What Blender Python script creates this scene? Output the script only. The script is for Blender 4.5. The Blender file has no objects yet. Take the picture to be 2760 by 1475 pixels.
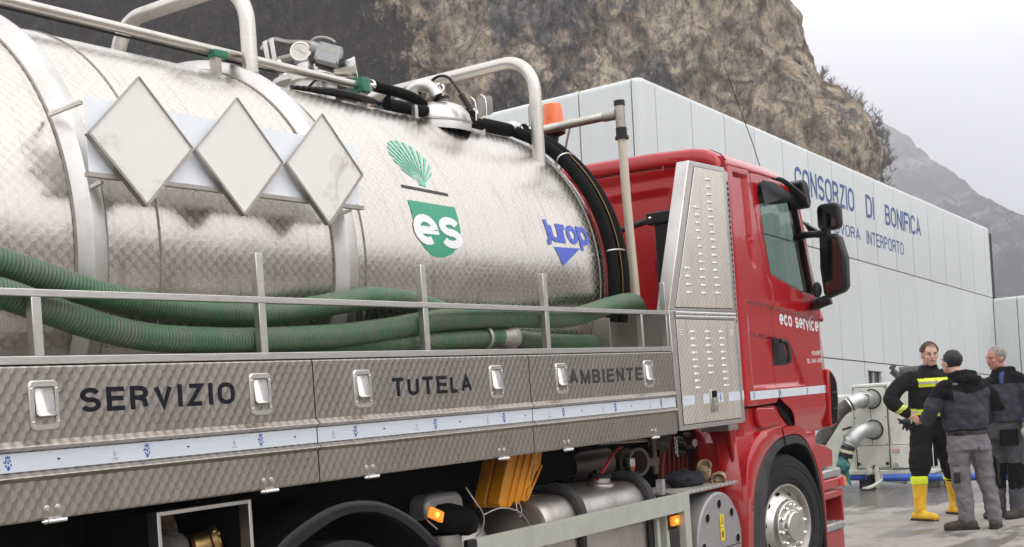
import bpy, bmesh, math, random
from mathutils import Vector, Matrix, noise
R = math.radians
random.seed(7)
scene = bpy.context.scene
COL = scene.collection

# ---------------------------------------------------------------- camera, sky, sun, exposure
ROLL, YAW = math.atan(0.0662), math.atan2(2375.2, 3429.0)
CAM = Vector((0.0, -3.48, 1.58))
FWD = Vector((math.cos(YAW), math.sin(YAW), 0.0))
RGT = Vector((math.sin(YAW), -math.cos(YAW), 0.0))
UP = Vector((0, 0, 1))
cam_data = bpy.data.cameras.new('camera')
cam = bpy.data.objects.new('camera', cam_data)
COL.objects.link(cam)
ir = RGT * math.cos(ROLL) - UP * math.sin(ROLL)
iu = RGT * math.sin(ROLL) + UP * math.cos(ROLL)
m = Matrix((ir, iu, -FWD)).transposed().to_4x4()
m.translation = CAM
cam.matrix_world = m
cam_data.sensor_width = 36.0
cam_data.lens = 36.0 * 3429.0 / 2760.0
cam_data.shift_y = 0.1176
cam_data.clip_start = 0.05
cam_data.clip_end = 6000
scene.camera = cam

SUN_EL, SUN_AZ = R(56), R(-100)          # azimuth measured from +X towards +Y
world = bpy.data.worlds.new('World')
scene.world = world
world.use_nodes = True
wn, wl = world.node_tree.nodes, world.node_tree.links
wn.clear()
w_out = wn.new('ShaderNodeOutputWorld')
w_bg = wn.new('ShaderNodeBackground')
w_bg.inputs['Strength'].default_value = 0.15
w_sky = wn.new('ShaderNodeTexSky')
w_sky.sky_type = 'NISHITA'
w_sky.sun_disc = False
w_sky.sun_elevation = SUN_EL
w_sky.sun_rotation = R(90) - SUN_AZ
w_sky.dust_density = 3.0
w_geo = wn.new('ShaderNodeTexCoord')
w_sep = wn.new('ShaderNodeSeparateXYZ')
wl.new(w_geo.outputs['Generated'], w_sep.inputs[0])
w_ramp = wn.new('ShaderNodeValToRGB')     # overcast deck: grey low down, brighter overhead
el = w_ramp.color_ramp.elements
el[0].position = 0.0;  el[0].color = (6.6, 6.6, 7.0, 1)
el[1].position = 1.0;  el[1].color = (12.5, 12.5, 12.8, 1)
for p, c in ((0.10, (7.4, 7.4, 8.0, 1)), (0.17, (10.0, 10.0, 10.5, 1)), (0.27, (13.0, 13.0, 13.2, 1))):
    e = w_ramp.color_ramp.elements.new(p); e.color = c
w_noi = wn.new('ShaderNodeTexNoise')
w_noi.inputs['Scale'].default_value = 2.2
w_noi.inputs['Detail'].default_value = 4
wl.new(w_geo.outputs['Generated'], w_noi.inputs['Vector'])
w_mul = wn.new('ShaderNodeMath'); w_mul.operation = 'MULTIPLY_ADD'
w_mul.inputs[1].default_value = 0.10; w_mul.inputs[2].default_value = -0.05
wl.new(w_noi.outputs['Fac'], w_mul.inputs[0])
w_add = wn.new('ShaderNodeMath'); w_add.operation = 'ADD'
wl.new(w_sep.outputs['Z'], w_add.inputs[0]); wl.new(w_mul.outputs[0], w_add.inputs[1])
wl.new(w_add.outputs[0], w_ramp.inputs[0])
w_mix = wn.new('ShaderNodeMix'); w_mix.data_type = 'RGBA'
w_mix.inputs['Factor'].default_value = 0.93
wl.new(w_sky.outputs[0], w_mix.inputs['A'])
wl.new(w_ramp.outputs[0], w_mix.inputs['B'])
wl.new(w_mix.outputs['Result'], w_bg.inputs['Color'])
wl.new(w_bg.outputs[0], w_out.inputs['Surface'])

sun_data = bpy.data.lights.new('sun', 'SUN')
sun_data.energy = 1.5
sun_data.angle = R(70)
sun_data.color = (1.0, 0.96, 0.9)
sun = bpy.data.objects.new('sun', sun_data)
COL.objects.link(sun)
sd = Vector((math.cos(SUN_EL) * math.cos(SUN_AZ), math.cos(SUN_EL) * math.sin(SUN_AZ), math.sin(SUN_EL)))
sun.rotation_euler = sd.to_track_quat('Z', 'Y').to_euler()
sun.location = (0, -10, 20)

scene.view_settings.view_transform = 'Standard'
scene.view_settings.look = 'None'
scene.view_settings.exposure = 0.12
scene.view_settings.gamma = 1.0
scene.view_settings.use_curve_mapping = False

# ---------------------------------------------------------------- node expression helper
class E:
    """A value in a material node tree; arithmetic on it adds Math nodes."""
    def __init__(s, nt, sock): s.nt, s.s = nt, sock
    def _m(s, op, *a):
        n = s.nt.nodes.new('ShaderNodeMath'); n.operation = op
        for i, v in enumerate((s,) + a):
            if isinstance(v, E): s.nt.links.new(v.s, n.inputs[i])
            else: n.inputs[i].default_value = v
        return E(s.nt, n.outputs[0])
    def __add__(s, o): return s._m('ADD', o)
    __radd__ = __add__
    def __sub__(s, o): return s._m('SUBTRACT', o)
    def __rsub__(s, o): return s._m('MULTIPLY', -1.0)._m('ADD', o)
    def __mul__(s, o): return s._m('MULTIPLY', o)
    __rmul__ = __mul__
    def __truediv__(s, o): return s._m('DIVIDE', o)
    def floor(s): return s._m('FLOOR')
    def fract(s): return s._m('FRACT')
    def abs(s): return s._m('ABSOLUTE')
    def sqrt(s): return s._m('SQRT')
    def sign(s): return s._m('SIGN')
    def lt(s, o): return s._m('LESS_THAN', o)
    def mod(s, o): return s._m('FLOORED_MODULO', o)
    def clamp(s):
        r = s._m('ADD', 0.0); r.s.node.use_clamp = True; return r
    def sstep(s, a, b, lo=0.0, hi=1.0):
        n = s.nt.nodes.new('ShaderNodeMapRange'); n.interpolation_type = 'SMOOTHSTEP'
        s.nt.links.new(s.s, n.inputs[0])
        for i, v in enumerate((a, b, lo, hi)): n.inputs[i + 1].default_value = v
        return E(s.nt, n.outputs[0])

class Mat:
    """Principled material with small procedural helpers."""
    def __init__(s, name, color=(0.5, 0.5, 0.5), rough=0.5, metal=0.0, coat=0.0, **kw):
        s.m = bpy.data.materials.new(name); s.m.use_nodes = True
        s.nt = s.m.node_tree; s.n = s.nt.nodes; s.l = s.nt.links
        s.b = s.n['Principled BSDF']
        s.set('Base Color', color); s.set('Roughness', rough); s.set('Metallic', metal); s.set('Coat Weight', coat)
        s.set('Coat Roughness', 0.05)
        for k, v in kw.items(): s.set(k.replace('_', ' '), v)
        s.hs = []
    def set(s, k, v):
        i = s.b.inputs[k]
        if isinstance(v, E): s.l.new(v.s, i)
        elif hasattr(v, 'is_linked'): s.l.new(v, i)
        elif isinstance(v, tuple): i.default_value = v if len(v) == 4 else v + (1.0,)
        else: i.default_value = v
    def coord(s, kind='Object', scale=(1, 1, 1), loc=(0, 0, 0)):
        t = s.n.new('ShaderNodeTexCoord')
        mp = s.n.new('ShaderNodeMapping')
        mp.inputs['Scale'].default_value = scale; mp.inputs['Location'].default_value = loc
        s.l.new(t.outputs[kind], mp.inputs[0]); return mp.outputs[0]
    def world_pos(s, scale=(1, 1, 1)):
        g = s.n.new('ShaderNodeNewGeometry'); mp = s.n.new('ShaderNodeMapping')
        mp.inputs['Scale'].default_value = scale
        s.l.new(g.outputs['Position'], mp.inputs[0]); return mp.outputs[0]
    def xyz(s, vec):
        n = s.n.new('ShaderNodeSeparateXYZ'); s.l.new(vec, n.inputs[0])
        return [E(s.nt, o) for o in n.outputs]
    def noise(s, vec, scale=5.0, detail=4.0, rough=0.55, dist=0.0):
        n = s.n.new('ShaderNodeTexNoise'); s.l.new(vec, n.inputs['Vector'])
        for k, v in (('Scale', scale), ('Detail', detail), ('Roughness', rough), ('Distortion', dist)): n.inputs[k].default_value = v
        return E(s.nt, n.outputs['Fac'])
    def voro(s, vec, scale=5.0, feature='F1'):
        n = s.n.new('ShaderNodeTexVoronoi'); n.feature = feature; s.l.new(vec, n.inputs['Vector']); n.inputs['Scale'].default_value = scale
        return E(s.nt, n.outputs['Distance'])
    def ramp(s, fac, *stops):
        n = s.n.new('ShaderNodeValToRGB'); s.l.new(fac.s, n.inputs[0]); r = n.color_ramp
        r.elements[0].position, r.elements[0].color = stops[0][0], stops[0][1] + (1,)
        r.elements[1].position, r.elements[1].color = stops[-1][0], stops[-1][1] + (1,)
        for p, c in stops[1:-1]: r.elements.new(p).color = c + (1,)
        return n.outputs[0]
    def mix(s, fac, a, b, blend='MIX'):
        n = s.n.new('ShaderNodeMix'); n.data_type = 'RGBA'; n.blend_type = blend
        for k, v in (('Factor', fac), ('A', a), ('B', b)):
            i = n.inputs[k] if k == 'Factor' else [q for q in n.inputs if q.name == k and q.type == 'RGBA'][0]
            if isinstance(v, E): s.l.new(v.s, i)
            elif hasattr(v, 'is_linked'): s.l.new(v, i)
            elif isinstance(v, tuple): i.default_value = v + (1,)
            else: i.default_value = v
        return [q for q in n.outputs if q.type == 'RGBA'][0]
    def bump(s, h, dist=0.01, strength=1.0):
        n = s.n.new('ShaderNodeBump'); n.inputs['Distance'].default_value = dist; n.inputs['Strength'].default_value = strength
        s.l.new(h.s, n.inputs['Height'])
        if s.hs: s.l.new(s.hs[-1], n.inputs['Normal'])
        s.hs.append(n.outputs[0]); s.l.new(n.outputs[0], s.b.inputs['Normal'])
        return s

def scales(mt, vec, pitch, row, axis=0):
    """Engine-turned finish: overlapping brushed discs. Returns cone height and a per-disc grain value."""
    x, y, z = mt.xyz(vec)
    if axis: x, y = y, x
    u = x / (pitch * 0.5); v = y / row
    r = v.floor(); fy = v.fract()
    lx = ((u + r.mod(2.0)) / 2.0).fract() * 2.0 - 1.0
    ly = 1.0 - fy
    inside = (lx * lx + ly * ly).lt(1.0)
    lx2 = lx - lx.sign()
    ly2 = 0.0 - fy
    qx = lx2 + (lx - lx2) * inside
    qy = ly2 + (ly - ly2) * inside
    d = (qx * qx + qy * qy + 1e-4).sqrt()
    return d, qx / d, qy / d, inside

# ---------------------------------------------------------------- materials
M = {}
def steel_turned(name, pitch, row, axis, base, rough, hgt, contrast, wave=0.012):
    t = Mat(name, base, rough, 1.0)
    uv = t.coord('UV')
    d, sx, sy, ins = scales(t, uv, pitch, row, axis)
    n1 = t.noise(uv, 3.0, 5, 0.6)
    n2 = t.noise(t.coord('UV', (11, 0.9, 1)), 2.0, 6, 0.7)
    fan = sx * 0.75 + sy * 0.35
    col = t.mix((fan * contrast + 0.5 + (n1 - 0.5) * 0.35).clamp(), tuple(c * 0.78 for c in base), tuple(min(1, c * 1.12) for c in base))  # one side of each disc lighter: the brushed sheen put into the colour
    dirt = (n2.sstep(0.50, 0.72)) * 0.42
    t.set('Base Color', t.mix(dirt, col, (0.30, 0.26, 0.21)))
    t.set('Roughness', n1 * 0.12 + rough - 0.06 + fan * 0.05)
    t.bump(d, hgt)
    t.bump(n1, wave, 0.30)
    return t.m
M['tank'] = steel_turned('engine_turned_tank_steel', 0.052, 0.0240, 0, (0.66, 0.62, 0.56), 0.25, 0.00024, 0.17)
M['panel'] = steel_turned('engine_turned_panel_steel', 0.042, 0.030, 0, (0.46, 0.425, 0.385), 0.32, 0.0006, 0.52, 0.004)
M['tower'] = steel_turned('engine_turned_cabinet_steel', 0.042, 0.026, 1, (0.88, 0.82, 0.73), 0.40, 0.0009, 0.42, 0.004)

def brushed(name, base, rough, metal=1.0, dirt=0.3, stretch=(1, 12, 12), dirtcol=(0.2, 0.17, 0.14)):
    t = Mat(name, base, rough, metal)
    o = t.coord('Object')
    n = t.noise(t.coord('Object', stretch), 9, 5, 0.65)
    g = t.noise(o, 4.0, 6, 0.65)
    k = g.sstep(0.45, 0.75) * dirt
    t.set('Base Color', t.mix(k, t.mix(n, tuple(c * 0.85 for c in base), tuple(min(1, c * 1.1) for c in base)), dirtcol))
    t.set('Roughness', n * 0.15 + rough - 0.07 + k * 0.3)
    t.bump(n, 0.002, 0.25)
    return t.m
M['steel'] = brushed('brushed_steel', (0.66, 0.64, 0.61), 0.36)
M['steel_dull'] = brushed('dull_steel', (0.46, 0.43, 0.40), 0.50, 0.9, 0.5)
M['tube'] = brushed('tube_steel', (0.62, 0.585, 0.54), 0.34, 1.0, 0.35, (1, 1, 6))
M['zinc'] = brushed('galvanised_steel', (0.50, 0.51, 0.50), 0.45, 0.85, 0.45)
M['chrome'] = Mat('polished_steel', (0.85, 0.84, 0.82), 0.16, 1.0).m
M['brass'] = brushed('old_brass', (0.50, 0.33, 0.13), 0.4, 1.0, 0.5)
M['darkgrimymetal'] = brushed('shade_darkened_grimy_metal', (0.10, 0.085, 0.07), 0.5, 0.8, 0.6)  # grimy metal, its base also darkened for the shade under the truck
M['guard'] = brushed('painted_guard_rail', (0.42, 0.43, 0.38), 0.5, 0.15, 0.35, (6, 6, 1), (0.22, 0.22, 0.17))
M['alu'] = brushed('fuel_tank_aluminium', (0.52, 0.49, 0.46), 0.42, 0.95, 0.5, (2, 2, 2))
M['greycover'] = brushed('grey_tank_cover', (0.34, 0.33, 0.33), 0.42, 0.4, 0.25, (2, 2, 2))
M['weld'] = brushed('weld_bead', (0.34, 0.31, 0.28), 0.6, 0.7, 0.6, (30, 30, 30))

def red_paint():
    t = Mat('red_cab_paint', (0.42, 0.004, 0.007), 0.4, 0.0, 0.9, Specular_IOR_Level=0.25)
    o = t.coord('Object')
    n = t.noise(o, 1.6, 3, 0.5)
    g = t.noise(o, 5, 6, 0.7).sstep(0.5, 0.85) * 0.10
    wx, wy, wz = t.xyz(t.world_pos())
    spray = (wz * -1.0 + 1.25 + (t.noise(o, 6, 6, 0.8) - 0.5) * 1.3).sstep(0.0, 1.3) * 0.42
    t.set('Base Color', t.mix(spray, t.mix(g, (0.40, 0.003, 0.006), (0.26, 0.10, 0.07)), (0.13, 0.075, 0.055)))
    t.bump(n, 0.012, 0.5)
    t.set('Roughness', g * 1.5 + 0.28 + spray * 0.6)
    t.set('Coat Weight', 0.95 - spray)
    t.set('Coat Roughness', 0.04)
    return t.m
M['red'] = red_paint()

DARK = ('black', 'dark', 'under', 'hose_sleeve')
def simple(name, c, r=0.5, metal=0.0, var=0.25, sc=8, bmp=0.0, coat=0.0, **kw):
    t = Mat(name, c, r, metal, coat, **kw)
    n = t.noise(t.coord('Object'), sc, 5, 0.65)
    t.set('Base Color', t.mix(n.sstep(0.3, 0.7), tuple(x * (1 - var) for x in c), tuple(min(1, x * (1 + var)) for x in c)))
    t.set('Roughness', n * 0.2 + r - 0.1)
    if bmp: t.bump(n, bmp)
    return t.m
M['black'] = simple('black_plastic', (0.007, 0.007, 0.0075), 0.42, Specular_IOR_Level=0.4)
M['trim'] = simple('grey_arch_plastic', (0.040, 0.039, 0.039), 0.55, Specular_IOR_Level=0.3)
M['rubber'] = simple('black_rubber', (0.017, 0.017, 0.018), 0.7, 0, 0.35, 14, 0.002, Specular_IOR_Level=0.3)
M['sleeve'] = simple('black_hose_sleeve', (0.004, 0.004, 0.004), 0.8, 0, 0.4, 40, 0.002, Specular_IOR_Level=0.15)
M['under'] = simple('chassis_and_shade_black', (0.0035, 0.0032, 0.003), 0.75, 0, 0.5, Specular_IOR_Level=0.12)  # chassis paint, also standing in for shade in holes, gaps and creases
M['underred'] = simple('dark_red_paint', (0.13, 0.004, 0.005), 0.4)  # plain darker red for the inner wing
M['fender'] = simple('black_mudguard', (0.005, 0.005, 0.006), 0.30, 0, 0.4, 5)
M['whiteplate'] = simple('white_painted_sheet', (0.84, 0.87, 0.92), 0.30, 0, 0.03, 3)
M['green'] = simple('green_clamp_plastic', (0.01, 0.14, 0.075), 0.4)
M['logo_green'] = Mat('green_decal', (0.035, 0.30, 0.18), 0.45).m
M['logo_leaf'] = Mat('pale_green_decal', (0.16, 0.50, 0.36), 0.45).m
M['logo_black'] = Mat('black_decal', (0.02, 0.02, 0.022), 0.45).m
M['logo_white'] = Mat('white_decal', (0.80, 0.80, 0.80), 0.4).m
M['logo_blue'] = Mat('blue_decal', (0.07, 0.11, 0.50), 0.45).m
M['crest_blue'] = Mat('blue_crest_print', (0.03, 0.10, 0.45), 0.5).m
M['ink'] = Mat('dark_lettering_film', (0.006, 0.008, 0.014), 0.55, Specular_IOR_Level=0.2).m
M['ink_grey'] = Mat('faded_lettering_film', (0.045, 0.040, 0.038), 0.55, Specular_IOR_Level=0.2).m
M['ink_pale'] = Mat('grey_small_print', (0.35, 0.35, 0.38), 0.5).m
M['signblue'] = Mat('blue_wall_lettering', (0.045, 0.095, 0.27), 0.5).m
M['yellow'] = simple('yellow_plastic_chock', (0.62, 0.24, 0.006), 0.45, 0, 0.15, 6)
M['sticker'] = Mat('yellow_sticker', (0.75, 0.55, 0.02), 0.4).m
M['redhandle'] = Mat('red_valve_paint', (0.48, 0.02, 0.015), 0.4).m
M['sack'] = simple('grey_rag_cloth', (0.10, 0.095, 0.09), 0.9, 0, 0.4, 12, 0.01)
M['glove'] = simple('worn_leather', (0.34, 0.24, 0.15), 0.9, 0, 0.35, 14, 0.008)
M['blackbag'] = simple('dark_cloth', (0.012, 0.013, 0.02), 0.85, 0, 0.4, 14, 0.008)
M['sight'] = Mat('yellowed_sight_tube', (0.52, 0.45, 0.36), 0.35, 0.0, 0.3).m
t = Mat('amber_lens', (0.85, 0.17, 0.01), 0.22, 0.0, 0.6); t.set('Subsurface Weight', 0.2); M['amber'] = t.m
t = Mat('orange_beacon_lens', (0.80, 0.13, 0.012), 0.2, 0.0, 0.8); M['beacon'] = t.m
t = Mat('lit_marker_lens', (0.9, 0.25, 0.02), 0.3); t.set('Emission Color', (1.0, 0.30, 0.02)); t.set('Emission Strength', 0.55); M['lit'] = t.m
t = Mat('lit_marker_bulb', (1.0, 0.6, 0.1), 0.3); t.set('Emission Color', (1.0, 0.50, 0.05)); t.set('Emission Strength', 2.2); M['bulb'] = t.m
t = Mat('mirror_glass', (0.10, 0.12, 0.11), 0.04, 1.0); M['mirror'] = t.m
def glass():
    t = Mat('tinted_window_glass', (0.80, 0.90, 0.86), 0.0)
    t.set('Transmission Weight', 0.0)
    tr = t.n.new('ShaderNodeBsdfTransparent'); tr.inputs[0].default_value = (0.50, 0.60, 0.56, 1)
    gl = t.n.new('ShaderNodeBsdfGlossy'); gl.inputs['Roughness'].default_value = 0.02
    fr = t.n.new('ShaderNodeFresnel'); fr.inputs[0].default_value = 1.45
    mx = t.n.new('ShaderNodeMixShader'); t.l.new(fr.outputs[0], mx.inputs[0]); t.l.new(tr.outputs[0], mx.inputs[1]); t.l.new(gl.outputs[0], mx.inputs[2])
    t.l.new(mx.outputs[0], t.n['Material Output'].inputs['Surface'])
    return t.m
M['glass'] = glass()
M['gaugeglass'] = Mat('gauge_face', (0.62, 0.60, 0.54), 0.2, 0, 0.6).m
M['lcd'] = Mat('grey_display', (0.36, 0.37, 0.28), 0.2, 0, 0.5).m
M['box'] = simple('grey_plastic_case', (0.34, 0.35, 0.36), 0.4, 0, 0.06)

def placard():
    t = Mat('scratched_placard_metal', (0.80, 0.78, 0.73), 0.42, 0.1)
    o = t.world_pos()
    n = t.noise(o, 6, 6, 0.7)
    sc = t.noise(t.world_pos((3, 1, 1)), 60, 3, 0.8).sstep(0.60, 0.75)
    w = t.noise(o, 3.4, 6, 0.75, 0.6).sstep(0.54, 0.70)
    c = t.mix(w * 0.6, t.mix(n, (0.76, 0.745, 0.70), (0.84, 0.83, 0.79)), (0.36, 0.30, 0.22))
    t.set('Base Color', t.mix(sc * 0.25, c, (0.30, 0.27, 0.23)))
    t.bump(n, 0.002, 0.4)
    return t.m
M['placard'] = placard()

def tape():
    t = Mat('white_reflective_tape', (0.60, 0.64, 0.70), 0.38)
    uv = t.coord('UV')
    n = t.noise(t.coord('Object', (2, 2, 30)), 4, 4, 0.6)
    v = t.voro(uv, 190)
    t.set('Base Color', t.mix(n, (0.54, 0.585, 0.65), (0.68, 0.71, 0.75)))
    t.bump(v, 0.0005, 0.5)
    return t.m
M['tape'] = tape()

def hose_green():
    t = Mat('green_spiral_hose', (0.03, 0.10, 0.045), 0.42)
    x, y, z = t.xyz(t.coord('UV'))
    f = (x / 0.0150 + y * 1.0).fract()
    rib = (f - 0.5).abs() * 2.0
    o = t.coord('Object')
    n = t.noise(o, 7, 6, 0.7)
    mud = n.sstep(0.36, 0.66) * 0.80
    c = t.mix(rib.sstep(0.55, 0.8), (0.048, 0.085, 0.045), (0.020, 0.175, 0.070))
    c = t.mix((n - 0.1).sstep(0.3, 0.6) * rib.sstep(0.72, 0.95) * 0.5, c, (0.36, 0.42, 0.30))
    t.set('Base Color', t.mix(mud * (1.0 - rib * 0.6), c, (0.105, 0.092, 0.070)))
    t.set('Roughness', n * 0.25 + 0.32)
    t.bump(rib.sstep(0.0, 1.0), 0.0022)
    return t.m
M['hose'] = hose_green()

def concrete():
    t = Mat('wet_yard_concrete', (0.3, 0.29, 0.27), 0.7)
    p = t.world_pos()
    big = t.noise(p, 0.35, 5, 0.6, 0.4)
    mid = t.noise(p, 2.2, 6, 0.7)
    fine = t.noise(p, 60, 5, 0.75)
    ps = t.world_pos((0.6, 2.4, 1))
    streak = t.noise(ps, 1.3, 5, 0.7, 0.5)
    dry = t.mix(fine.sstep(0.25, 0.75), (0.17, 0.156, 0.138), (0.42, 0.39, 0.35))
    dry = t.mix(mid.sstep(0.42, 0.62) * 0.45, dry, (0.19, 0.17, 0.15))
    x, y, z = t.xyz(p)
    jx = ((x * 0.62 + y * 0.78 + (mid - 0.5) * 0.10) / 3.7).fract(); jy = ((y * 0.62 - x * 0.78 + (mid - 0.5) * 0.10) / 4.6).fract()
    crack = (jx.lt(0.0045) + jy.lt(0.0035)).clamp()
    dry = t.mix(crack * 0.5, dry, (0.06, 0.055, 0.05))
    x, y, z = t.xyz(p)
    wet = ((streak - 0.5) * 1.7 + (x - 14.6) * 0.42 + (big - 0.5) * 1.2).sstep(-0.1, 0.35)
    wet2 = (big + (streak - 0.5) * 0.5 + (mid - 0.5) * 0.2).sstep(0.50, 0.56) * 0.75
    w = (wet + wet2).clamp()
    t.set('Base Color', t.mix(w * 0.72, dry, (0.050, 0.044, 0.038)))
    t.set('Roughness', 0.82 - w * 0.60)
    t.bump(fine, 0.004, 0.7)
    return t.m
M['concrete'] = concrete()

def wall_panel(name, base):
    t = Mat(name, base, 0.38, 0.0)
    p = t.coord('Object')
    g = t.noise(t.coord('Object', (5, 5, 0.35)), 1.6, 5, 0.65)
    n = t.noise(p, 0.8, 4, 0.6)
    drip = t.noise(t.coord('Object', (16, 16, 0.5)), 1.0, 7, 0.78).sstep(0.54, 0.76) * 0.34
    info = t.n.new('ShaderNodeObjectInfo')
    rnd = E(t.nt, info.outputs['Random'])
    c = t.mix((g * 0.6 + rnd * 0.4), tuple(b * 0.90 for b in base), tuple(b * 1.06 for b in base))
    t.set('Base Color', t.mix(drip, c, (0.16, 0.15, 0.14)))
    t.bump(n, 0.01, 0.3)
    return t.m
M['wall'] = wall_panel('pale_grey_wall_panel', (0.60, 0.620, 0.615))
M['joint'] = Mat('dark_joint_seal', (0.03, 0.03, 0.032), 0.8).m
M['genwhite'] = simple('dirty_white_casing', (0.60, 0.60, 0.53), 0.5, 0, 0.10, 5)
M['darkwin'] = Mat('dark_window_pane', (0.02, 0.022, 0.025), 0.08).m
M['block'] = simple('concrete_block', (0.14, 0.13, 0.12), 0.9, 0, 0.3, 20, 0.01)
M['bluehose'] = simple('blue_layflat_hose', (0.03, 0.10, 0.42), 0.38, 0, 0.15, 6)
def skin_mat(name, c):
    t = Mat(name, c, 0.5); n = t.noise(t.coord('Object'), 22, 4, 0.6)
    t.set('Base Color', t.mix(n.sstep(.3, .7), tuple(x * .85 for x in c), tuple(min(1, x * 1.12) for x in c))); t.set('Subsurface Weight', 0.08); t.set('Subsurface Scale', 0.01)
    return t.m
M['skin'] = skin_mat('skin', (0.58, 0.34, 0.25)); M['skinred'] = skin_mat('ruddy_skin', (0.47, 0.21, 0.155))
def cloth(name, c, var=0.25, rough=0.85):
    t = Mat(name, c, rough, Specular_IOR_Level=0.15); o = t.coord('Object'); n = t.noise(o, 7, 5, 0.65, 0.8); var = var * 0.45; f = t.noise(o, 90, 3, 0.7)
    t.set('Base Color', t.mix(n.sstep(.3, .7), tuple(x * (1 - var) for x in c), tuple(x * (1 + var) for x in c)))
    t.bump(n, 0.030, 0.7); t.bump(f, 0.002, 0.5); return t.m
M['gear'] = cloth('black_turnout_cloth', (0.011, 0.0105, 0.010), .5, .8)
M['greycloth'] = cloth('grey_work_cloth', (0.175, 0.165, 0.175)); M['midgreycloth'] = cloth('mid_grey_work_cloth', (0.085, 0.083, 0.09))
M['darkjacket'] = cloth('dark_grey_jacket_cloth', (0.042, 0.044, 0.055), .5, .6); M['blackcloth'] = cloth('black_jacket_cloth', (0.005, 0.005, 0.006))
M['shirtblue'] = cloth('blue_shirt_cloth', (0.05, 0.07, 0.17)); M['glovelight'] = cloth('pale_leather_glove', (0.40, 0.34, 0.28), .4)
M['hiviz'] = Mat('yellow_reflective_strip', (0.72, 0.86, 0.02), 0.5).m; M['silverband'] = Mat('silver_reflective_strip', (0.42, 0.42, 0.40), 0.4).m
M['bootyellow'] = simple('yellow_rubber_boot', (0.80, 0.46, 0.015), 0.35, 0, 0.2, 9); M['shoebrown'] = simple('muddy_work_shoe', (0.045, 0.036, 0.026), 0.8, 0, .4, 30, .004)
M['hairbrown'] = simple('brown_hair', (0.10, 0.06, 0.035), 0.6, 0, .4, 40); M['hairdark'] = simple('black_hair', (0.010, 0.008, 0.008), 0.5, 0, .3, 40); M['hairgrey'] = simple('grey_hair', (0.22, 0.21, 0.20), 0.6, 0, .4, 60)
M['eyewhite'] = Mat('eye_white', (0.28, 0.22, 0.20), 0.4).m; M['eyedark'] = Mat('iris', (0.02, 0.015, 0.01), 0.2).m; M['lips'] = Mat('lips', (0.32, 0.10, 0.09), 0.5).m
M['pinkprint'] = Mat('faded_red_print', (0.55, 0.30, 0.28), 0.5).m
M['darkcan'] = simple('grey_black_exhaust', (0.05, 0.05, 0.052), 0.5, 0.3)
M['cream'] = Mat('cream_band', (0.55, 0.50, 0.38), 0.6).m
M['teal'] = simple('teal_plastic_wrap', (0.03, 0.17, 0.16), 0.35, 0, 0.4, 20, 0.01)
M['darkhose'] = simple('muddy_dark_hose', (0.060, 0.050, 0.046), 0.6, 0, 0.6, 9, 0.01)

def rock():
    t = Mat('limestone_cliff', (0.3, 0.25, 0.2), 0.95, Specular_IOR_Level=0.1)
    p = t.world_pos()
    pv = t.world_pos((1, 1, 0.38))
    x, y, z = t.xyz(p)
    a = x * RGT.x + y * RGT.y
    big = t.noise(pv, 0.040, 7, 0.66, 0.3)
    mid = t.noise(t.world_pos((1, 1, 0.7)), 0.22, 9, 0.78, 0.1)
    fine = t.noise(t.world_pos((1, 1, 0.6)), 1.2, 8, 0.88, 0.0)
    grit = t.noise(p, 4.5, 5, 0.85)
    streak = t.noise(t.world_pos((0.9, 0.9, 0.10)), 0.8, 7, 0.75, 0.4)
    # joints and ledges
    wob = t.n.new('ShaderNodeVectorMath'); wob.operation = 'MULTIPLY_ADD'
    nz = t.n.new('ShaderNodeTexNoise'); nz.inputs['Scale'].default_value = 0.30; nz.inputs['Detail'].default_value = 3; t.l.new(p, nz.inputs['Vector'])
    t.l.new(nz.outputs['Color'], wob.inputs[0]); wob.inputs[1].default_value = (2.2, 2.2, 3.4); t.l.new(p, wob.inputs[2])
    c1 = t.voro(wob.outputs[0], 0.17, 'DISTANCE_TO_EDGE').sstep(0.0, 0.07)
    c2 = t.voro(wob.outputs[0], 0.50, 'DISTANCE_TO_EDGE').sstep(0.0, 0.06)
    tan = t.mix(fine.sstep(0.40, 0.56), (0.25, 0.175, 0.11), (1.0, 0.84, 0.62))
    tan = t.mix((mid.sstep(0.42, 0.62)) * 0.65, tan, (0.78, 0.56, 0.36))
    grey = t.mix(fine.sstep(0.40, 0.62), (0.035, 0.035, 0.040), (0.36, 0.35, 0.35))
    kg = (big * 0.9 + (mid - 0.5) * 0.95 + (streak - 0.5) * 0.35 + (fine - 0.5) * 0.45 + a * 0.0034 + 0.005).sstep(0.520, 0.550)
    c = t.mix(kg * 0.90, tan, grey)
    c = t.mix(((1.0 - c1) * 0.45 + (1.0 - c2) * 0.30).clamp(), c, (0.045, 0.038, 0.033))
    c = t.mix((grit - 0.5).abs().sstep(0.12, 0.28) * 0.35, c, (0.10, 0.085, 0.07))
    scrub = t.mix(fine.sstep(0.42, 0.66), (0.010, 0.006, 0.004), (0.13, 0.085, 0.058))
    scrub = t.mix((t.noise(p, 1.9, 7, 0.85) + (mid - 0.5) * 0.7).sstep(0.60, 0.68) * 0.7, scrub, (0.36, 0.31, 0.28))
    # scrub-covered flank on the left of the face
    edge = (a * -1.0 - z * 0.80 + 22.0) + (big - 0.5) * 40 + (mid - 0.5) * 34 + (fine - 0.5) * 8
    c = t.mix(edge.sstep(-1.5, 2.0), c, scrub)
    t.set('Base Color', c)
    t.bump(mid, 3.2, 0.9)
    t.bump(c1 * 0.7 + c2 * 0.4, 1.2, 0.9)
    t.bump(fine, 1.3, 1.0)
    return t.m
M['rock'] = rock()
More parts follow.
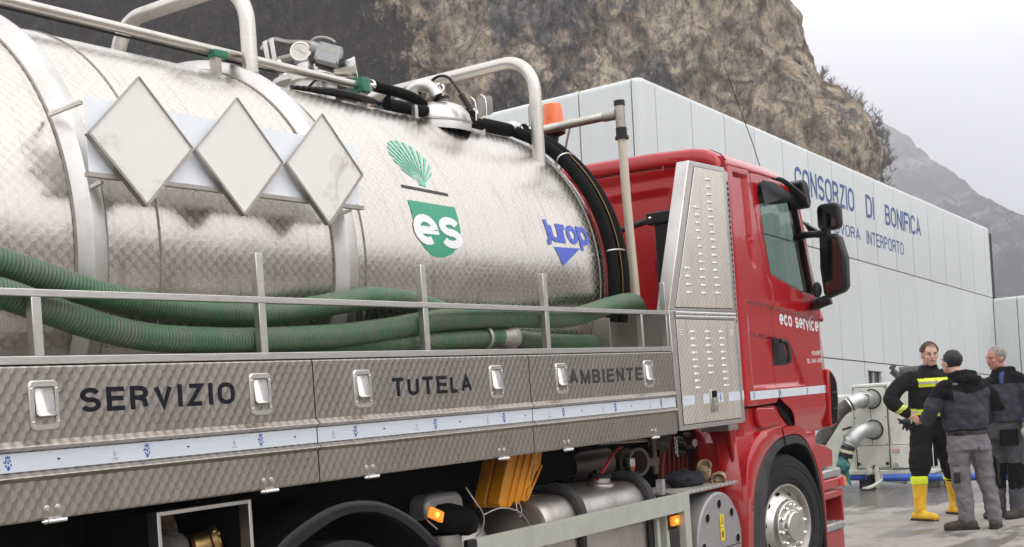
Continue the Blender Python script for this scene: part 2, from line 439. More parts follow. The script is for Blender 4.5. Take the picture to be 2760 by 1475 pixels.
def farrock():
    t = Mat('far_hillside', (0.2, 0.18, 0.16), 0.95)
    p = t.world_pos((1, 1, 0.6))
    n = t.noise(p, 0.016, 8, 0.75)
    f = t.noise(t.world_pos(), 0.09, 7, 0.8)
    c = t.mix((n + (f - 0.5) * 0.7).sstep(0.53, 0.62), (0.030, 0.026, 0.028), (0.33, 0.29, 0.25))
    c = t.mix(f.sstep(0.3, 0.7) * 0.5, c, (0.02, 0.018, 0.02))
    t.set('Base Color', c)
    t.bump(n, 10, 0.8)
    return t.m
M['farrock'] = farrock()
M['farwood'] = simple('wooded_slope', (0.085, 0.07, 0.058), 0.95, 0, 0.5, 0.06)
M['twig'] = simple('bare_twigs', (0.17, 0.15, 0.14), 0.9)
M['leafy'] = simple('dark_shrub', (0.05, 0.06, 0.03), 0.8)

# ---------------------------------------------------------------- mesh builder
ORIGIN = {}
def tag(o, label=None, cat=None, group=None, kind=None):
    for k, v in (('label', label), ('category', cat), ('group', group), ('kind', kind)):
        if v: o[k] = v
    return o
def thing(name, loc, label, cat, group=None, rot=None):
    o = bpy.data.objects.new(name, None); COL.objects.link(o)
    o.empty_display_size = 0.2
    if rot is not None:
        o.matrix_world = Matrix.Translation(loc) @ rot.to_4x4(); ORIGIN[o.name] = None
    else:
        o.location = loc; ORIGIN[o.name] = Vector(loc)
    return tag(o, label, cat, group)

def frame_for(d):
    d = Vector(d).normalized()
    a = Vector((0, 0, 1)) if abs(d.z) < 0.9 else Vector((1, 0, 0))
    u = d.cross(a).normalized()
    return u, d.cross(u).normalized()

class MB:
    def __init__(s): s.v = []; s.f = []; s.uv = []; s.mi = []; s.k = 0
    def add(s, vs, fs, uvs=None):
        o = len(s.v); s.v += [Vector(v) for v in vs]
        for i, f in enumerate(fs):
            s.f.append([o + q for q in f]); s.mi.append(s.k)
            s.uv.append([uvs[q] for q in f] if uvs else None)
        return s
    def box(s, x0, x1, y0, y1, z0, z1):
        v = [(x, y, z) for x in (x0, x1) for y in (y0, y1) for z in (z0, z1)]
        return s.add(v, [(0, 1, 3, 2), (4, 6, 7, 5), (0, 4, 5, 1), (2, 3, 7, 6), (0, 2, 6, 4), (1, 5, 7, 3)])
    def bar(s, p, q, w, h, up=(0, 0, 1)):
        p, q = Vector(p), Vector(q); d = (q - p).normalized()
        a = d.cross(Vector(up)).normalized() * w / 2; b = a.cross(d).normalized() * h / 2
        v = [p + sa * a + sb * b for sa, sb in ((-1, -1), (1, -1), (1, 1), (-1, 1))] + [q + sa * a + sb * b for sa, sb in ((-1, -1), (1, -1), (1, 1), (-1, 1))]
        return s.add(v, [(0, 1, 2, 3), (7, 6, 5, 4), (0, 4, 5, 1), (1, 5, 6, 2), (2, 6, 7, 3), (3, 7, 4, 0)])
    def tube(s, pts, r, n=12, caps=True, closed=False, sq=1.0):
        pts = [Vector(p) for p in pts]
        rr = r if isinstance(r, (list, tuple)) else [r] * len(pts)
        m = len(pts); vs = []; uvs = []; L = 0; u0 = None
        for i, p in enumerate(pts):
            d = (pts[(i + 1) % m] - pts[i - 1]) if closed else (pts[min(i + 1, m - 1)] - pts[max(i - 1, 0)])
            d.normalize()
            if u0 is None: u0 = frame_for(d)[0]
            u0 = (u0 - d * u0.dot(d)).normalized(); w = d.cross(u0)
            if i: L += (p - pts[i - 1]).length
            for k in range(n + 1):
                a = 2 * math.pi * k / n
                vs.append(p + (u0 * math.cos(a) + w * math.sin(a) * sq) * rr[i]); uvs.append((L, k / n))
        fs = []
        for i in range(m if closed else m - 1):
            j = (i + 1) % m
            for k in range(n):
                fs.append((i * (n + 1) + k, i * (n + 1) + k + 1, j * (n + 1) + k + 1, j * (n + 1) + k))
        if caps and not closed:
            fs.append(tuple(range(n - 1, -1, -1))); fs.append(tuple((m - 1) * (n + 1) + k for k in range(n)))
        return s.add(vs, fs, uvs)
    def cyl(s, p, q, r, r2=None, n=20): return s.tube([p, q], [r, r if r2 is None else r2], n)
    def lathe(s, prof, org, ax, n=32, cap=False):
        """prof: (distance along axis, radius)"""
        org = Vector(org); ax = Vector(ax).normalized(); u, w = frame_for(ax)
        vs = []; uvs = []; L = 0
        for i, (h, r) in enumerate(prof):
            if i: L += math.hypot(h - prof[i - 1][0], r - prof[i - 1][1])
            for k in range(n + 1):
                a = 2 * math.pi * k / n
                vs.append(org + ax * h + (u * math.cos(a) + w * math.sin(a)) * r); uvs.append((L, a * r))
        fs = [(i * (n + 1) + k, i * (n + 1) + k + 1, (i + 1) * (n + 1) + k + 1, (i + 1) * (n + 1) + k) for i in range(len(prof) - 1) for k in range(n)]
        return s.add(vs, fs, uvs)
    def ball(s, c, r, n=16, m=10, ax=None):
        c = Vector(c); rx, ry, rz = r if isinstance(r, (tuple, list)) else (r, r, r)
        vs = []; fs = []
        for i in range(m + 1):
            t = math.pi * i / m
            for k in range(n):
                a = 2 * math.pi * k / n
                p = Vector((rx * math.sin(t) * math.cos(a), ry * math.sin(t) * math.sin(a), rz * math.cos(t)))
                vs.append(c + (ax @ p if ax else p))
        for i in range(m):
            for k in range(n):
                fs.append((i * n + k, (i + 1) * n + k, (i + 1) * n + (k + 1) % n, i * n + (k + 1) % n))
        return s.add(vs, fs)
    def prism(s, poly, fn, d0, d1):
        """poly of 2D points; fn(u, v, d) -> 3D point"""
        n = len(poly)
        vs = [fn(u, v, d0) for u, v in poly] + [fn(u, v, d1) for u, v in poly]
        fs = [tuple(range(n)), tuple(range(2 * n - 1, n - 1, -1))] + [(i, n + i, n + (i + 1) % n, (i + 1) % n) for i in range(n)]
        return s.add(vs, fs)
    def extrude_x(s, prof, x0, x1, closed=False):
        """open sheet: profile (y, z) swept along x"""
        n = len(prof); vs = [(x0, y, z) for y, z in prof] + [(x1, y, z) for y, z in prof]
        return s.add(vs, [(i, i + 1, n + i + 1, n + i) for i in range(n - 1)] + ([(n - 1, 0, n, 2 * n - 1)] if closed else []))
    def build(s, name, mat, parent=None, smooth=True, local=False, bevel=0.0, seg=2, autosmooth=35, uvfn=None, solid=0.0):
        mats = mat if isinstance(mat, (list, tuple)) else [mat]
        c = Vector((0, 0, 0))
        for v in s.v: c += v
        c /= max(1, len(s.v))
        if local: c = Vector((0, 0, 0))
        me = bpy.data.meshes.new(name)
        me.from_pydata([v - c for v in s.v], [], s.f)
        for k in mats: me.materials.append(M[k] if isinstance(k, str) else k)
        uvl = me.uv_layers.new(name='UVMap')
        i = 0
        for fi, f in enumerate(s.f):
            for k, vi in enumerate(f):
                if uvfn: uv = uvfn(s.v[vi])
                elif s.uv[fi]: uv = s.uv[fi][k]
                else: uv = (s.v[vi].x, s.v[vi].z)
                uvl.data[i].uv = uv; i += 1
        me.polygons.foreach_set('material_index', s.mi)
        bm = bmesh.new(); bm.from_mesh(me)
        bmesh.ops.remove_doubles(bm, verts=bm.verts, dist=1e-5)
        bmesh.ops.recalc_face_normals(bm, faces=bm.faces)
        bm.to_mesh(me); bm.free()
        o = bpy.data.objects.new(name, me); COL.objects.link(o)
        if solid:
            q = o.modifiers.new('solid', 'SOLIDIFY'); q.thickness = solid; q.offset = 0
        if bevel:
            q = o.modifiers.new('bevel', 'BEVEL'); q.width = bevel; q.segments = seg; q.limit_method = 'ANGLE'; q.angle_limit = R(40)
            q.harden_normals = False
        if smooth:
            me.polygons.foreach_set('use_smooth', [True] * len(me.polygons))
            me.set_sharp_from_angle(angle=R(autosmooth))
        o.location = c
        ORIGIN[o.name] = c.copy()
        if parent is not None:
            o.parent = parent
            if not local and ORIGIN.get(parent.name) is not None: o.location = c - ORIGIN[parent.name]
        elif name in ('x',): pass
        return o

def dup(src, delta, parent=None):
    """copy of a part (and its sub-parts), moved by delta"""
    c = src.copy(); COL.objects.link(c)
    c.location = src.location + Vector(delta)
    if parent is not None: c.parent = parent
    ORIGIN[c.name] = (ORIGIN[src.name] + Vector(delta)) if ORIGIN.get(src.name) is not None else None
    for ch in list(src.children):
        d = ch.copy(); COL.objects.link(d); d.parent = c
    return c

def spline(pts, n=8):
    """Catmull-Rom through the points"""
    P = [Vector(p) for p in pts]; out = []
    for i in range(len(P) - 1):
        a, b, c, d = P[max(i - 1, 0)], P[i], P[i + 1], P[min(i + 2, len(P) - 1)]
        for k in range(n):
            t = k / n
            out.append(0.5 * ((2 * b) + (c - a) * t + (2 * a - 5 * b + 4 * c - d) * t * t + (3 * b - a - 3 * c + d) * t ** 3))
    out.append(P[-1]); return out
def arc(c, u, v, r, a0, a1, n=10):
    c, u, v = Vector(c), Vector(u), Vector(v)
    return [c + (u * math.cos(a0 + (a1 - a0) * i / n) + v * math.sin(a0 + (a1 - a0) * i / n)) * r for i in range(n + 1)]

def text_tris(txt, width=None, height=1.0, bold=0.0, spacing=1.0):
    """2D triangles of a word: origin at lower left of its box, scaled to width x height"""
    cu = bpy.data.curves.new('word', 'FONT'); cu.body = txt; cu.size = 1.0
    cu.offset = bold; cu.space_character = spacing; cu.resolution_u = 4
    ob = bpy.data.objects.new('word', cu); COL.objects.link(ob)
    dg = bpy.context.evaluated_depsgraph_get()
    me = ob.evaluated_get(dg).to_mesh()
    vs = [(v.co.x, v.co.y) for v in me.vertices]; fs = [tuple(p.vertices) for p in me.polygons]
    x0 = min(v[0] for v in vs); x1 = max(v[0] for v in vs); y0 = min(v[1] for v in vs); y1 = max(v[1] for v in vs)
    ob.to_mesh_clear(); bpy.data.objects.remove(ob); bpy.data.curves.remove(cu)
    sy = height / (y1 - y0); sx = (width / (x1 - x0)) if width else sy
    return [((x - x0) * sx, (y - y0) * sy) for x, y in vs], fs

def flat_mesh(vs, fs, cuts_u=(), cuts_v=()):
    bm = bmesh.new(); V = [bm.verts.new((v[0], v[1], v[2] if len(v) > 2 else 0)) for v in vs]
    for f in fs:
        try: bm.faces.new([V[i] for i in f])
        except ValueError: pass
    for axis, cuts in ((0, cuts_u), (1, cuts_v)):
        for c in cuts:
            co = [0, 0, 0]; co[axis] = c; no = [0, 0, 0]; no[axis] = 1
            bmesh.ops.bisect_plane(bm, geom=bm.verts[:] + bm.edges[:] + bm.faces[:], plane_co=co, plane_no=no, dist=1e-6)
    bm.verts.index_update()
    out = [(v.co.x, v.co.y, v.co.z) for v in bm.verts], [tuple(v.index for v in f.verts) for f in bm.faces]
    bm.free(); return out

def poly_sheet(outer, holes=(), step=0.05, off=(0, 0)):
    """filled 2D polygon with holes, cut by a grid so that it can be shaped"""
    bm = bmesh.new()
    for loop in [outer] + list(holes):
        V = [bm.verts.new((x, y, 0)) for x, y in loop]
        for i in range(len(V)): bm.edges.new((V[i], V[(i + 1) % len(V)]))
    bmesh.ops.triangle_fill(bm, use_beauty=True, use_dissolve=False, edges=bm.edges[:])
    xs = [p[0] for p in outer]; ys = [p[1] for p in outer]
    for axis, lo, hi in ((0, min(xs), max(xs)), (1, min(ys), max(ys))):
        c = math.floor(lo / step) * step
        while c < hi:
            co = [0, 0, 0]; co[axis] = c; no = [0, 0, 0]; no[axis] = 1
            bmesh.ops.bisect_plane(bm, geom=bm.verts[:] + bm.edges[:] + bm.faces[:], plane_co=co, plane_no=no, dist=1e-6)
            c += step
    bmesh.ops.dissolve_limit(bm, angle_limit=R(1), verts=bm.verts, edges=[]) if False else None
    bm.verts.index_update()
    out = [(v.co.x, v.co.y) for v in bm.verts], [tuple(v.index for v in f.verts) for f in bm.faces]
    bm.free(); return out
def sm(x, a, b):
    t = max(0.0, min(1.0, (x - a) / (b - a))); return t * t * (3 - 2 * t)
def rrect(x0, x1, y0, y1, r, n=4):
    out = []
    for cx, cy, a in ((x1 - r, y1 - r, 0), (x0 + r, y1 - r, 90), (x0 + r, y0 + r, 180), (x1 - r, y0 + r, 270)):
        for i in range(n + 1):
            t = R(a + 90 * i / n); out.append((cx + r * math.cos(t), cy + r * math.sin(t)))
    return out

# ---- sans-serif lettering drawn as mitred strokes (height 1, x-height 0.72)
def _a(cx, cy, rx, ry, a0, a1, n=10):
    return [(cx + rx * math.cos(R(a0 + (a1 - a0) * i / n)), cy + ry * math.sin(R(a0 + (a1 - a0) * i / n))) for i in range(n + 1)]
GL = {  # letter: (width, strokes); a point list is the centre line of a stroke in a 1-high cell
 'S': (.62, [_a(.31, .745, .31, .255, 20, 180, 8) + _a(.31, .745, .31, .255, 190, 255, 4) + _a(.31, .255, .31, .255, 75, 0, 4) + _a(.31, .255, .31, .255, -8, -160, 8)]),
 'E': (.54, [[(0, 0), (0, 1)], [(0, 1), (.54, 1)], [(0, .52), (.50, .52)], [(0, 0), (.54, 0)]]),
 'F': (.50, [[(0, 0), (0, 1)], [(0, 1), (.50, 1)], [(0, .50), (.44, .50)]]),
 'R': (.60, [[(0, 0), (0, 1)], [(0, 1), (.30, 1)] + _a(.30, .75, .28, .25, 90, -90, 8) + [(0, .50)], [(.28, .50), (.45, .44), (.52, .30), (.55, 0)]]),
 'V': (.62, [[(0, 1), (.31, 0), (.62, 1)]]),
 'I': (.0, [[(0, 0), (0, 1)]]),
 'Z': (.56, [[(0, 1), (.54, 1), (0, 0), (.56, 0)]]),
 'O': (.64, [_a(.32, .30, .32, .30, 0, -180, 9) + _a(.32, .70, .32, .30, 180, 0, 9) + [(.64, .30)]]),
 'T': (.58, [[(0, 1), (.58, 1)], [(.29, 1), (.29, 0)]]),
 'U': (.58, [[(0, 1), (0, .28)] + _a(.29, .28, .29, .28, 180, 360, 10) + [(.58, 1)]]),
 'L': (.36, [[(0, 1), (0, 0), (.44, 0)]]),
 'A': (.64, [[(0, 0), (.32, 1), (.64, 0)], [(.12, .32), (.52, .32)]]),
 'M': (.70, [[(0, 0), (0, 1)], [(0, 1), (.35, .05), (.70, 1)], [(.70, 1), (.70, 0)]]),
 'N': (.58, [[(0, 0), (0, 1)], [(0, 1), (.58, 0)], [(.58, 0), (.58, 1)]]),
 'B': (.58, [[(0, 0), (0, 1)], [(0, 1), (.30, 1)] + _a(.30, .76, .24, .24, 90, -90, 8) + [(0, .52)], [(.30, .52)] + _a(.31, .26, .27, .26, 90, -90, 8) + [(0, 0)]]),
 'C': (.60, [_a(.32, .70, .32, .30, 15, 180, 9) + _a(.32, .30, .32, .30, 180, 345, 9)]),
 'D': (.60, [[(0, 0), (0, 1)], [(0, 1), (.28, 1)] + _a(.28, .68, .32, .32, 90, 0, 6) + _a(.28, .32, .32, .32, 0, -90, 6) + [(0, 0)]]),
 'P': (.58, [[(0, 0), (0, 1)], [(0, 1), (.30, 1)] + _a(.30, .74, .27, .26, 90, -90, 8) + [(0, .48)]]),
 'e': (.52, [[(.02, .36), (.52, .36)] + _a(.26, .38, .26, .34, 0, 300, 14)]),
 'c': (.50, [_a(.26, .36, .26, .36, 40, 320, 12)]),
 'o': (.52, [_a(.26, .36, .26, .36, 0, 359, 16)]),
 's': (.46, [_a(.23, .54, .22, .18, 20, 255, 9) + _a(.23, .18, .23, .18, 75, -160, 9)]),
 'r': (.24, [[(0, 0), (0, .72)], [(0, .45), (.05, .62), (.14, .70), (.26, .71)]]),
 'v': (.48, [[(0, .72), (.24, 0), (.48, .72)]]),
 'i': (.0, [[(0, 0), (0, .72)], [(0, .90), (0, 1.03)]]),
 'u': (.50, [[(0, .72), (0, .24)] + _a(.25, .24, .25, .24, 180, 360, 8) + [(.50, .30)], [(.50, .72), (.50, 0)]]),
 'p': (.52, [[(0, .72), (0, -.28)], _a(.26, .36, .26, .36, 0, 359, 16)]),
 'j': (.20, [[(.14, 1.0), (.18, .02), (.12, -.14), (-.02, -.16)]]),
 '.': (.0, [[(0, -.06), (0, .06)]]), ' ': (.20, []),
 '0': (.52, [_a(.26, .28, .26, .28, 0, -180, 8) + _a(.26, .72, .26, .28, 180, 0, 8) + [(.52, .28)]]),
 '1': (.26, [[(0, .78), (.26, 1), (.26, 0)]]),
 '3': (.50, [_a(.25, .75, .25, .25, 140, -80, 9) + _a(.25, .26, .25, .26, 80, -140, 9)]),
 '4': (.54, [[(.40, 0), (.40, 1), (0, .28), (.54, .28)]]),
 '5': (.50, [[(.46, 1), (.06, 1), (.02, .55)] + _a(.24, .32, .26, .32, 120, -140, 10)]),
 '6': (.50, [_a(.25, .30, .25, .30, 0, 359, 14), [(.0, .34), (.04, .7), (.2, .98), (.42, .95)]]),
 '8': (.50, [_a(.25, .76, .22, .24, 0, 359, 12), _a(.25, .27, .25, .27, 0, 359, 12)]),
}
def ribbon(P, w):
    n = len(P); L = []; Rr = []
    for i in range(n):
        d0 = Vector(P[i]) - Vector(P[i - 1]) if i else None
        d1 = Vector(P[i + 1]) - Vector(P[i]) if i < n - 1 else None
        d0 = d0 or d1; d1 = d1 or d0
        d0 = d0.normalized(); d1 = d1.normalized()
        n0 = Vector((-d0.y, d0.x)); n1 = Vector((-d1.y, d1.x)); b = (n0 + n1)
        if b.length < 0.3: b = n0 * 1.0
        else: b = b.normalized() / max(0.45, b.normalized().dot(n0))
        p = Vector(P[i]); L.append(p + b * w / 2); Rr.append(p - b * w / 2)
    return L, Rr
def stroke_text(txt, width, height, weight=0.18, gap=0.30):
    vs = []; fs = []; x = 0.0; lf = 0
    for ch in txt:
        w, strokes = GL[ch]; lf = 0
        for P in strokes:
            lf += 1
            Q = [P[0]]
            for q in P[1:]:
                if (Vector(q) - Vector(Q[-1])).length > 1e-4: Q.append(q)
            hw = weight / 2 * 0.98
            if len(Q) == 2 or True:                      # square stroke ends where strokes meet
                d = (Vector(Q[0]) - Vector(Q[1])).normalized(); Q[0] = tuple(Vector(Q[0]) + d * (hw if abs(d.x) > .9 and len(Q) == 2 else 0))
                d = (Vector(Q[-1]) - Vector(Q[-2])).normalized(); Q[-1] = tuple(Vector(Q[-1]) + d * (hw if abs(d.x) > .9 and len(Q) == 2 else 0))
            sc = lambda p: (p[0], p[1] * (1 - weight) + hw if True else p[1])
            Q = [sc(p) for p in Q]
            if len(Q) == 2 and abs(Q[0][0] - Q[1][0]) < 1e-6:   # uprights reach the full height
                lo, hi = sorted((Q[0][1], Q[1][1])); Q = [(Q[0][0], lo - hw), (Q[0][0], hi + hw)]
            A, B = ribbon(Q, weight); o = len(vs)
            for a, b in zip(A, B): vs += [(x + a.x, a.y, lf), (x + b.x, b.y, lf)]
            fs += [(o + 2 * i, o + 2 * i + 1, o + 2 * i + 3, o + 2 * i + 2) for i in range(len(A) - 1)]
        x += w + gap - (0.07 if ch in 'rj' else 0)
    x0 = min(v[0] for v in vs); x1 = max(v[0] for v in vs); y0 = min(v[1] for v in vs); y1 = max(v[1] for v in vs)
    sx = width / (x1 - x0) if width else height / (y1 - y0); sy = height / (y1 - y0)
    return [((a - x0) * sx, (b - y0) * sy, l * 0.00025) for a, b, l in vs], fs

# ================================================================ setting
def place(u, v, d):
    """a point d metres out along the view, u to the right and v above eye level (metres)"""
    return CAM + RGT * u + FWD * d + UP * v

mb = MB()
BEND, FALL = 17.3, 0.0562
xs = [-400, -60, -20, -8, -2, 2, 6, 10, 14, 17.3, 21, 28, 36, 60, 120, 400]
ys = [-400, -80, -30, -12, -6, -3, 0, 3, 6, 9, 14, 30, 80, 400]
vs = [(x, y, 0 if x <= BEND else -(x - BEND) * FALL) for x in xs for y in ys]
n = len(ys)
mb.add(vs, [(i * n + j, (i + 1) * n + j, (i + 1) * n + j + 1, i * n + j + 1) for i in range(len(xs) - 1) for j in range(n - 1)])
g = mb.build('ground', 'concrete', smooth=False); g['kind'] = 'structure'

# ---------------------------------------------------------------- limestone cliff
def fbm(p, sc, octs=4, h=0.55):
    s = 0; a = 1; f = sc
    for _ in range(octs):
        s += a * noise.noise(p * f); a *= h; f *= 2.1
    return s
def ridged(p, sc, octs=4):
    s = 0; a = 1; f = sc
    for _ in range(octs):
        s += a * (1 - 2 * abs(noise.noise(p * f))); a *= 0.5; f *= 2.15
    return s
edge_pts = [(-12, 38.0), (13.2, 36.4), (18.5, 36.5), (21.2, 36.6), (22.7, 36.2), (23.7, 35.7), (24.4, 35.1), (25.7, 33.9), (26.8, 32.9), (27.6, 31.7), (28.9, 30.5), (30.1, 30.0), (32.0, 29.5), (34.2, 29.1), (36.4, 28.8), (38, 28.8), (44, 28.0), (60, 26)]
def edge_at(h):
    for (h0, a0), (h1, a1) in zip(edge_pts, edge_pts[1:]):
        if h <= h1: return a0 + (a1 - a0) * (h - h0) / (h1 - h0)
    return edge_pts[-1][1]
NC, NR, NB = 300, 190, 26
vs = []; D0 = 112.0
for j in range(NR + 1):
    h = -12 + 66 * j / NR
    e = edge_at(h)
    for i in range(NC + NB + 1):
        if i <= NC:
            t = i / NC; a = -64 + (e + 64) * (1 - (1 - t) ** 1.15); back = 0
            k = max(0.0, (t - 0.90) / 0.10); d = D0 + 7 * k * k + 0.12 * h
        else:
            k = (i - NC) / NB; a = e - 10 * k * k; d = D0 + 7 + 0.12 * h + 70 * k ** 1.3
        p = Vector((a, h * 0.62, d * 0.8))
        disp = ridged(p, 0.055, 5) * 1.9 + fbm(p, 0.25, 5, 0.62) * 1.3
        disp += abs(fbm(Vector((a * 1.0, h * 0.25, 3)), 0.5, 2)) * 0.8; disp -= 1.6
        d -= disp; a += fbm(p + Vector((9, 3, 1)), 0.35, 4) * 0.8
        vs.append(place(a, h, d))
n = NC + NB + 1
mb = MB(); mb.add(vs, [(j * n + i, j * n + i + 1, (j + 1) * n + i + 1, (j + 1) * n + i) for j in range(NR) for i in range(n - 1)])
o = mb.build('cliff', 'rock', autosmooth=60); o['kind'] = 'structure'

# bare shrubs growing on the cliff's edge: read as one ragged fringe
mb = MB(); rs = random.Random(3)
for q in range(330):
    h = rs.choice((rs.uniform(17.0, 29.5), rs.uniform(19.0, 27)))
    e = edge_at(h)
    base = Vector((e - rs.uniform(-0.5, 1.6), h - rs.uniform(0, .5), D0 + 6 + rs.uniform(-2, 3) + .12 * h))
    size = rs.uniform(0.8, 2.0) * (0.62 if h > 24 else 0.45)
    for w in range(11):
        dirv = Vector((rs.uniform(-0.5, 0.95), rs.uniform(0.35, 1.0), rs.uniform(-0.6, 0.6))).normalized()
        L = size * rs.uniform(0.5, 1.0); p0 = base; p1 = base + dirv * L * 0.55
        d2 = (dirv + Vector((rs.uniform(-.4, .4), rs.uniform(-.1, .4), 0))).normalized(); p2 = p1 + d2 * L * 0.5
        P = [place(*p0), place(*p1), place(*p2)]
        mb.tube(P, [0.026, 0.016, 0.006], 3, False)
        for z in range(5):
            b = p1.lerp(p2, rs.uniform(-.4, .9)); d3 = (d2 + Vector((rs.uniform(-.9, .9), rs.uniform(-.2, .8), rs.uniform(-.6, .6)))).normalized()
            mb.tube([place(*b), place(*(b + d3 * L * 0.3))], [0.016, 0.006], 3, False)
o = mb.build('ridge_shrubs', 'twig', smooth=False); o['kind'] = 'stuff'

# far hillside that fades into the low cloud
ridge = [(1700, 420), (2000, 370), (2200, 335), (2300, 333), (2355, 338), (2395, 349), (2431, 371), (2458, 398), (2499, 430), (2544, 466), (2575, 493), (2620, 524), (2700, 566), (2800, 606), (3000, 690), (3400, 830)]
cr, sr = math.cos(ROLL), math.sin(ROLL)
def ridge_px(x):
    for (x0, y0), (x1, y1) in zip(ridge, ridge[1:]):
        if x <= x1: return y0 + (y1 - y0) * (x - x0) / (x1 - x0)
    return ridge[-1][1]
NC, NR = 240, 90; vs = []
for i in range(NC + 1):                                   # the spur comes towards us as it drops to the right
    x = ridge[0][0] + (ridge[-1][0] - ridge[0][0]) * i / NC
    u0 = (x - 1380) / 3429; v0 = -(ridge_px(x) - 1062) / 3429
    DR = 560 + 740 * max(0.0, min(1.0, (2720 - x) / 480)) ** 1.2
    a = (u0 * cr + v0 * sr) * DR; H = (-u0 * sr + v0 * cr) * DR; s_ = DR / 430
    for j in range(NR + 1):
        t = j / NR
        if t <= 0.8: k = t / 0.8; h = -40 + (H + 40) * k; d = DR * (0.45 + 0.55 * k ** 1.4)
        else: k = (t - 0.8) / 0.2; h = H - 18 * k * k; d = DR + 90 * k
        A = a * (d / DR)
        p = Vector((A, h, d)) * 0.02 / s_
        q = (ridged(p, 1.0, 4) * 5 + fbm(p, 4, 4) * 3.0 - 2) * s_
        vs.append(place(A, h + (fbm(p, 9, 4) * 1.5 * s_ if t > .1 else 0), d - q))
mb = MB(); n = NR + 1
mb.add(vs, [(i * n + j, (i + 1) * n + j, (i + 1) * n + j + 1, i * n + j + 1) for i in range(NC) for j in range(NR)])
o = mb.build('hillside', 'farrock', autosmooth=60); o['kind'] = 'structure'

# ---------------------------------------------------------------- pumping station: clad in pale panels
ZB = Vector((0.0564, 0.0134, 0.9983)).normalized(); XB = Vector((0.9983, -0.0178, -0.0561)); XB = (XB - ZB * XB.dot(ZB)).normalized(); YB = ZB.cross(XB)
HB = 6.40
top_corner = Vector((17.33, 5.747, 6.353))
brot = Matrix((XB, YB, ZB)).transposed()
station = thing('building', top_corner - ZB * HB, 'long building of pale grey panels with blue wall lettering, beyond the truck', 'building', rot=brot)
ROWS = [(-0.25, HB - 4.09), (HB - 4.09, HB - 1.96), (HB - 1.96, HB)]
G = 0.020
def panel_mesh(w, h, top):
    mb = MB(); r = 0.10
    prof = [(0.0, 0.0), (0.0, h)] if not top else [(0.0, 0.0), (0.0, h - r)] + [(r - r * math.cos(R(a)), h - r + r * math.sin(R(a))) for a in (22, 45, 68, 90)]
    back = 0.5 if top else 0.06
    prof = prof + [(back, prof[-1][1])] + ([(back, 0.0)] if not top else [(back, h - 0.08), (0.08, h - 0.10), (0.08, 0)])
    mb.prism(prof, lambda y, z, x: (x, y, z), G / 2, w - G / 2)
    return mb
def add_panel(w, h, top, loc, rz, cache={}):
    key = (round(w, 3), round(h, 3), top)
    if key not in cache:
        o = panel_mesh(w, h - G, top).build('wall_panel', 'wall', station, local=True, bevel=0.007, autosmooth=30)
        cache[key] = o
    else:
        s = cache[key]; o = s.copy(); COL.objects.link(o)
    o.location = loc; o.rotation_euler = (0, 0, rz); ORIGIN[o.name] = None
    return o
cols = [0.44 + 1.2 * k for k in range(15)] + [18.44, 18.9]
for ri, (z0, z1) in enumerate(ROWS):
    for k in range(len(cols) - 1):
        if ri == 0 and k == 7: continue
        add_panel(cols[k + 1] - cols[k], z1 - z0, ri == 2, (cols[k], 0, z0), 0)
    for k in range(9):                                   # gable side, running away from the corner
        add_panel(0.965, z1 - z0, ri == 2, (0, 0.17 + 0.965 * (k + 1), z0), R(-90))
    # rounded corner piece
    mb = MB(); rad = 0.15; h = z1 - z0 - G
    out = [(0, 0.17 - G / 2)] + [(rad - rad * math.cos(R(a)), rad - rad * math.sin(R(a))) for a in range(0, 91, 15)] + [(0.44 - G / 2, 0)]
    levels = [(0, 0), (h, 0)] if ri < 2 else [(0, 0), (h - 0.10, 0)] + [(h - 0.1 + 0.1 * math.sin(R(a)), 0.1 - 0.1 * math.cos(R(a))) for a in (22, 45, 68, 90)] + [(h, 0.45)]
    vs = []
    for z, inn in levels:
        for x, y in out:
            cx, cy = 0.44, 0.44
            vs.append((x + inn * (1 if x < 0.43 else 0) * (1 if x < rad else 0 if x > rad else 1) * (0.7 if 0 < x < rad and 0 < y else 1), y + inn * (0 if y > rad else 1) * (0.7 if 0 < x < rad and 0 < y < rad else 1), z0 + z))
    m_ = len(out)
    mb.add(vs, [(i * m_ + j, i * m_ + j + 1, (i + 1) * m_ + j + 1, (i + 1) * m_ + j) for i in range(len(levels) - 1) for j in range(m_ - 1)])
    mb.build('corner_panel', 'wall', station, local=True, autosmooth=50)
# lower wing standing out from the far end
for (z0, z1) in ((-0.25, HB - 4.09), (HB - 4.09, HB - 1.96)):
    for k in range(5):
        add_panel(1.2 if k else 0.62, z1 - z0, z1 > 4 and True, (18.9, -0.62 * (k > 0) - 1.2 * max(0, k - 1), z0), R(-90))
mb = MB()
mb.box(0.08, 19.5, 0.09, 8.8, -0.25, HB - 0.12)
mb.box(18.98, 24, -5.6, 0.2, -0.25, HB - 2.1)
mb.build('wall_core', 'joint', station, local=True, smooth=False)
